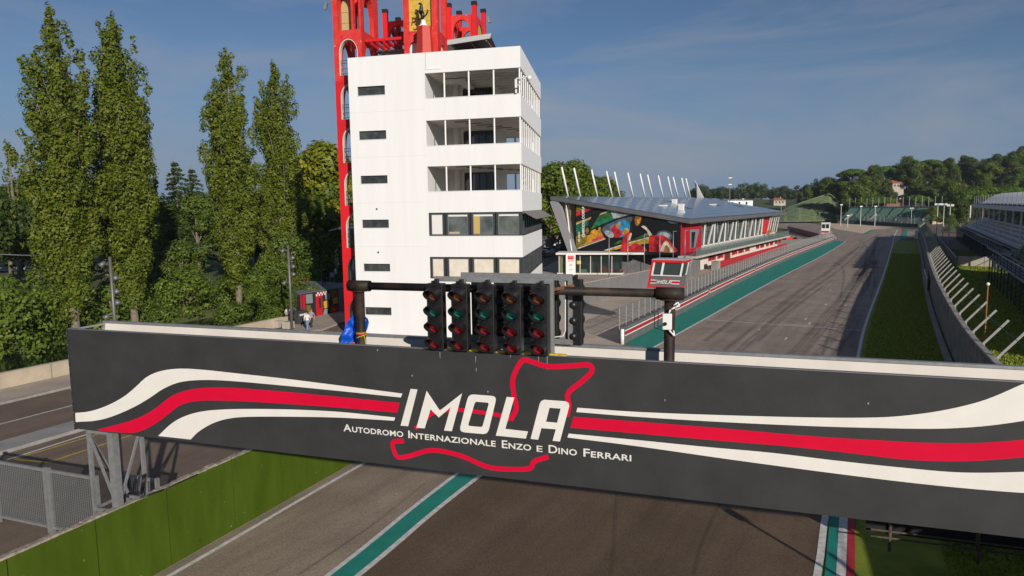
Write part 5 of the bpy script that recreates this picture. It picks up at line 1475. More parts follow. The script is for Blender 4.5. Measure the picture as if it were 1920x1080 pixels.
# ================================================================== museum building above the pits
MU = Fr((28.2, 106.9, 0), (0.521, 0.854))
mus = empty('museum_building', MU.p(20, 8, 0), 'long museum and pit building with a tilted solar roof and a racing mural', 'building')
roof_fascia = mat('roof_fascia', (.12, .12, .125), .55, var=.1, vscale=1); solar = mat('solar_glass', (.16, .19, .25), .16, var=.10, vscale=.5, spec=.9, metal=.35)
def at_frame(px, py, x=None, y=None):
    """world point of a line of sight on the upright plane x = const or y = const of the building"""
    r = ray(px, py)
    if x is not None: n_ = MU.x; c = MU.p(x, 0, 0)
    else: n_ = MU.y; c = MU.p(0, y, 0)
    t = (c - CPOS).dot(n_) / r.dot(n_)
    return CPOS + r * t
A_ = at_frame(1295, 416, y=-1.5); B_ = at_frame(1032, 368, x=-9.5); D_ = at_frame(1475, 396, y=-1.5); C_ = at_frame(1322, 371, y=20.5)
Bx = (B_ - MU.o).dot(MU.x); Ax = (A_ - MU.o).dot(MU.x)
zn = (A_.z + D_.z) / 2; zf = (B_.z + C_.z) / 2
A_.z = zn; D_.z = zn + .1; B_.z = zf; C_.z = zf
rq = [A_, D_, C_, B_]
MB().prism([rq], (0, 0, -.55)).build('roof', roof_fascia, mus)
mr = mus.children[-1]
# solar panels in rows, each panel its own piece
def bil(u, v): return (A_ * (1 - u) + D_ * u) * (1 - v) + (B_ * (1 - u) + C_ * u) * v
nu, nv = 20, 9
for i in range(nu):
    for j in range(nv):
        if (i, j) in ((6, 3), (13, 4), (9, 6), (16, 3)): continue
        u0, u1 = .012 + i * .976 / nu, .012 + (i + .97) * .976 / nu; v0, v1 = .02 + j * .96 / nv, .02 + (j + .95) * .96 / nv
        z = Vector((0, 0, .03 + .012 * random.random()))
        MB().prism([[bil(u0, v0) + z, bil(u1, v0) + z, bil(u1, v1) + z, bil(u0, v1) + z]], (0, 0, .05)).build('solar_panel', solar, mr)
for u, v, w, h_ in ((.22, .30, .75, 1.1), (.42, .60, .8, .9), (.26, .50, 1.2, .25), (.40, .52, 1.2, .25), (.66, .50, 1.2, .25), (.16, .22, .5, .25)):
    p = bil(u, v); MB().box(Fr(p, MU.x), -w / 2, w / 2, -w / 2, w / 2, .02, h_).build('roof_vent', white_plain, mr)
mast = [(1067, 369, 1053, 313), (1090, 369, 1076, 315), (1122, 369, 1109, 318), (1150, 369.5, 1137, 321), (1164, 369.5, 1152, 322), (1189, 370, 1177, 324), (1211, 370, 1200, 326), (1225, 370, 1214, 327.5), (1245, 370, 1234, 329), (1262, 370.5, 1252, 331), (1273, 370.5, 1262, 332), (1288, 371, 1278, 333.5), (1296, 371, 1286, 334.5)]
for bx_, by_, tx_, ty_ in mast:
    p = at_frame(bx_, by_, y=20.9); q = at_frame(tx_, ty_, y=20.9)
    MB().cyl(p - Vector((0, 0, .8)), q, .17, .15, n=10).build('mast', white_plain, mus, smooth=True)
p = at_frame(1314, 371, y=20.9); q = at_frame(1304, 338, y=20.9)
MB().prism([[p + Vector((-.9, 0, -.5)), p + Vector((.9, 0, -.5)), q + Vector((.3, 0, -1)), q + Vector((-.3, 0, 0))]], (0.3, .6, 0)).build('mast_fin', white_plain, mus)
# upper storey volume
XN = -8.7
zfl = 2.85
def zroof(x, y):
    t = (y + 1.5) / 22.0; return zn + (zf - zn) * t - .56
vol = MB().prism([[MU.p(XN + .3, .9, zfl), MU.p(XN + .3, .9, zroof(0, .9)), MU.p(XN + .3, 16.2, zroof(0, 16.2)), MU.p(XN + .3, 16.2, zfl)]], MU.x * 64)
vol.build('upper_storey', mat('museum_dark', (.05, .05, .052), .7), mus)
MB().box(MU, 0.4, 58, .4, 14, 0, 2.9).build('lower_storey', mat('museum_base', (.55, .52, .46), .8), mus)
# mural wall
MR = Fr(MU.p(XN, 16.4, 0), -MU.y)
zt_l, zt_r = zroof(0, 16.4) - .02, zroof(0, 0) - .02
mural = MB().prism([[MR.p(0, 0, zfl), MR.p(16.4, 0, zfl), MR.p(16.4, 0, zt_r), MR.p(0, 0, zt_l)]], MU.x * .28).build('mural_wall', mat('mural_black', (.006, .006, .007), .5), mus)
def mz(p): return (1060 + .12966 * p[0], 360 + .12966 * p[1])
mcount = 0
def paint(pts, col, off=None, sm=False, name='painted_shape'):
    global mcount
    mcount += 1
    off = .02 + mcount * .004
    m = mat('mural_%s' % col[0], col[1], .5, var=.45, vscale=1.6, detail=7)
    P2 = [MR.hit(*mz(p)) for p in pts]
    if sm:
        r_ = resample([(p[0], p[1], 0) for p in P2 + [P2[0]]], 48); P2 = [(q.x, q.y) for q in r_][:-1]
    P3 = []
    for x, z in P2:
        x = min(max(x, .02), 16.38); z = max(z, zfl + .01); z = min(z, zt_l + (zt_r - zt_l) * x / 16.4 - .03); P3.append(MR.p(x, -off, z))
    MB().poly([P3]).build(name, m, mural, fix=False)
c_red = ('red', (.45, .02, .025)); c_blk = ('black_soft', (.012, .012, .014)); c_yel = ('yellow', (.42, .25, .015)); c_grn = ('green', (.03, .12, .02)); c_tel = ('teal', (.01, .16, .10)); c_org = ('orange', (.55, .26, .02)); c_sal = ('salmon', (.55, .07, .06)); c_wht = ('white', (.48, .48, .46)); c_gry = ('grey', (.32, .34, .36)); c_blu = ('blue', (.02, .22, .42)); c_brn = ('brown', (.28, .12, .03)); c_crm = ('cream', (.55, .48, .38)); c_olv = ('olive', (.20, .16, .02)); c_dred = ('dark_red', (.22, .01, .015)); c_slate = ('slate', (.07, .10, .13))
def ell(cx, cy, rx, ry, rot=0, n=24):
    return [(cx + rx * math.cos(2 * math.pi * k / n) * math.cos(rot) - ry * math.sin(2 * math.pi * k / n) * math.sin(rot), cy + rx * math.cos(2 * math.pi * k / n) * math.sin(rot) + ry * math.sin(2 * math.pi * k / n) * math.cos(rot)) for k in range(n)]
paint([(158, 150), (470, 170), (450, 232), (158, 352)], c_red); paint([(158, 360), (400, 238), (560, 200), (600, 255), (158, 432)], c_blk); paint([(158, 150), (420, 180), (400, 215), (158, 280)], c_olv)
paint([(158, 440), (628, 250), (648, 266), (162, 468)], c_yel); paint([(158, 472), (640, 272), (700, 352), (690, 400), (158, 638)], c_grn); paint([(158, 500), (400, 400), (430, 470), (158, 580)], c_tel); paint([(430, 500), (450, 430), (690, 350), (695, 395)], c_tel)
paint([(158, 462), (640, 268), (648, 276), (158, 472)], c_wht); paint([(158, 640), (510, 505), (545, 640), (575, 668), (165, 805)], c_org); paint([(158, 660), (330, 600), (300, 740), (160, 805)], c_olv); paint([(375, 690), (545, 612), (565, 662), (400, 722)], c_sal)
paint([(170, 812), (580, 668), (588, 680), (180, 826)], c_wht); paint([(340, 420), (470, 232), (545, 232), (380, 520), (340, 510)], c_blk); paint(ell(325, 555, 50, 72), c_blk); paint(ell(318, 560, 26, 44), c_olv); paint(ell(460, 525, 24, 26), c_blk)
paint([(650, 262), (830, 270), (985, 312), (700, 388)], c_gry); paint([(510, 545), (560, 470), (720, 392), (960, 322), (1025, 345), (985, 430), (965, 600), (880, 645), (700, 668), (560, 620)], c_blk, sm=True)
paint([(530, 550), (575, 490), (740, 412), (940, 362), (975, 380), (945, 450), (930, 560), (860, 625), (700, 650), (580, 610)], c_slate, sm=True)
paint([(640, 520), (730, 450), (850, 412), (920, 440), (935, 520), (915, 590), (830, 650), (720, 650), (670, 600)], c_blu, sm=True); paint([(650, 530), (720, 470), (750, 530), (700, 580)], c_red, sm=True)
paint([(740, 470), (800, 440), (790, 500), (750, 500)], c_yel, sm=True); paint([(680, 580), (760, 525), (830, 580), (800, 645), (715, 652)], c_red, sm=True); paint([(830, 600), (880, 520), (925, 570), (870, 630)], c_org, sm=True)
paint(ell(640, 606, 72, 44, .5), c_gry); paint([(1005, 400), (1030, 335), (1075, 330), (1105, 370), (1090, 440), (1045, 490), (1010, 450)], c_brn, sm=True); paint([(1040, 400), (1090, 380), (1085, 430), (1055, 460)], c_org, sm=True)
paint(ell(1565, 415, 95, 42, .1), c_slate); paint(ell(1430, 645, 120, 90), c_slate); paint(ell(1430, 640, 88, 62), c_gry)
paint([(980, 690), (1200, 590), (1215, 642), (700, 762), (780, 700)], c_grn); paint([(560, 842), (930, 720), (1225, 645), (1235, 735), (920, 790), (640, 852)], c_yel); paint([(560, 842), (920, 730), (1220, 650), (1222, 660), (920, 745), (600, 845)], c_wht)
paint([(1100, 500), (1130, 485), (1180, 510), (1260, 620), (1225, 645), (1180, 560)], c_crm, sm=True)
paint([(800, 850), (830, 700), (870, 620), (930, 585), (970, 592), (955, 660), (925, 740), (905, 850)], c_red, sm=True); paint([(910, 700), (940, 610), (965, 600), (945, 680)], c_crm, sm=True)
paint([(905, 852), (950, 770), (1030, 738), (1120, 785), (1175, 856)], c_red, sm=True); paint([(1000, 830), (1050, 770), (1120, 800), (1100, 850)], c_dred, sm=True)
paint([(1215, 862), (1222, 650), (1290, 622), (1450, 640), (1545, 745), (1612, 868)], c_red, sm=True); paint([(1290, 860), (1300, 680), (1350, 650), (1360, 860)], c_dred, sm=True); paint([(1375, 862), (1410, 760), (1465, 700), (1500, 740), (1575, 865)], c_crm, sm=True); paint([(1430, 862), (1450, 780), (1480, 770), (1520, 862)], c_brn, sm=True)
put_text('lettering', 'CHECCO COSTA', lambda u, v: (lambda x, z: MR.p(x - v, -.35, z + u))(*MR.hit(*mz((290, 655)))), .40, white_plain, mural, width=MR.hit(*mz((270, 200)))[1] - MR.hit(*mz((270, 655)))[1], bold=.04)
put_text('lettering', 'MUSEO', lambda u, v: (lambda x, z: MR.p(x - v, -.35, z + u))(*MR.hit(*mz((225, 720)))), .30, white_plain, mural, width=MR.hit(*mz((210, 575)))[1] - MR.hit(*mz((210, 720)))[1], bold=.02)
# slanted left wing of the roof
wing = MR.p(-.1, 0, zfl - .3)
MB().beam(B_ + MU.x * .6 + MU.y * -.4 - Vector((0, 0, .6)), wing, .9, 1.3).build('slanted_beam', mat('wing_grey', (.27, .27, .275), .5), mus)
bw_ = mat('wing_timber', (.22, .17, .11), .7, var=.15, vscale=1.5)
MB().prism([[B_ + MU.x * 1.2 - Vector((0, 0, .62)) - MU.y * 1.0, MR.p(-.2, 1.0, zt_l), MR.p(-.2, 1.0, zfl)]], MU.x * .3).build('wing_panel', bw_, mus)
MB().cyl(B_ + MU.x * .8 - MU.y * 2.2 - Vector((0, 0, .6)), MR.p(-.35, -.5, zfl + .3), .11, n=8).build('strut', white_plain, mus)
MB().cyl(MR.p(-1.0, -.3, zt_l + .1), MR.p(-.1, -.3, zfl + 2.2), .08, n=8).build('strut', dark_steel, mus)
# red entrance block
MB().box(MU, XN + .001, 1.2, -.02, .88, zfl, zroof(0, 0) + .02).build('entrance_block', mat('museum_red', (.40, .008, .020), .6, var=.06, vscale=1), mus)
eb_ = mus.children[-1]
def mside(px, py, y=-.05): p = at_frame(px, py, y=y); return p
fr_pts = [(1294, 430), (1311.5, 430), (1304, 463), (1297.5, 464), (1303.5, 437), (1300, 436.5), (1298.5, 465), (1294, 466)]
fp1 = [at_frame(x, y, y=-.06) for x, y in fr_pts]
dz = [at_frame(1294, 430, y=-.06), at_frame(1311.5, 430, y=-.06), at_frame(1303.5, 464, y=-.06), at_frame(1294, 466, y=-.06)]
MB().prism([dz], MU.y * .03).build('door_surround', mat('door_grey', (.20, .20, .21), .6), eb_)
MB().prism([[at_frame(1297, 435, y=-.10), at_frame(1304, 435, y=-.10), at_frame(1300.5, 464, y=-.10), at_frame(1297, 465, y=-.10)]], MU.y * .03).build('door_glass', dark_glass, eb_)
# glazed gallery
zg0, zg1 = zfl + .75, zroof(0, .8) - .02
MB().box(MU, 1.22, 57.5, .3, .88, zfl, zg0 - .01).build('gallery_sill', mat('gallery_white', (.66, .63, .57), .7, var=.05, vscale=1), mus)
gal_glass = mat('gallery_glass', (.06, .10, .10), .06, var=.5, vscale=.4, spec=.8, col2=(.20, .25, .24))
n = 26; gw_ = 44.0 / n
for k in range(n):
    x0 = 1.25 + k * gw_
    g_ = MB().box(MU, x0 + .04, x0 + gw_ - .04, .62, .66, zg0, zg1).build('gallery_pane', gal_glass, mus)
    MB().box(MU, x0 - .04, x0 + .038, .55, .70, zg0, zg1).build('mullion', dark_steel, g_)
    MB().box(MU, x0 + .04, x0 + gw_ - .04, .58, .615, (zg0 + zg1) / 2, (zg0 + zg1) / 2 + .06).build('transom', dark_steel, g_)
MB().box(MU, 45.3, 51.5, .5, .86, zg0, zg1).build('red_panel', red_paint, mus)
for x in (48, 50, 52.5, 54.5, 57):
    MB().beam(MU.p(x, .1, zg0), MU.p(x + 1.0, -.4, zg1), .16).build('slanted_column', mat('column_white', (.62, .60, .56), .6), mus)
for k, (x0, dx) in enumerate(((3, .9), (5.5, 2.2), (8.5, .8), (11.5, 2.4), (15.0, .6), (18.5, 1.7), (22, .5), (26, 1.5), (29, .4), (33, 1.4), (37, .5), (40, 1.2), (43, .4))):
    MB().beam(MU.p(x0 + (dx if k % 2 else -dx * .4), -.1, zg1), MU.p(x0, .2, zg0), .20).build('slanted_column', MATS['column_white'], mus)
# balcony with glass railing
bal = MB().box(MU, -9.0, 60, -2.4, .28, zfl - .38, zfl - .08).build('balcony', mat('balcony_grey', (.44, .42, .38), .8, var=.1, vscale=1), mus)
rail_glass = glass_mat('rail_glass', (.20, .27, .25), .45)
for k in range(36):
    x0 = -8.9 + k * 1.92
    MB().box(MU, x0 - .03, x0 + .03, -2.36, -2.30, zfl - .078, zfl + 1.02).build('railing_post', steel, bal)
    if k < 35: MB().box(MU, x0 + .05, x0 + 1.87, -2.34, -2.32, zfl + .02, zfl + .95).build('railing_pane', rail_glass, bal)
MB().beam(MU.p(-8.9, -2.33, zfl + 1.05), MU.p(58.6, -2.33, zfl + 1.05), .06).build('handrail', steel, bal)
for k in range(5):
    MB().box(MU, -10.2 - k * .3, -9.9 - k * .3, -2.2, -.9, zfl - .5 - k * .18, zfl - .33 - k * .18).build('step', concrete_grey, bal)
MB().beam(MU.p(-9.1, -2.3, zfl + .9), MU.p(-11.6, -2.3, zfl - .1), .05).build('handrail', steel, bal)
# white pit wall with red framed windows
MB().box(MU, 0, 58.5, 0, .395, 0, zfl - .4).build('pit_front_wall', mat('pit_front_white', (.66, .62, .55), .75, var=.06, vscale=.8), mus)
pit_front = mus.children[-1]
for x in (2.2, 12, 21.5, 30, 38, 46, 54): MB().box(MU, x, x + .35, -.09, -.004, 0, zfl - .4).build('pilaster', MATS['pit_front_white'], pit_front)
for i, (x0, x1) in enumerate(((1328, 1342), (1345, 1356), (1358, 1369), (1372, 1382), (1384, 1394), (1397, 1405), (1417, 1423), (1425, 1432), (1435, 1441), (1443, 1449), (1452, 1457), (1458.5, 1464))):
    a_ = (at_frame(x0, 470, y=0) - MU.o).dot(MU.x); b_2 = (at_frame(x1, 470, y=0) - MU.o).dot(MU.x)
    zt_, zb_w = zfl - .78, (1.0 if i != 2 else .1)
    f = MB().box(MU, a_, b_2, -.07, -.003, zb_w, zt_).build('window', red_paint, pit_front)
    w = b_2 - a_
    MB().box(MU, a_ + .08 * w, a_ + .38 * w, -.10, -.072, zb_w + .15, zt_ - .15).build('pane', mat('pit_pane', (.10, .06, .05), .2), f)
    MB().box(MU, a_ + .44 * w, a_ + .74 * w, -.10, -.072, zb_w + .15, zt_ - .15).build('pane', MATS['pit_pane'], f)
# red slatted barrier in front of the pits
rb = empty('slatted_barrier', MU.p(8, -2.2, 0), 'long red slatted barrier standing before the pit windows', 'barrier')
slat_me = MB().box(Fr((0, 0, 0), MU.x), .02, .98, 0, .07, 0.02, 1.2).mesh('slat_board', mat('slat_red', (.42, .02, .028), .6, var=.15, vscale=1.5))
xs0 = (at_frame(1349, 490, y=-2.2) - MU.o).dot(MU.x); xs1 = 57.5
n = int(xs1 - xs0)
for k in range(n): link('slat_board', slat_me, rb, MU.p(xs0 + k, -2.2, 0))
MB().box(MU, xs0, xs1, -2.24, -2.201, .30, .38).build('rail', dark_steel, rb)
cab = empty('grey_cabinet', MU.p(xs0 - 1.4, -2.1, 0), 'grey louvred cabinet at the near end of the red barrier', 'cabinet')
for k in range(4): MB().box(MU, xs0 - 2.0 + k * .45, xs0 - 1.6 + k * .45, -2.4, -1.5, 0, 1.3).build('locker', concrete_grey, cab)
# stone base wall towards the boundary wall
sbw = empty('ramp_wall', MU.p(-6, 0, 0), 'dark grey panelled retaining wall under the mural', 'wall')
for k in range(8):
    x0 = -.05; p0 = MU.p(XN + .6, 9.2, 0); p1 = MU.p(-.6, -.2, 0); fr = Fr(p0, p1 - p0); w = (p1 - p0).length / 8
    MB().box(fr, k * w + .01, (k + 1) * w - .01, -.12, .1, 0, zfl - .12 + 0.0).build('wall_panel', mat('retaining_grey', (.075, .075, .078), .7, var=.2, vscale=1), sbw)
plt = empty('potted_shrub', MU.p(46, -.9, zfl), 'orange brown potted shrub on the museum balcony', 'plant')
MB().cyl(MU.p(46, -.9, zfl - .078), MU.p(46, -.9, zfl + .4), .35, .42, n=10).build('pot', concrete, plt)

# ================================================================== glass kiosk pavilion in front of the mural
KA = Vector((6.95, 103.9, 0)); KB = Vector((16.0, 102.2, 0))
KF = Fr(KA, KB - KA); KL = (KB - KA).length
kio = empty('glass_pavilion', KF.p(4, 1.5, 0), 'low glass walled pavilion with a white roof edge below the mural', 'pavilion')
MB().box(KF, -.3, KL + .1, -.1, 3.2, 0.0, .22).build('plinth', mat('plinth_white', (.62, .58, .52), .8), kio)
MB().box(KF, -.4, KL + 3.0, -.7, 3.4, 2.92, 3.18).build('roof', mat('pavilion_roof_white', (.72, .70, .64), .6), kio)
MB().box(KF, 0, KL, 2.9, 3.05, .221, 2.918).build('back_wall', mat('pavilion_back', (.03, .035, .06), .7), kio)
MB().box(KF, -.02, .08, .1, 2.9, .221, 2.918).build('end_wall', mat('pavilion_green', (.10, .12, .06), .6, col2=(.16, .18, .08), vscale=2), kio)
kg = glass_mat('pavilion_glass', (.05, .07, .06), .30)
for k in range(6):
    w = KL / 6; x0 = k * w
    pn = MB().box(KF, x0 + .04, x0 + w - .04, .02, .05, .222, 2.917).build('glass_pane', kg if k else MATS['pavilion_green'], kio)
    MB().box(KF, x0 - .035, x0 + .035, -.03, .08, .222, 2.917).build('mullion', white_plain, pn)
MB().box(KF, 2.6, 3.2, -.01, .015, 1.5, 2.0).build('yellow_sticker', mat('sticker_yellow', (.6, .45, .05), .6), kio)
# a red racing car shown inside and a stand beside it
def race_car(loc, ang, label, body=None, s=1.0):
    r = empty('racing_car', loc, label, 'racing car')
    f = Fr(loc, (math.cos(ang), math.sin(ang))); bm = body or red_paint
    prof = [(-2.1, .16, .30, .10), (-1.6, .30, .45, .09), (-.6, .45, .62, .07), (.2, .42, .58, .07), (.9, .26, .48, .09), (2.2, .10, .30, .13)]
    vs = []; fs = []
    for x, hw_, zt_, zb_w in prof: vs += [f.p(x * s, -hw_ * s, zb_w * s), f.p(x * s, hw_ * s, zb_w * s), f.p(x * s, hw_ * .6 * s, zt_ * s), f.p(x * s, -hw_ * .6 * s, zt_ * s)]
    for k in range(len(prof) - 1):
        for q in range(4): fs.append((4 * k + q, 4 * k + (q + 1) % 4, 4 * k + 4 + (q + 1) % 4, 4 * k + 4 + q))
    fs += [(0, 3, 2, 1), (20, 21, 22, 23)]
    MB().add(vs, fs).build('body', bm, r, smooth=False)
    MB().box(f, -2.3 * s, -2.0 * s, -.5 * s, .5 * s, .70 * s, .80 * s).build('rear_wing', bm, r); MB().box(f, 2.2 * s, 2.6 * s, -.7 * s, .7 * s, .12 * s, .17 * s).build('front_wing', bm, r)
    MB().box(f, -2.2 * s, -2.1 * s, -.06 * s, .06 * s, .3 * s, .70 * s).build('wing_strut', black_plastic, r)
    MB().box(f, -.9 * s, -.2 * s, -.16 * s, .16 * s, .6 * s, .88 * s).build('airbox', bm, r, bevel=.05)
    for x in (-1.5, 1.5):
        for y in (-.78, .78): MB().cyl(f.p(x * s, (y - .16) * s, .32 * s), f.p(x * s, (y + .16) * s, .32 * s), .32 * s, n=16).build('wheel', black_plastic, r)
    return r
race_car(KF.p(6.9, 1.5, .225), 0.05, 'red racing car shown behind the pavilion glass')
st_ = empty('display_stand', KF.p(4.6, .9, .225), 'pale display stand with a red helmet inside the pavilion', 'stand')
MB().box(KF, 4.35, 4.95, .7, 1.1, .225, 1.75).build('column', concrete_grey, st_); MB().sphere(KF.p(4.65, .9, 2.0), .24, n=10, m=6).build('helmet', red_paint, st_, smooth=True)
tb = empty('white_counter', KF.p(3.4, .8, .225), 'low white counter inside the pavilion', 'counter'); MB().box(KF, 2.9, 4.0, .6, 1.0, .225, .7).build('top', white_plain, tb)
# totem sign
tot = empty('totem_sign', KF.p(1.75, -.6, 0), 'tall white totem sign with red panel before the glass pavilion', 'sign')
tx0 = KF.hit(1061, 490, -.85)[0]; tx1 = KF.hit(1079, 490, -.85)[0]
MB().box(KF, tx0, tx1, -.86, -.72, .0, 3.05).build('board', white_plain, tot)
tw = tx1 - tx0
MB().box(KF, tx0 + .2 * tw, tx0 + .82 * tw, -.875, -.862, 2.25, 2.80).build('red_panel', red_paint, tot); MB().box(KF, tx0 + .2 * tw, tx0 + .85 * tw, -.875, -.862, 1.98, 2.08).build('red_line', red_paint, tot)
put_text('lettering', 'UNE', lambda u, v: KF.p(tx0 + .3 * tw + u, -.882, 2.55 + v), .13, white_plain, tot, width=.4 * tw)
for z in (1.55, 1.42, 1.29): MB().box(KF, tx0 + .35 * tw, tx0 + .68 * tw, -.872, -.862, z, z + .05).build('text_line', concrete_grey, tot)
MB().box(KF, tx0 + .35 * tw, tx0 + .72 * tw, -.872, -.862, .72, .86).build('yellow_mark', mat('sign_yellow', (.6, .42, .04), .6), tot)
# ================================================================== far barrier with red cladding beyond the pit wall
fbA, fbB = G(1538, 447), G(1478, 430)
FB = Fr(fbA, fbB - fbA); Lf = (fbB - fbA).length
fbr = empty('red_barrier', fbA, 'red clad barrier with mesh on top along the far pit exit', 'barrier')
n = int(Lf / 3)
for k in range(n):
    MB().box(FB, k * Lf / n + .02, (k + 1) * Lf / n - .02, 0, .3, 0, 1.25).build('red_board', mat('board_red', (.34, .02, .025), .6, var=.2, vscale=1), fbr)
uv_sheet('netting', [FB.p(0, .15, 1.26), FB.p(Lf, .15, 1.26)], [FB.p(0, .15, 2.4), FB.p(Lf, .15, 2.4)], net_m, fbr)
for k in range(n + 1): MB().box(FB, k * Lf / n - .03, k * Lf / n + .03, .12, .18, 1.26, 2.45).build('post', steel, fbr)
pp_ = G(1478, 449); race_car(pp_, .3, 'red and white racing car parked beyond the museum end', red_paint, 1.15)
for k, (x, y) in enumerate(((1515, 437), (1500, 432.5), (1524, 440.5), (1490, 430))):
    pass
for k in range(5):
    a_ = G(1477 + k * 8.6, 436.5 + k * 3.0); f_ = Fr(a_, fbA - fbB)
    flat('pit_exit_mark', [tuple(f_.p(x, y, 0))[:2] for x, y in ((0, 0), (3, 0), (3, .9), (0, .9))], .03, paint_red, trk)
# ================================================================== concrete debris fence on the right
RFr = Fr((26.6, 42.2, 0), (.483, .8756))
def RP(s, l, z=0.0): return RFr.p(s, -l, z)
df = empty('debris_fence', RP(0, 0), 'tall ribbed concrete fence with outward leaning arms right of the track', 'fence')
fmat = mat('fence_concrete', (.30, .28, .25), .9, var=.22, vscale=1.1, detail=7, bump=.3, bscale=12)
flen = [0.0]
for a, b in zip(fence_base[:-1], fence_base[1:]): flen.append(flen[-1] + (b - a).length)
def along(L_):
    for i in range(len(flen) - 1):
        if flen[i + 1] >= L_: t = (L_ - flen[i]) / (flen[i + 1] - flen[i]); p = fence_base[i].lerp(fence_base[i + 1], t); return p, (fence_base[i + 1] - fence_base[i]).normalized()
    return fence_base[-1], TW
FH = 2.9
pb = MB()
pb.box(WF, .01, 1.81, -.10, 0, 0, FH - .12)
for k in range(5): pb.box(WF, .10 + k * .36, .22 + k * .36, .001, .06, .05, FH - .2)
pb.box(WF, 0.0, 1.82, -.16, .10, FH - .119, FH)
panel_me = pb.mesh('fence_panel', fmat)
ab = MB().beam((0, 0, FH - .25), (0, -1.13, FH + 1.17), .095, .11); ab.beam((0, -.1, 0), (0, -.1, FH - .1), .16, .18)
arm_me = ab.mesh('leaning_arm', mat('arm_concrete', (.31, .295, .27), .85, var=.1, vscale=3))
tot_l = flen[-1]; k = 0; L_ = 12.0
tips = []
while L_ < tot_l - 2:
    p, d = along(L_); o = link('fence_panel', panel_me, df, p); o.rotation_euler.z = math.atan2(d.y, d.x)
    if k % 2 == 0:
        o = link('leaning_arm', arm_me, df, p + Vector((d.y, -d.x, 0)) * .12); o.rotation_euler.z = math.atan2(d.y, d.x)
        tips.append(p + Vector((d.y, -d.x, 0)) * (.12 + .8) + Vector((0, 0, FH + .82)))
    L_ += 1.82; k += 1
MB().tube(tips, .018, 4).build('wire', mat('teal_wire', (.02, .16, .14), .6), df)
plm = MB()
for a, b in zip(fence_base[2:118], fence_base[3:119]): plm.beam(a + Vector((-.32, .18, .10)), b + Vector((-.32, .18, .10)), .35, .2)
plm.build('footing', concrete_grey, df)
p = RP(4.0, 1.9, 0); r = empty('globe_lamp', p, 'slim rusty pole with a white globe behind the debris fence', 'lamp')
MB().cyl(p, p + Vector((0, 0, 4.6)), .045, n=8).build('pole', mat('rusty_pole', (.28, .12, .03), .8), r); MB().sphere(p + Vector((0, 0, 4.68)), .11, n=12, m=8).build('globe', white_plain, r, smooth=True)
ms_ = empty('marshal_board', RP(44, -.35), 'white framed trackside board leaning on the debris fence', 'board')
MB().box(RFr, 40, 52, .35, .45, .25, 1.5).build('panel', mat('board_grey', (.20, .20, .22), .6), ms_); MB().box(RFr, 39.9, 52.1, .46, .52, 1.505, 1.6).build('top_edge', white_plain, ms_); MB().box(RFr, 39.9, 40.0, .453, .52, 0, 1.5).build('leg', white_plain, ms_); MB().box(RFr, 51.9, 52.0, .453, .52, 0, 1.5).build('leg', white_plain, ms_)
p = G(1725, 448); r = empty('white_cabin', p, 'tiny white trackside cabin at the far end of the grass', 'cabin'); f_ = Fr(p, TX)
MB().box(f_, -1.2, 1.2, 0, 1.6, 0, 2.1).build('body', white_plain, r); MB().box(f_, -.4, .6, -.03, -.002, .3, 1.7).build('opening', dark_glass, r); MB().box(f_, -1.3, 1.3, -.1, 1.7, 2.1, 2.2).build('roof', white_plain, r)
# service road, low wall and floodlight masts behind the fence
flat('service_road', [tuple(RP(s, l))[:2] for s, l in ((80, 4.6), (80, 10), (420, 13), (420, 4.9))], .012, asp_street)
lw = empty('service_wall', RP(100, 4.2), 'low concrete wall along the service road behind the debris fence', 'wall')
for k in range(20): MB().box(RFr, 78 + k * 5 + .02, 83 + k * 5 - .02, -4.4, -4.15, 0, 1.35).build('wall_panel', concrete, lw)
cw_ = empty('cross_wall', RP(78, 6), 'pale concrete cross wall closing the end of the service road', 'wall')
for k in range(3): MB().box(RFr, 77.5, 77.8, -6.1 - k * 1.7, -4.45 - k * 1.7, 0, 1.5).build('wall_panel', concrete, cw_)
for i, (px, py, top) in enumerate(((1755, 451, 384), (1767, 447, 384), (1778, 458, 386), (1708, 421, 391))):
    p = G(px, py); h_ = (py - top) / FPX * p.y
    r = empty('floodlight_mast', p, ['slim floodlight mast nearest the far stand on the service road', 'slim floodlight mast between two others on the service road', 'tallest nearest floodlight mast on the service road', 'floodlight mast at the right end of the far green stand'][i], 'light mast', 'floodlight masts by the service road')
    MB().cyl(p, p + Vector((0, 0, h_)), .13, .09, n=8).build('pole', mat('mast_pale', (.55, .55, .54), .5), r)
    for sx in (-.45, .35): MB().box(Fr(p, TX), sx - .25, sx + .35, -.3, .2, h_ - .15, h_ + .3).build('lamp_head', white_plain, r)
    if i == 2: MB().box(Fr(p, TX), -.5, .5, -.12, .12, h_ * .38, h_ * .38 + .2).build('bracket_box', white_plain, r)

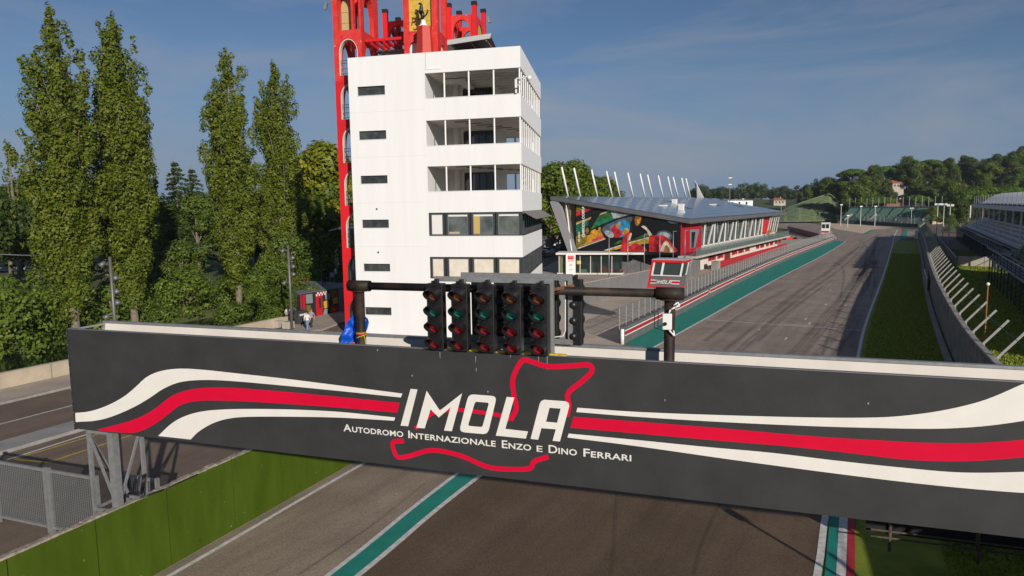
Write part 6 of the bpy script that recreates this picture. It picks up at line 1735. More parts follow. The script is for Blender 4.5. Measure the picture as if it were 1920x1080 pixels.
# ================================================================== right grandstands
scaff = mat('scaffold_teal', (.035, .055, .06), .6, var=.2, vscale=3); seat_green = mat('seat_green', (.02, .075, .045), .6, var=.25, vscale=2); seat_white = mat('seat_white', (.55, .56, .56), .5); rail_blue = mat('rail_dark_blue', (.022, .030, .050), .8, spec=.1)
def stand(s0, s1, l0, rows, z0, label, rise=.42, dep=.85, white_rows=()):
    r = empty('grandstand', RP((s0 + s1) / 2, l0 + 4), label, 'grandstand')
    B = lambda a, b, c, d, e, f: MB().box(RFr, a, b, -d, -c, e, f)
    B(s0, s1, l0, l0 + 1.6, z0 - .15, z0).build('platform', concrete_grey, r)
    np_ = max(2, int((s1 - s0) / 3))
    for k in range(np_):
        x = s0 + (s1 - s0) * k / np_
        [B(x + .03, x + (s1 - s0) / np_ - .03, l0 - .02, l0 + .02, z0 + zr_, z0 + zr_ + .09).build('rail', rail_blue, r) for zr_ in (.15, .42, .70)]; B(x, x + .07, l0 - .03, l0 + .03, z0, z0 + 1.05).build('rail_post', rail_blue, r)
        B(x, x + .12, l0 + .05, l0 + .17, 0, z0 - .151).build('support_post', scaff, r)
    B(s0, s1, l0 - .03, l0 + .03, z0 + 1.051, z0 + 1.11).build('handrail', steel, r)
    for j in range(rows):
        la = l0 + 1.6 + j * dep; zz = z0 + (j + 1) * rise
        B(s0, s1, la, la + dep - .01, zz - .10, zz).build('tier', concrete_grey, r)
        w = 1.35 if j in white_rows else 6.0
        n = int((s1 - s0 - 2) / w); m = seat_white if j in white_rows else seat_green
        if j in white_rows:
            b = MB().box(Fr((0, 0, 0), RFr.x), .08, w - .12, -.25, .25, 0, .12); b.box(Fr((0, 0, 0), RFr.x), .08, w - .12, -.32, -.26, .0, .5)
            me = b.mesh('seat', m)
            for k in range(n): link('seat', me, r, RP(s0 + 1 + k * w, la + .4, zz + .25))
        else:
            for k in range(n):
                x = s0 + 1 + k * w; b = B(x, x + w - .7, la + .2, la + .55, zz + .3, zz + .36); b.box(RFr, x, x + w - .7, -(la + .62), -(la + .56), zz + .36, zz + .7); b.box(RFr, x + .3, x + .4, -(la + .5), -(la + .3), zz + .001, zz + .3); b.box(RFr, x + w - 1.1, x + w - 1.0, -(la + .5), -(la + .3), zz + .001, zz + .3)
                b.build('bench', m, r)
    lb = l0 + 1.6 + rows * dep
    for k in range(int((s1 - s0) / 6) + 1):
        x = s0 + k * 6
        for l_ in (l0 + 2.5, (l0 + lb) / 2, lb):
            zz = z0 + max(0, (l_ - l0 - 1.6) / dep) * rise
            B(x, x + .12, l_ - .06, l_ + .06, 0, zz - .02).build('support_post', scaff, r)
        MB().beam(RP(x + .06, l0 + .2, .3), RP(x + .06, lb, z0 + rows * rise - .4), .09).build('brace', scaff, r)
    B(s0, s1, lb, lb + .08, 0.5, z0 + rows * rise + 1.2).build('back_panel', scaff, r)
    return r, lb, z0 + rows * rise
st1, _, _ = stand(-8, 58, 6.4, 14, 2.9, 'near scaffold grandstand at the right edge, dark blue railings', white_rows=(2, 3, 4, 5))
st2, lb2, zb2_ = stand(66, 168, 8.8, 16, 2.7, 'roofed grandstand with white tent roof right of the track', white_rows=(0, 1, 2, 3, 4))
for k in range(12):
    x = 66 + k * 9.2
    MB().box(RFr, x, x + .22, -11.9, -11.68, 2.75, 8.6).build('roof_column', white_plain, st2)
    MB().box(RFr, x, x + .22, -23.0, -22.78, 0, 9.2).build('roof_column', scaff, st2)
MB().box(RFr, 52, 158, -11.6, -11.4, 8.25, 8.95).build('valance', mat('valance_grey', (.52, .53, .55), .6), st2)
MB().box(RFr, 52, 158, -23.2, -11.61, 8.9, 9.0).build('roof_deck', mat('deck_dark', (.10, .10, .11), .7), st2)
tent_m = mat('tent_white', (.86, .85, .83), .6, var=.02, vscale=1)
nb = 20; bw = 106.0 / nb
for k in range(nb):
    x0 = 52 + k * bw; vs = []; fs = []; N, M = 10, 8
    for i in range(N + 1):
        u = i / N; tri = 1 - abs(2 * u - 1)
        for j in range(M + 1):
            v = j / M; e = math.sin(math.pi * min(v * 1.0, 1) * .5 + math.pi * .0)
            across = min(v, 1 - v) * 2
            fold = .10 * math.cos(u * 2 * math.pi * 9) * (1 - across * .5)
            z = 9.15 + 2.3 * (tri ** 1.3) * min(1, across * 1.7) ** .8
            vs.append(RP(x0 + .15 + u * (bw - .3), 13.0 + v * 11.2, z))
    for i in range(N):
        for j in range(M): q = i * (M + 1) + j; fs.append((q, q + M + 1, q + M + 2, q + 1))
    MB().add(vs, fs).build('tent_roof', tent_m, st2, smooth=True, fix=False)
    MB().cyl(RP(x0 + .05, 11.5, 8.9), RP(x0 + .05, 11.5, 11.0), .06, n=6).build('roof_pole', steel, st2)
# ================================================================== far green grandstand, fences and barriers
FSF = Fr((150.6, 330, 0), (26, -30))
fs_ = empty('far_grandstand', FSF.p(20, 4, 0), 'far open grandstand of green benches at the end of the straight', 'grandstand')
FL = 39.7
for j in range(11):
    y0 = 1.2 + j * 1.0; z = 1.2 + j * .48
    MB().box(FSF, 0, FL, y0, y0 + .98, z - .12, z).build('tier', concrete_grey, fs_)
    for k in range(8):
        b = MB().box(FSF, .6 + k * 4.9, .6 + k * 4.9 + 4.1, y0 + .35, y0 + .75, z + .25, z + .33); b.box(FSF, .6 + k * 4.9, .6 + k * 4.9 + 4.1, y0 + .76, y0 + .82, z + .33, z + .75); b.build('bench', mat('seat_pale_green', (.10, .21, .155), .6, var=.2, vscale=1), fs_)
MB().box(FSF, 0, FL, .8, 1.19, 0, 1.3).build('front_wall', mat('stand_front', (.10, .11, .10), .8), fs_)
MB().box(FSF, 0, FL, 12.3, 12.45, 0, 7.6).build('back_fence', scaff, fs_)
for k in range(16): MB().box(FSF, k * 2.62, k * 2.62 + .2, 12.5, 12.7, 0, 11.6 + .3 * random.random()).build('back_pole', mat('stand_pole', (.32, .32, .30), .7), fs_)
for k in range(32): MB().box(FSF, k * 1.27, k * 1.27 + .1, 12.2, 12.29, 6.4, 7.9).build('baluster', steel, fs_)
MB().prism([[FSF.p(FL + .1, .5, 0), FSF.p(FL + .1, 12.5, 0), FSF.p(FL + .1, 12.5, 6.9), FSF.p(FL + .1, 11.5, 6.9), FSF.p(FL + .1, .5, 1.8)]], FSF.x * .5).build('stair_wall', mat('stair_beige', (.46, .38, .27), .85), fs_)
for k in range(4): MB().beam(FSF.p(3 + k * 11, 1.3, 1.6), FSF.p(4.4 + k * 11, 6, 4.2), .1, 1.2).build('stair_rail', steel, fs_)
gbar_m = mat('barrier_green', (.03, .06, .03), .8, var=.2, vscale=.6)
gpts = [G(1440, 412.5), G(1477, 413.6), G(1530, 415.3), G(1575, 417.3), G(1630, 420.8), G(1685, 424.8), G(1722, 426.5)]
gb = empty('green_barrier', gpts[2], 'long dark green tyre barrier before the far stand', 'barrier')
ffn = empty('catch_fence', gpts[2], 'grey catch fence with bent tops behind the green barrier', 'fence')
far_net = mesh_mat('far_netting', (.40, .40, .38), (.2, .2), (.32, .32), metal=.2)
for a, b in zip(gpts[:-1], gpts[1:]):
    fr = Fr(a, b - a); L_ = (b - a).length; n = max(1, int(L_ / 6))
    for k in range(n): MB().box(fr, k * L_ / n + .02, (k + 1) * L_ / n - .02, 0, .8, 0, 1.3).build('barrier_block', gbar_m, gb)
    n2 = max(2, int(L_ / 4))
    for k in range(n2):
        x = k * L_ / n2; bq = MB().box(fr, x - .06, x + .06, 1.0, 1.12, 0, 3.6); bq.beam(fr.p(x, 1.06, 3.55), fr.p(x + 1.0, -.1, 4.7), .12); bq.build('fence_post', steel, ffn)
    uv_sheet('netting', [fr.p(0, 1.06, .3), fr.p(L_, 1.06, .3)], [fr.p(0, 1.06, 3.6), fr.p(L_, 1.06, 3.6)], far_net, ffn)
# ================================================================== hills
def crest(px):
    T = [(1250, 352), (1340, 352), (1400, 351), (1480, 352), (1530, 345), (1580, 329), (1620, 326), (1680, 316), (1735, 300), (1770, 307), (1850, 296), (1920, 278), (2100, 262), (2500, 265)]
    for a, b in zip(T[:-1], T[1:]):
        if a[0] <= px <= b[0]: return a[1] + (b[1] - a[1]) * (px - a[0]) / (b[0] - a[0])
    return 352 if px < 1300 else 265
def hill_z(px, d):
    top = 10 + (380 - (px - 960) * .0142 + 3 - crest(px)) / FPX * (430 if px > 1560 else 800) - 12
    d0, d1 = (345, 440) if px > 1560 else (430, 580)
    if 1500 < px <= 1560: d0, d1 = 400, 520
    t = min(max((d - d0) / (d1 - d0), 0), 1); t = t * t * (3 - 2 * t)
    return max(0, top) * t
def polar(px, d, z=0.0): return Vector(((px - 960) / FPX * d, d, z))
cols = list(range(1180, 2420, 16)); rws = [330, 345, 360, 380, 400, 420, 440, 480, 540, 620, 720, 800, 900, 1100]
hv = []; hf = []
for d in rws:
    for px in cols: hv.append(polar(px, d, hill_z(px, d) - (.3 if d < 346 else 0) + (mathutils.noise.noise((px * .02, d * .01, 0)) * .8 if d > 400 else 0)))
nc = len(cols)
for j in range(len(rws) - 1):
    for i in range(nc - 1): hf.append((j * nc + i, j * nc + i + 1, (j + 1) * nc + i + 1, (j + 1) * nc + i))
tag(MB().add(hv, hf).build('hills', mat('hill_scrub', (.035, .055, .014), .95, col2=(.07, .085, .025), vscale=.06, detail=8), None, smooth=True, fix=False), kind='structure')
# terraced spectator hillside
tv = []; tf = []
N = 26; ROW = 30
def ytop(px): return 396 - max(0, min(1, (px - 1455) / 95)) ** .8 * 37 + max(0, (px - 1555)) * .9
for j in range(ROW):
    v = j / (ROW - 1)
    for half in (0, 1):
        vv = min(1, v + (0 if half == 0 else .9 / ROW))
        for i in range(N):
            px = 1448 + (1585 - 1448) * i / (N - 1); d = 347 + 48 * vv
            zt = max(1.2, 10 + (380 - (px - 960) * .0142 + 3 - ytop(px)) / FPX * 395)
            tv.append(polar(px, d, .6 + (zt - .6) * v))
for q in range(2 * ROW - 1):
    for i in range(N - 1): tf.append((q * N + i, q * N + i + 1, (q + 1) * N + i + 1, (q + 1) * N + i))
tag(MB().add(tv, tf).build('terraced_hillside', mat('terrace_grass', (.085, .115, .040), .95, col2=(.15, .18, .075), vscale=.35, detail=7), None, fix=False), kind='structure')

thill = SC.objects['terraced_hillside']
row_m = mat('terrace_bench', (.03, .06, .045), .8, var=.3, vscale=.3)
for j in range(2, ROW - 2, 2):
    for i in range(0, N - 4, 5):
        a_ = [Vector(tv[2 * j * N + q]) for q in range(i, min(i + 5, N - 3))]
        MB().strip([p + Vector((0, -.05, .02)) for p in a_], [p + Vector((0, -.05, .42)) for p in a_]).build('bench_row', row_m, thill, fix=False)
# ================================================================== trees
leaf_a = leaf_mat('leaf', .30)
bark = mat('bark', (.17, .14, .10), .95, var=.3, vscale=5, bump=.6, bscale=14); bark_pale = mat('bark_pale', (.17, .145, .105), .95, var=.25, vscale=4, bump=.5, bscale=10)
def leaves(name, C_, Nn, size, cols_):
    """many small leaf faces; C_ centres, Nn facing, size, per-leaf colour"""
    n = len(C_)
    a = np.cross(Nn, RNG.normal(size=(n, 3))); a /= np.linalg.norm(a, axis=1)[:, None] + 1e-9
    b = np.cross(Nn, a); b /= np.linalg.norm(b, axis=1)[:, None] + 1e-9
    s = (size * RNG.uniform(.6, 1.35, n))[:, None]
    v = np.stack([C_ - a * s, C_ + b * s * .62, C_ + a * s, C_ - b * s * .62], 1).reshape(-1, 3)
    me = bpy.data.meshes.new(name)
    me.vertices.add(4 * n); me.vertices.foreach_set('co', v.astype(np.float32).ravel())
    me.loops.add(4 * n); me.loops.foreach_set('vertex_index', np.arange(4 * n, dtype=np.int32))
    me.polygons.add(n); me.polygons.foreach_set('loop_start', np.arange(0, 4 * n, 4, dtype=np.int32))
    at = me.attributes.new('leaf_col', 'FLOAT_COLOR', 'POINT')
    cc = np.ones((n, 4, 4), np.float32); cc[:, :, :3] = np.minimum(cols_ * np.array((1.48, 1.60, 0.95), np.float32), .4)[:, None, :]
    at.data.foreach_set('color', cc.ravel())
    me.materials.append(leaf_a); me.update(); me.validate()
    return me
def puff_points(puffs, per):
    """leaf centres and facing spread through a list of (centre, radii) puffs"""
    Cs = []; Ns = []; Id = []
    for k, (c, r) in enumerate(puffs):
        n = max(8, int(per * (r[0] * r[1] * r[2]) ** (2 / 3)))
        d = RNG.normal(size=(n, 3)); d /= np.linalg.norm(d, axis=1)[:, None]
        rr = RNG.uniform(.35, 1.08, n) ** .6
        Cs.append(np.array(c) + d * rr[:, None] * np.array(r)); nn = d + RNG.normal(size=(n, 3)) * .36; nn[:, 2] += .25
        Ns.append(nn / np.linalg.norm(nn, axis=1)[:, None]); Id.append(np.full(n, k))
    return np.vstack(Cs), np.vstack(Ns), np.concatenate(Id)
def leaf_cols(n, ids, c1, c2, yellow=.03):
    t = RNG.uniform(0, 1, n) * .6 + RNG.uniform(0, 1, ids.max() + 1)[ids] * .4
    c = np.array(c1) * (1 - t)[:, None] + np.array(c2) * t[:, None]
    y = RNG.uniform(0, 1, n) < yellow; c[y] = c[y] * .4 + np.array((.22, .17, .02)) * .6
    return c.astype(np.float32)
def limb(b, p, q, r0, r1, bend=.15, n=6, seg=4):
    p = Vector(p); q = Vector(q); pts = []
    off = Vector((random.uniform(-1, 1), random.uniform(-1, 1), 0)) * (q - p).length * bend
    for i in range(seg + 1):
        t = i / seg; pts.append(p.lerp(q, t) + off * math.sin(math.pi * t) * .5)
    for i in range(seg): b.cyl(pts[i], pts[i + 1], r0 + (r1 - r0) * i / seg, r0 + (r1 - r0) * (i + 1) / seg, n=n, caps=False)
def poplar_mesh(h, w, seed, per=235, lsize=.155, plumes=24, c1=(.052, .075, .010), c2=(.125, .135, .020)):
    random.seed(seed); puffs = []; tb = MB()
    limb(tb, (0, 0, -1.5), (random.uniform(-.6, .6), random.uniform(-.6, .6), h * .93), .42, .05, .02, 8, 8)
    lead = [(0, 0, h * .18, h * .78, 0.0)]
    for k in range(plumes):
        q = k / plumes; a = 2.4 * k + random.uniform(-.5, .5); z0 = h * (.02 + .60 * q); out = w * random.uniform(.5, 1.0) * (1 - .55 * q * q); ln = h * random.uniform(.28, .44)
        ln = min(ln, h * random.uniform(.90, .985) - z0); lead.append((a, out, z0, ln, 1.0))
    R0 = w * .265
    for a, out, z0, ln, f in lead:
        steps = max(6, int(ln / .8)); ex = math.cos(a) * out; ey = math.sin(a) * out
        if f: limb(tb, (ex * .05, ey * .05, z0), (ex, ey, z0 + ln * .8), .10, .025, .1, 5, 5)
        for i in range(steps):
            t = i / steps; rad_ = R0 * (1.0 if t < .6 else 1 - (t - .6) * 1.7) * random.uniform(.55, 1.1)
            if random.random() < .17: continue
            o = t ** .5; puffs.append(((ex * o + random.gauss(0, .4), ey * o + random.gauss(0, .4), z0 + ln * (t + .04)), (rad_ * .95, rad_ * .95, rad_ * 1.3)))
    for i in range(9): puffs.append(((random.gauss(0, .25), random.gauss(0, .25), h * (.86 + .014 * i)), (.75 - .06 * i, .75 - .06 * i, .9)))
    C_, Nn, I = puff_points(puffs, per)
    me = leaves('crown', C_, Nn, lsize, leaf_cols(len(C_), I, c1, c2, .02))
    return me, tb.mesh('trunk', bark_pale, smooth=True)
def broad_mesh(h, w, seed, npuff=26, per=70, lsize=.30, c1=(.03, .055, .010), c2=(.085, .11, .020), flat_=1.0, base=.25, umbrella=False, yellow=.02):
    random.seed(seed); puffs = []; tb = MB()
    limb(tb, (0, 0, -1), (random.uniform(-.4, .4), random.uniform(-.4, .4), h * .8), h * .022 + .08, .05, .04, 7, 6)
    for k in range(npuff):
        a = random.uniform(0, 6.283)
        if umbrella: t = random.uniform(.72, 1.0); rr = w * .5 * math.sqrt(random.random()) ; z = h * (.80 + .16 * (1 - (2 * rr / w) ** 2)) ; pr = (w * .15, w * .15, h * .075)
        else:
            t = base + (1 - base) * random.random() ** .8; env = math.sin(math.pi * min(.97, (t - base) / (1 - base) * .80 + .18)) ** .6
            rr = w * .5 * env * math.sqrt(random.random()) * .85; z = h * (t * .92); s = w * .5 * random.uniform(.26, .46); pr = (s, s, s * .8 * flat_)
        puffs.append(((rr * math.cos(a), rr * math.sin(a), z), pr))
        if k % 3 == 0: limb(tb, (0, 0, h * (.55 if umbrella else max(.2, (z / h) * .55))), (rr * math.cos(a) * .9, rr * math.sin(a) * .9, z), .10, .03, .15, 5, 3)
    C_, Nn, I = puff_points(puffs, per)
    return leaves('crown', C_, Nn, lsize, leaf_cols(len(C_), I, c1, c2, yellow)), tb.mesh('trunk', bark, smooth=True)
def conifer_mesh(h, w, seed, per=16, c1=(.030, .045, .018), c2=(.06, .085, .035)):
    random.seed(seed); tb = MB(); limb(tb, (0, 0, -1), (0.3, 0, h), .32, .04, .01, 7, 6); Cs = []; Ns = []; ids = []
    lv = int(h / .8)
    for k in range(lv):
        z = h * (.10 + .89 * k / lv); L_ = w * .5 * (1 - (k / lv)) ** .75 + .25
        for q in range(7):
            a = random.uniform(0, 6.283); n = int(per * L_) + 4; t = RNG.uniform(.12, 1, n)
            p = np.stack([np.cos(a) * L_ * t, np.sin(a) * L_ * t, z - L_ * .22 * t + .10 * np.sin(t * 3)], 1) + RNG.normal(0, .13, (n, 3)); Cs.append(p)
            nn = RNG.normal(size=(n, 3)) * .5; nn[:, 2] += 1; Ns.append(nn / np.linalg.norm(nn, axis=1)[:, None]); ids.append(np.full(n, k))
            tb.cyl((0, 0, z), (math.cos(a) * L_ * .9, math.sin(a) * L_ * .9, z - L_ * .2), .05, .015, n=4, caps=False)
    C_ = np.vstack(Cs); I = np.concatenate(ids)
    return leaves('crown', C_, np.vstack(Ns), .26, leaf_cols(len(C_), I, c1, c2, 0)), tb.mesh('trunk', bark, smooth=True)
def plant(name, meshes, loc, label, cat, group=None, rot=None, sc=1.0, scz=None):
    r = empty(name, loc, label, cat, group); r.rotation_euler.z = random.uniform(0, 6.28) if rot is None else rot
    r.scale = (sc, sc, scz or sc)
    for nm, me in (('trunk', meshes[1]), ('crown', meshes[0])):
        o = bpy.data.objects.new(nm, me); COL.objects.link(o); o.parent = r
    return r
# row of tall poplars on the river bank
bankz = -0.8
for i, (px, d, top, w, seed, lab) in enumerate(((138, 70, 2, 3.9, 21, 'tallest loose poplar at the far left of the river bank'), (250, 75.8, 18, 4.3, 34, 'tall dense poplar second from the left on the river bank'), (448, 86, 84, 3.9, 47, 'poplar with bare side branches left of the tower gap'), (534, 93.3, 110, 3.9, 58, 'poplar nearest the red tower on the river bank'))):
    p = D(px, 560, d); h = D(px, top, d).z - bankz
    plant('poplar_tree', poplar_mesh(h, w, seed, plumes=30 if i == 0 else 26), (p.x, p.y, bankz), lab, 'tree', 'poplars along the river bank', rot=i * 1.3)
small_pop = poplar_mesh(18, 1.5, 66, per=160, lsize=.2, plumes=12)
for px, d, top, lab in ((38, 118, 265, 'slim distant poplar at the left edge'), (160, 105, 300, 'slim poplar between the two tallest poplars'), (300, 100, 330, 'young poplar right of the dense poplar')):
    p = D(px, 500, d); h = D(px, top, d).z + .5; plant('poplar_tree', small_pop, (p.x, p.y, -.5), lab, 'tree', 'young poplars behind the bank', sc=h / 18)
cedar = conifer_mesh(19, 9, 71); 
for px, d, top, lab in ((342, 118, 298, 'grey green cedar seen in the gap between the poplars'), (372, 126, 312, 'cedar just left of the third poplar'), (14, 165, 345, 'small dark conifer at the far left skyline')):
    p = D(px, 500, d); h = D(px, top, d).z + .5; plant('cedar_tree', cedar, (p.x, p.y, -.5), lab, 'tree', 'cedars behind the poplars', sc=h / 19)
# broad trees
bro = [broad_mesh(15, 11, 81), broad_mesh(14, 10, 82, c1=(.045, .07, .010), c2=(.12, .14, .022)), broad_mesh(16, 9, 83, npuff=34), broad_mesh(12, 10, 84, c1=(.025, .045, .012), c2=(.06, .08, .022)), broad_mesh(20, 12, 85, npuff=46, per=60, lsize=.34, c1=(.045, .072, .010), c2=(.115, .135, .02)), broad_mesh(20, 11, 86, npuff=46, per=60, lsize=.34, c1=(.07, .085, .008), c2=(.19, .18, .02), yellow=.08)]
umb = broad_mesh(13, 12, 88, npuff=34, per=95, lsize=.30, umbrella=True, c1=(.045, .085, .010), c2=(.085, .13, .018)); con2 = conifer_mesh(15, 7.5, 89, per=12)
shr = [broad_mesh(3.2, 4.2, 91, npuff=26, per=250, lsize=.105, base=.05, c1=(.045, .075, .012), c2=(.11, .14, .025)), broad_mesh(4.6, 4.0, 92, npuff=30, per=230, lsize=.11, base=.05, c1=(.035, .06, .012), c2=(.09, .115, .022)), broad_mesh(2.4, 3.6, 93, npuff=22, per=270, lsize=.10, base=.02, c1=(.05, .085, .012), c2=(.12, .16, .03))]
random.seed(5)
for i, (px, d, top, k, lab) in enumerate(((612, 112, 256, 5, 'yellowing broad tree just left of the red tower'), (580, 120, 285, 5, 'yellowing broad tree behind the last poplar'), (1032, 150, 296, 4, 'tall broad tree beside the tower flank'), (1058, 158, 289, 4, 'tallest broad tree behind the museum left end'), (1088, 165, 306, 4, 'broad tree behind the first white masts'), (1118, 172, 322, 4, 'broad tree behind the middle white masts'), (1138, 180, 344, 4, 'lowest broad tree of the row behind the museum'), (1010, 160, 330, 2, 'broad tree half hidden by the tower'), (640, 125, 290, 2, 'broad green tree behind the red tower'))):
    p = D(px, 470, d); h = D(px, top, d).z; hh = {4: 20, 5: 20, 2: 16}[k]; plant('broad_tree', bro[k], (p.x, p.y, -.3), lab, 'tree', 'broad trees around the paddock', sc=h / hh * (1.25 if px > 1000 else 1.02), scz=h / hh * 1.02)
i = 0
for px, d, k, s in ((-10, 96, 3, 1.1), (20, 120, 0, 1.1), (-40, 130, 2, 1.2), (70, 112, 3, 1.0), (140, 130, 0, 1.0), (200, 118, 3, 1.1), (250, 140, 2, 1.0), (290, 122, 0, .95), (330, 108, 3, .8), (375, 112, 2, .8), (440, 135, 0, 1.1), (480, 120, 3, 1.0), (540, 140, 0, 1.2), (570, 108, 1, .95), (600, 100, 1, .8), (625, 110, 0, .9), (60, 150, 2, 1.2), (330, 150, 2, .9)):
    p = D(px, 500, d); plant('broad_tree', bro[k], (p.x, p.y, -.6), 'dark leafy tree in the belt behind the river poplars', 'tree', 'tree belt behind the poplars', sc=s * random.uniform(.9, 1.1)); i += 1
for k in range(46):
    x = -34 + k * 2.35 + random.uniform(-.8, .8); y = random.uniform(28.5, 36) if k % 3 else random.uniform(25.5, 29)
    p = ST.p(x, y, 0); zz = -3.0 + max(0, (y - 27)) * .28
    if 960 + FPX * p.x / p.y < -45: continue
    plant('bank_shrub', shr[k % 3], (p.x, p.y, min(zz, -.6)), 'leafy green shrub on the river bank below the poplars', 'shrub', 'shrubs on the river bank', sc=random.uniform(1.0, 1.9))
for k in range(16):
    p = ST.p(17 + k * 1.0 + random.uniform(-.5, .5), random.uniform(2.2, 9.0), 0)
    plant('river_bush', shr[(k + 1) % 3], (p.x, p.y, -3.0), 'bush growing behind the river parapet near the lamp posts', 'shrub', 'bushes behind the parapet', sc=random.uniform(.9, 1.25))
# trees on the hill, each kind with its own look
random.seed(9)
bro += [broad_mesh(14, 10, 97, c1=(.06, .055, .015), c2=(.12, .10, .03)), broad_mesh(13, 12, 98, npuff=20, c1=(.03, .05, .02), c2=(.07, .10, .045))]
kinds = [(bro[0], 15, 'broad dark green tree on the wooded hillside'), (bro[3], 12, 'low round dark tree on the wooded hillside'), (con2, 15, 'grey green conifer on the wooded hillside'), (bro[1], 14, 'lighter yellow green tree on the wooded hillside'), (umb, 13, 'flat topped umbrella pine on the wooded hillside'), (bro[2], 16, 'tall narrow broadleaf tree on the wooded hillside'), (bro[6], 14, 'brownish early autumn tree on the wooded hillside'), (bro[7], 13, 'wide grey green tree on the wooded hillside')]
for d in (352, 372, 392, 412, 430, 446):
    px = 1600 if d < 420 else 1552 if d < 440 else 1500
    while px < 1965:
        q = px + random.uniform(-5, 5); dd = d + random.uniform(-9, 9)
        if not (1664 < q < 1702 and d < 395):
            kk = random.choices(range(8), (4, 4, 2.5, 2.2, 2.4 if d > 400 else .8, 3, 2, 2.5))[0]; m, h, lab = kinds[kk]
            plant('hill_tree', m, polar(q, dd, hill_z(q, dd) - .5), lab, 'tree', ['broad dark hill trees', 'round hill trees', 'hill conifers', 'light green hill trees', 'hill umbrella pines', 'narrow hill trees', 'brownish hill trees', 'grey green hill trees'][kk], sc=random.uniform(.7, 1.35))
        px += random.uniform(13, 21)
wood = []
for d in (640, 720, 790):
    px = 1300
    while px < 1590:
        q = px + random.uniform(-4, 4); c = polar(q, d + random.uniform(-20, 20), hill_z(q, d)); h = random.uniform(8, 14)
        for j in range(5): wood.append(((c.x + random.gauss(0, 2.4), c.y + random.gauss(0, 2), c.z + h * random.uniform(.25, .9)), (random.uniform(2, 3.6), 3, random.uniform(1.8, 3.2))))
        px += random.uniform(5, 9)
C_, Nn, I = puff_points(wood, 16)
tag(link('far_wood', leaves('far_wood', C_, Nn, .6, leaf_cols(len(C_), I, (.022, .036, .014), (.055, .068, .026), .01))), 'dark wood along the low ridge behind the museum roof', 'wood', kind='stuff')
for px, d, top, m, h, lab in ((1815, 262, 357, umb, 13, 'bright umbrella pine left of the tent roof'), (1800, 245, 372, bro[3], 12, 'dark tree below the umbrella pine'), (1840, 285, 350, umb, 13, 'umbrella pine behind the tent roof'), (1880, 300, 350, umb, 13, 'wide umbrella pine above the tent roof'), (1770, 270, 385, bro[1], 14, 'light green tree beside the floodlight masts'), (1748, 285, 384, bro[1], 14, 'light green tree right of the far stand'), (1780, 230, 398, shr[1], 4.6, 'hedge like bush at the service road end'), (1815, 215, 415, shr[0], 3.2, 'reddish hedge by the dark car'), (1835, 212, 418, shr[2], 2.4, 'low hedge by the roofed stand'), (1620, 338, 372, umb, 13, 'bright rounded pine left of the far stand poles'), (1640, 340, 368, umb, 13, 'bright rounded pine behind the far stand poles'), (1655, 342, 370, umb, 13, 'bright pine left of the terracotta house'), (1715, 335, 366, umb, 13, 'bright pine right of the terracotta house'), (1568, 352, 378, con2, 15, 'dark cedar at the edge of the terraced hillside'), (1582, 345, 376, con2, 15, 'dark cedar left of the far stand'), (1556, 365, 386, bro[3], 12, 'dark tree at the foot of the terraced hillside')):
    p = D(px, 420, d); hh = D(px, top, d).z; zb_w = hill_z(px, d); plant('park_tree', m, (p.x, p.y, -.2), lab, 'tree', sc=max(.4, hh / h))
# ================================================================== parapet, lamp posts, street things on the left
pa = empty('river_parapet', ST.p(0, 0, 0), 'pale concrete parapet in long sections between pavement and river', 'parapet')
px_j = ST.hit(96, 705, 0)[0]
sec = 6.4
pm_ = mat('parapet_concrete', (.42, .35, .26), .9, var=.12, vscale=1.2, detail=7, bump=.25, bscale=14)
pb = MB(); f0 = Fr((0, 0, 0), ST.x); pb.box(f0, .03, sec - .03, -.10, .16, .16, 1.02); pb.box(f0, .03, sec - .03, -.125, .18, 1.021, 1.07)
pme = pb.mesh('parapet_section', pm_); bme = MB().box(f0, 0, sec, -.05, .12, 0.02, .158).mesh('plinth', mat('plinth_dark', (.16, .13, .10), .9))
for k in range(-6, int((ST.hit(546, 610, 0)[0] - px_j) / sec)):
    link('parapet_section', pme, pa, ST.p(px_j + k * sec, 0, 0)); link('plinth', bme, pa, ST.p(px_j + k * sec, 0, 0))
xe = ST.hit(546, 610, 0)[0]; xs_ = px_j + int((xe - px_j) / sec) * sec
MB().box(ST, xs_ + .03, xe, -.10, .16, .16, 1.02).build('parapet_section', pm_, pa); MB().box(ST, xs_, xe, -.05, .12, .02, .158).build('plinth', MATS['plinth_dark'], pa)
MB().box(ST, -60, 80, .13, .6, -3.6, .01).build('river_wall', concrete_grey, pa)
lamp_grey = mat('lamp_grey', (.16, .155, .15), .5, metal=.4)
def lamp_post(base, h, heads, label):
    r = empty('lamp_post', base, label, 'lamp post', 'lamp posts on the river pavement')
    MB().cyl(base, base + Vector((0, 0, h)), .11, .085, n=12).build('pole', lamp_grey, r, smooth=True)
    for z, side in heads:
        c = base + Vector((0, 0, h * z)); dv = Vector((.42 * side, -.15, .0))
        hd = MB().cyl(c + dv * .2, c + dv * .75, .035, n=6).build('arm', lamp_grey, r)
        MB().cyl(c + dv * .6 + Vector((0, 0, .14)), c + dv * 1.15 - Vector((0, .12, .12)), .10, .19, n=12).build('lamp_head', lamp_grey, r, smooth=True)
    return r
b1 = ST.p(ST.hit(218, 640, -1.2)[0], -1.2, .15); lamp_post(b1, 7.05, ((.94, -1), (.82, 1), (.70, 1), (.60, 1), (.47, -1)), 'grey lamp post with five spot heads nearer the gantry')
b2 = G(548, 621, .15); lamp_post(b2, 7.0, ((.94, -1), (.86, 1), (.76, 1), (.67, 1), (.57, -1)), 'grey lamp post with spot heads beside the pedestrians')
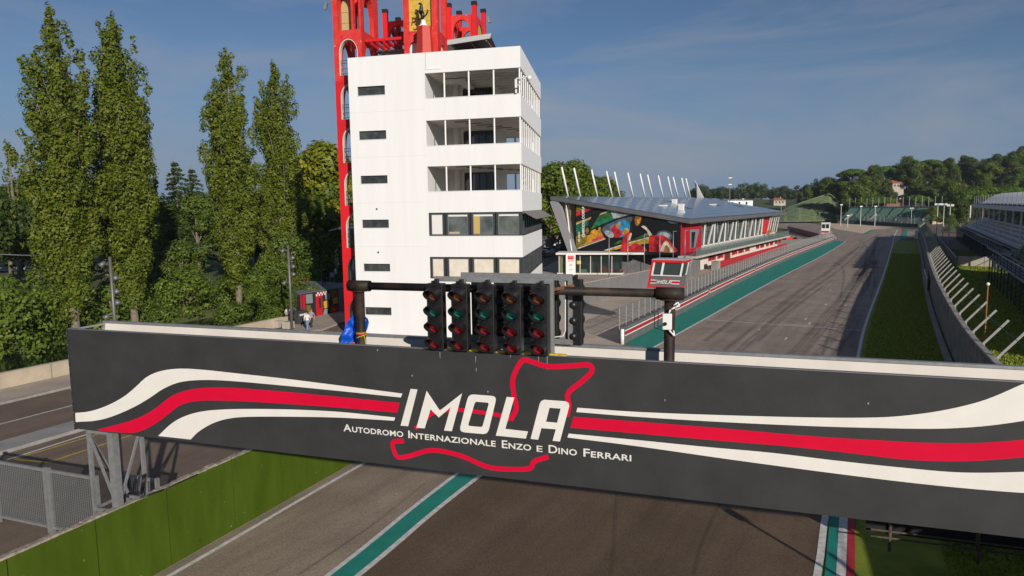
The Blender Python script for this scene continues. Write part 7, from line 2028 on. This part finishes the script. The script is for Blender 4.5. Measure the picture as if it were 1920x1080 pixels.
for i, (px, py) in enumerate(((520, 617), (541, 619))):
    p = G(px, py, .15); f_ = Fr(p, ST.x); o = MB().box(f_, -.36, .36, -.36, .36, .15, .72).build('stone_block', concrete, None, loc=(p.x, p.y, 0), bevel=.03); o.location = (p.x, p.y, 0)
    tag(o, 'pale stone cube seat %s' % ('left of the lamp post' if i == 0 else 'right beside the lamp post'), 'stone block')
for i, (px, py) in enumerate(((561, 607), (567, 605.5))):
    p = G(px, py, .15); r = empty('waste_bin', p, 'dark waste bin %s of the pair behind the pedestrians' % ('left' if i == 0 else 'right'), 'bin', 'waste bins'); f_ = Fr(p, ST.x)
    MB().box(f_, -.28, .28, -.28, .28, 0, 1.05).build('body', dark_steel, r, bevel=.03); MB().box(f_, -.31, .31, -.31, .31, 1.052, 1.14).build('lid', dark_steel, r); MB().box(f_, -.2, .2, -.30, -.283, .72, .86).build('mark', vinyl_white, r)
p = G(556, 600, 0)
# side pavement in front of the painted wall
flat('side_pavement', [tuple(G(x, y))[:2] for x, y in ((500, 622), (600, 622), (648, 604), (648, 584), (560, 603))], .14, pavement, drop=.13)
# ================================================================== people
skin_m = mat('skin', (.42, .24, .16), .6)
def person(loc, ang, pose, cols3, hair, label, h=1.7, long_hair=False, held=None):
    """standing or walking figure: one continuous skinned body, hair as a part"""
    k = h / 1.72; w = pose == 'walk'
    st_l, st_r = (.28, -.26) if w else (.03, .02)
    P_ = [(0, 0, .93), (0, 0, 1.12), (0, .01, 1.34), (0, .02, 1.46), (0, .03, 1.53), (0, .035, 1.64),
          (-.09, 0, .88), (-.10, st_l * .55 + .04, .48), (-.10, st_l, .09), (-.10, st_l + .15, .04),
          (.09, 0, .88), (.10, st_r * .45 + .05, .48), (.10, st_r, .09 + (.05 if w else 0)), (.10, st_r + .15, .04),
          (-.19, .01, 1.38), (-.24, -.02 - (.10 if w else 0), 1.10), (-.22, .10 + (-.12 if w else 0), .88), (-.22, .14 + (-.1 if w else 0), .80),
          (.19, .01, 1.38), (.24, .0 + (.06 if w else 0), 1.10), (.20, .16, .95), (.15, .22, .93)]
    if pose == 'arms': P_[16] = (-.10, .22, 1.12); P_[17] = (.0, .24, 1.15); P_[20] = (.10, .22, 1.12); P_[21] = (.03, .24, 1.14)
    E_ = [(0, 1), (1, 2), (2, 3), (3, 4), (4, 5), (0, 6), (6, 7), (7, 8), (8, 9), (0, 10), (10, 11), (11, 12), (12, 13), (2, 14), (14, 15), (15, 16), (16, 17), (2, 18), (18, 19), (19, 20), (20, 21)]
    R_ = [(.15, .11), (.135, .10), (.16, .11), .065, .055, (.085, .10), .085, .062, .045, .035, .085, .062, .045, .035, .06, .045, .035, .03, .06, .045, .035, .03]
    me = skin('body', [Vector(p) * k for p in P_], E_, [tuple(q * k for q in r) if isinstance(r, tuple) else r * k for r in R_], [skin_m] + [mat('cloth_%d_%d_%d' % tuple(int(c * 1000) for c in q), q, .85) for q in cols3], False, None)
    mi = []
    for pl in me.polygons:
        c = pl.center / k
        if c.z < .10: mi.append(3)
        elif c.z < .96 and abs(c.x) < .185: mi.append(2)
        elif c.z < 1.45 and (c.z > .96) and not (abs(c.x) > .2 and c.z < 1.12): mi.append(1)
        else: mi.append(0)
    me.polygons.foreach_set('material_index', mi)
    r = empty('person', loc, label, 'person'); r.rotation_euler.z = ang
    o = bpy.data.objects.new('body', me); COL.objects.link(o); o.parent = r
    hb = MB().sphere((0, .0 * k, 1.665 * k), .105 * k, 1.12, n=12, m=8)
    if long_hair: hb.hexa([Vector(q) * k for q in ((-.09, -.09, 1.36), (.09, -.09, 1.36), (.09, -.02, 1.36), (-.09, -.02, 1.36), (-.09, -.09, 1.66), (.09, -.09, 1.66), (.09, -.01, 1.66), (-.09, -.01, 1.66))])
    ho = bpy.data.objects.new('hair', hb.mesh('hair', mat('hair_%s' % hair[0], hair[1], .6), smooth=True)); COL.objects.link(ho); ho.parent = r
    if held:
        q = MB().box(WF, .17 * k, .30 * k, -.16 * k, -.10 * k, .95 * k, 1.30 * k); bo = bpy.data.objects.new('shoulder_bag', q.mesh('shoulder_bag', dark_steel)); COL.objects.link(bo); bo.parent = r
    return r
hb_, hd_k = ('brown', (.12, .06, .025)), ('dark', (.02, .015, .012))
p1 = G(577, 622, .0); p1.z = 0.01
person(p1, rad(165), 'walk', ((.72, .70, .66), (.16, .25, .38), (.7, .7, .68)), hd_k, 'walking person in white top and blue jeans on the street', 1.70, True)
p2 = G(585, 617, 0); p2.z = .01
person(p2, rad(165), 'walk', ((.30, .26, .30), (.03, .03, .04), (.5, .5, .5)), hb_, 'person in grey top and dark trousers walking behind the other', 1.72, True, True)
p3 = G(541, 610, .15)
person(p3, rad(200), 'stand', ((.55, .48, .42), (.03, .03, .035), (.1, .08, .07)), ('red', (.25, .09, .03)), 'person with long red hair standing by the lamp post', 1.68, True)
mzt = mh + .042
p4 = G(608, 535, mzt); person(p4, rad(20), 'arms', ((.008, .008, .009), (.01, .01, .012), (.02, .02, .02)), hd_k, 'person dressed all in black standing on the terrace', 1.80)
p5 = G(630, 531, mzt); person(p5, rad(300), 'stand', ((.40, .47, .55), (.03, .035, .05), (.05, .05, .05)), hd_k, 'person in pale shirt on the terrace beside the pavilion', 1.76)
ch = G(623, 527, mzt); r = empty('folding_chair', ch, 'light metal folding chair on the terrace', 'chair'); f_ = Fr(ch, (1, .2))
MB().box(f_, -.22, .22, -.2, .2, .42, .46).build('seat', steel, r); MB().box(f_, -.22, .22, .2, .23, .5, .88).build('backrest', steel, r)
for x in (-.2, .2):
    for y in (-.18, .18): MB().box(f_, x - .015, x + .015, y - .015, y + .015, 0, .419).build('leg', steel, r)
# ================================================================== vehicles
def car(loc, ang, col, label, kind='car', cat='car'):
    r = empty('parked_car' if kind == 'car' else 'van', loc, label, cat); f = Fr(loc, (math.cos(ang), math.sin(ang)))
    body = mat('car_paint_%d' % int(col[0] * 997 + col[2] * 331), col, .3, coat=.6, spec=.6)
    if kind == 'car': prof = [(-2.1, .35, .55, .80), (-2.05, .25, .95, .84), (-1.6, .2, 1.0, .86), (-.9, .2, .98, .88), (.7, .2, .95, .88), (1.5, .2, .88, .86), (2.05, .25, .72, .80), (2.15, .35, .55, .7)]; roof = [(-1.75, .97), (-1.15, 1.45), (.15, 1.47), (.95, .95)]
    else: prof = [(-2.6, .3, 1.1, .95), (-2.55, .25, 2.2, .95), (-2.0, .2, 2.3, .96), (1.0, .2, 2.3, .96), (1.6, .2, 1.35, .96), (2.3, .2, 1.1, .94), (2.5, .3, .7, .85)]; roof = [(.9, 1.4), (1.05, 2.2), (1.1, 2.25), (1.75, 1.35)]
    vs = []; fs = []
    for x, zb_w, zt_, hw_ in prof: vs += [f.p(x, -hw_, zb_w), f.p(x, hw_, zb_w), f.p(x, hw_ * .97, zt_), f.p(x, -hw_ * .97, zt_)]
    for k in range(len(prof) - 1):
        for q in range(4): fs.append((4 * k + q, 4 * k + (q + 1) % 4, 4 * k + 4 + (q + 1) % 4, 4 * k + 4 + q))
    e = 4 * len(prof) - 4; fs += [(0, 3, 2, 1), (e, e + 1, e + 2, e + 3)]
    bo = MB().add(vs, fs).build('body', body, r, bevel=.05)
    hw_ = .80
    cb_ = MB().hexa([f.p(roof[0][0], -hw_, roof[0][1]), f.p(roof[3][0], -hw_, roof[3][1]), f.p(roof[3][0], hw_, roof[3][1]), f.p(roof[0][0], hw_, roof[0][1]), f.p(roof[1][0], -hw_ * .8, roof[1][1]), f.p(roof[2][0], -hw_ * .8, roof[2][1]), f.p(roof[2][0], hw_ * .8, roof[2][1]), f.p(roof[1][0], hw_ * .8, roof[1][1])]).build('windows', dark_glass, r)
    if kind == 'car': MB().box(f, roof[1][0] - .02, roof[2][0] + .02, -.66, .66, roof[1][1] - .03, roof[2][1] + .03).build('roof', body, r, bevel=.03)
    for x in (-1.3, 1.35):
        for y in (-.82, .62): w_ = MB().cyl(f.p(x, y, .33), f.p(x, y + .2, .33), .33, n=16).build('wheel', black_plastic, r); MB().cyl(f.p(x, y - .01, .33), f.p(x, y + .21, .33), .2, n=12).build('rim', steel, w_)
    for y in (-.6, .6): MB().box(f, prof[0][0] - .02, prof[0][0] + .02, y - .15, y + .15, .6, .75).build('tail_light', mat('tail_red', (.4, .01, .01), .3), r); MB().box(f, prof[-1][0] - .03, prof[-1][0] + .02, y - .18, y + .18, .55, .68).build('headlight', white_plain, r)
    return r
for px, py, col, ang, lab in ((1021, 482, (.05, .07, .14), 1.2, 'dark blue car nearest the tower flank'), (1029, 477, (.5, .52, .54), 1.25, 'silver car in the car park beside the tower'), (1037, 474, (.02, .02, .025), 1.2, 'black car in the car park beside the tower'), (1062, 470, (.03, .03, .035), .5, 'dark car under the slanted museum wing')):
    car(G(px, py), ang, col, lab)
car(G(1038, 466), .15, (.6, .58, .54), 'white delivery van in the car park', 'van', 'van')
car(G(1812, 449), 1.0, (.05, .06, .08), 'dark blue car on the service road by the hedge')
car(G(20, 509, -.5), 1.0, (.35, .42, .5), 'pale blue car under the trees at the far left')
p = G(1056, 463); r = empty('red_truck', p, 'red topped grey lorry body behind the museum wing', 'truck'); f_ = Fr(p, (1, .1))
MB().box(f_, -2.2, 2.2, 0, 5, .9, 4.2).build('box_body', mat('truck_brown', (.25, .17, .15), .7), r); MB().box(f_, -2.0, 1.6, .3, 4.5, 4.2, 5.3).build('red_load', red_paint, r); MB().box(f_, -3.6, -2.25, .4, 2.6, .6, 3.0).build('cab', red_paint, r, bevel=.08)
for x in (-2.9, -.8, 1.4): MB().cyl(f_.p(x, .1, .5), f_.p(x, .5, .5), .5, n=14).build('wheel', black_plastic, r)
flat('car_park', [tuple(G(x, y))[:2] for x, y in ((985, 520), (1046, 488), (1075, 462), (985, 462))], .014, asp_street)
# ================================================================== houses and masts in the background
roof_t = mat('terracotta', (.34, .12, .06), .85, var=.2, vscale=2)
def house(px, py, d, w, dp, h, rh, wall, rm, label, ang=0.2, z=None):
    p = D(px, py, d); p.z = p.z if z is None else z
    r = empty('house', p, label, 'house'); f = Fr(p, (math.cos(ang), math.sin(ang)))
    gz = hill_z(px, d); MB().box(f, -w / 2, w / 2, 0, dp, min(gz - p.z - 1, -.5), h).build('wall', wall, r)
    e = .6
    MB().add([f.p(-w / 2 - e, -e, h), f.p(w / 2 + e, -e, h), f.p(w / 2 + e, dp + e, h), f.p(-w / 2 - e, dp + e, h), f.p(-w / 4, dp / 2, h + rh), f.p(w / 4, dp / 2, h + rh)], [(0, 1, 5, 4), (1, 2, 5), (2, 3, 4, 5), (3, 0, 4), (3, 2, 1, 0)]).build('roof', rm, r)
    for k in range(3): MB().box(f, -w * .35 + k * w * .28, -w * .35 + k * w * .28 + .9, -.04, -.003, h - 2.0, h - .7).build('window', dark_glass, r)
    MB().box(f, w * .2, w * .2 + .7, dp * .4, dp * .4 + .7, h + rh * .3, h + rh + .7).build('chimney', concrete, r)
house(1684, 398, 336, 11, 8, 3.2, 2.8, concrete, roof_t, 'terracotta roofed house right behind the far green stand', .0)
house(1684, 350, 412, 8, 6, 2.0, 1.8, concrete, roof_t, 'terracotta house high on the wooded hill', .3)
house(1462, 377, 520, 9, 8, .6, 1.7, concrete, roof_t, 'white house with red roof left of the terraced hillside', .1)
house(1618, 357, 400, 9, 7, 2.6, 1.6, concrete_grey, mat('slate_roof', (.06, .07, .10), .7), 'dark roofed house half hidden in the hill trees', .2)
house(1388, 381, 330, 12, 8, 1.3, .3, white_plain, white_plain, 'long low white building behind the museum roof', .1)
p = D(1368, 380, 280); r = empty('antenna_mast', (p.x, p.y, 0), 'slim lattice antenna mast behind the museum roof', 'mast'); zt_ = D(1368, 326, 280).z
MB().cyl((p.x, p.y, 0), (p.x, p.y, zt_), .22, .08, n=6).build('mast', steel, r)
for z in (.80, .92): MB().box(Fr(p, (1, 0)), -.6, .6, -.2, .2, zt_ * z - p.z, zt_ * z - p.z + .35).build('antenna', white_plain, r)
for i, (px, py, tp) in enumerate(((1464, 405, 385), (1493, 404, 386), (1535, 404, 385.5), (1576, 424, 385), (1589, 426, 405), (1613, 424, 388), (1640, 424, 388))):
    q = G(px, max(py, 411)); h_ = (max(py, 411) - tp) / FPX * q.y
    r = empty('slim_light_pole', q, 'slim light pole %s' % ['far left below the terraced hillside', 'second along the terraced hillside', 'third along the terraced hillside', 'left of the far stand', 'short one before the far stand', 'before the far stand benches', 'right of centre before the far stand'][i], 'light pole', 'slim poles near the far stand')
    MB().cyl(q, q + Vector((0, 0, h_)), .14, .1, n=6).build('pole', MATS['mast_pale'], r); MB().box(Fr(q, (1, 0)), -.5, .5, -.2, .2, h_, h_ + .35).build('lamp_head', white_plain, r)
# street lamp arm seen against the trees left of the tower
p = TF.p(-8.3, 9, 8.1); r = empty('street_lamp_arm', p, 'curved grey lamp arm reaching left from the painted pavilion roof', 'lamp arm')
MB().tube([p, p + Vector((-.6, 0, .35)), p + Vector((-1.6, .1, .38)), p + Vector((-2.6, .2, .1))], .06, 6).build('arm', steel, r); MB().beam(p + Vector((-2.5, .2, .1)), p + Vector((-3.2, .3, -.05)), .2, .1).build('lamp_head', steel, r)
cbl = [D(-20, 476, 80), D(40, 478.5, 82), D(130, 480, 86), D(210, 478, 90), D(300, 473, 97), D(382, 464, 104), D(470, 452, 112)]
tag(MB().tube(cbl, .05, 5).build('overhead_cable', steel, None), 'pale overhead cable strung through the poplars', 'cable')
# orange brown foliage of the balcony shrub
sm = broad_mesh(1.5, 1.9, 95, npuff=14, per=160, lsize=.10, base=.1, c1=(.20, .08, .015), c2=(.32, .15, .03))
o = bpy.data.objects.new('foliage', sm[0]); COL.objects.link(o); o.parent = plt; o.location = (0, 0, .3)

# bushes hiding the left side of the terrace
for k, (px, d, s_) in enumerate(((505, 70, 1.1), (528, 68.5, 1.0), (548, 69.5, 1.0), (515, 76, 1.5), (545, 78, 1.6), (572, 84, 1.5), (556, 65.5, .75), (562, 67.5, .95), (566, 70, 1.1))):
    p = D(px, 560, d); plant('terrace_bush', shr[k % 3], (p.x, p.y, -.2), 'leafy bush left of the painted terrace wall', 'shrub', 'bushes beside the painted wall', sc=s_)
# ---- labels: say which one of the look-alikes it is
ORD = 'first second third fourth fifth sixth seventh eighth ninth tenth eleventh twelfth'.split()
def pixel(o):
    v = o.location - CPOS; f = v.dot(_f); return 960 + FPX * v.dot(CR) / f
def where(o):
    x = pixel(o); n = o.name.split('.')[0]
    if n in ('bank_shrub', 'broad_tree', 'river_bush', 'terrace_bush'):
        for lim, w in ((40, 'at the left picture edge'), (165, 'by the tallest poplar'), (320, 'by the second poplar'), (400, 'in the poplar gap'), (470, 'by the third poplar'), (570, 'by the fourth poplar')):
            if x < lim: return w
        return 'next to the red tower'
    if n == 'hill_tree':
        d = o.location.y; row = 'low' if d < 362 else 'lower' if d < 382 else 'halfway' if d < 402 else 'upper' if d < 421 else 'high' if d < 438 else 'cresting'
        for lim, w in ((1575, 'near the terraced hillside'), (1650, 'above far stand left end'), (1745, 'above far stand right end'), (1830, 'above the service road'), (1925, 'above the tent roof')):
            if x < lim: return row + ' ' + w
        return row + ' by the right picture edge'
    for lim, w in ((1380, 'near the antenna mast'), (1450, 'over the low white building'), (1520, 'over the white house')):
        if x < lim: return w
    return 'over the terraced hillside'
SHORT = {'leafy green shrub on the river bank below the poplars': 'leafy bank shrub', 'dark leafy tree in the belt behind the river poplars': 'dark leafy belt tree', 'bush growing behind the river parapet near the lamp posts': 'bush behind the parapet', 'far tree on the low ridge behind the museum roof': 'far ridge tree', 'leafy bush left of the painted terrace wall': 'leafy bush left of the terrace'}
groups_ = {}
for o in [o for o in SC.objects if o.parent is None and o.name.split('.')[0] in ('bank_shrub', 'broad_tree', 'river_bush', 'terrace_bush', 'hill_tree')]:
    if o.name.startswith('broad_tree') and 'belt' not in o['label']: continue
    base = SHORT.get(o['label'], o['label'].replace(' on the wooded hillside', '')); groups_.setdefault(base + ' ' + where(o), []).append(o)
for lab, os_ in groups_.items():
    os_.sort(key=pixel)
    for i, o in enumerate(os_):
        o['label'] = lab if len(os_) == 1 else '%s, %s from left' % (lab, ORD[min(i, 11)])
# ================================================================== thin autumn haze in the air
hzb = MB().box(WF, -900, 1300, -60, 1250, -6, 60).build('haze', None, None)
hzb.data.materials.clear()
hm = bpy.data.materials.new('haze_air'); hm.use_nodes = True; ht = hm.node_tree; ht.nodes.clear()
ho_ = ht.nodes.new('ShaderNodeOutputMaterial'); pvn = ht.nodes.new('ShaderNodeVolumePrincipled')
pvn.inputs['Color'].default_value = (.78, .86, 1.0, 1); pvn.inputs['Density'].default_value = .00011; pvn.inputs['Anisotropy'].default_value = .2
ht.links.new(pvn.outputs[0], ho_.inputs['Volume']); hzb.data.materials.append(hm); tag(hzb, kind='stuff')
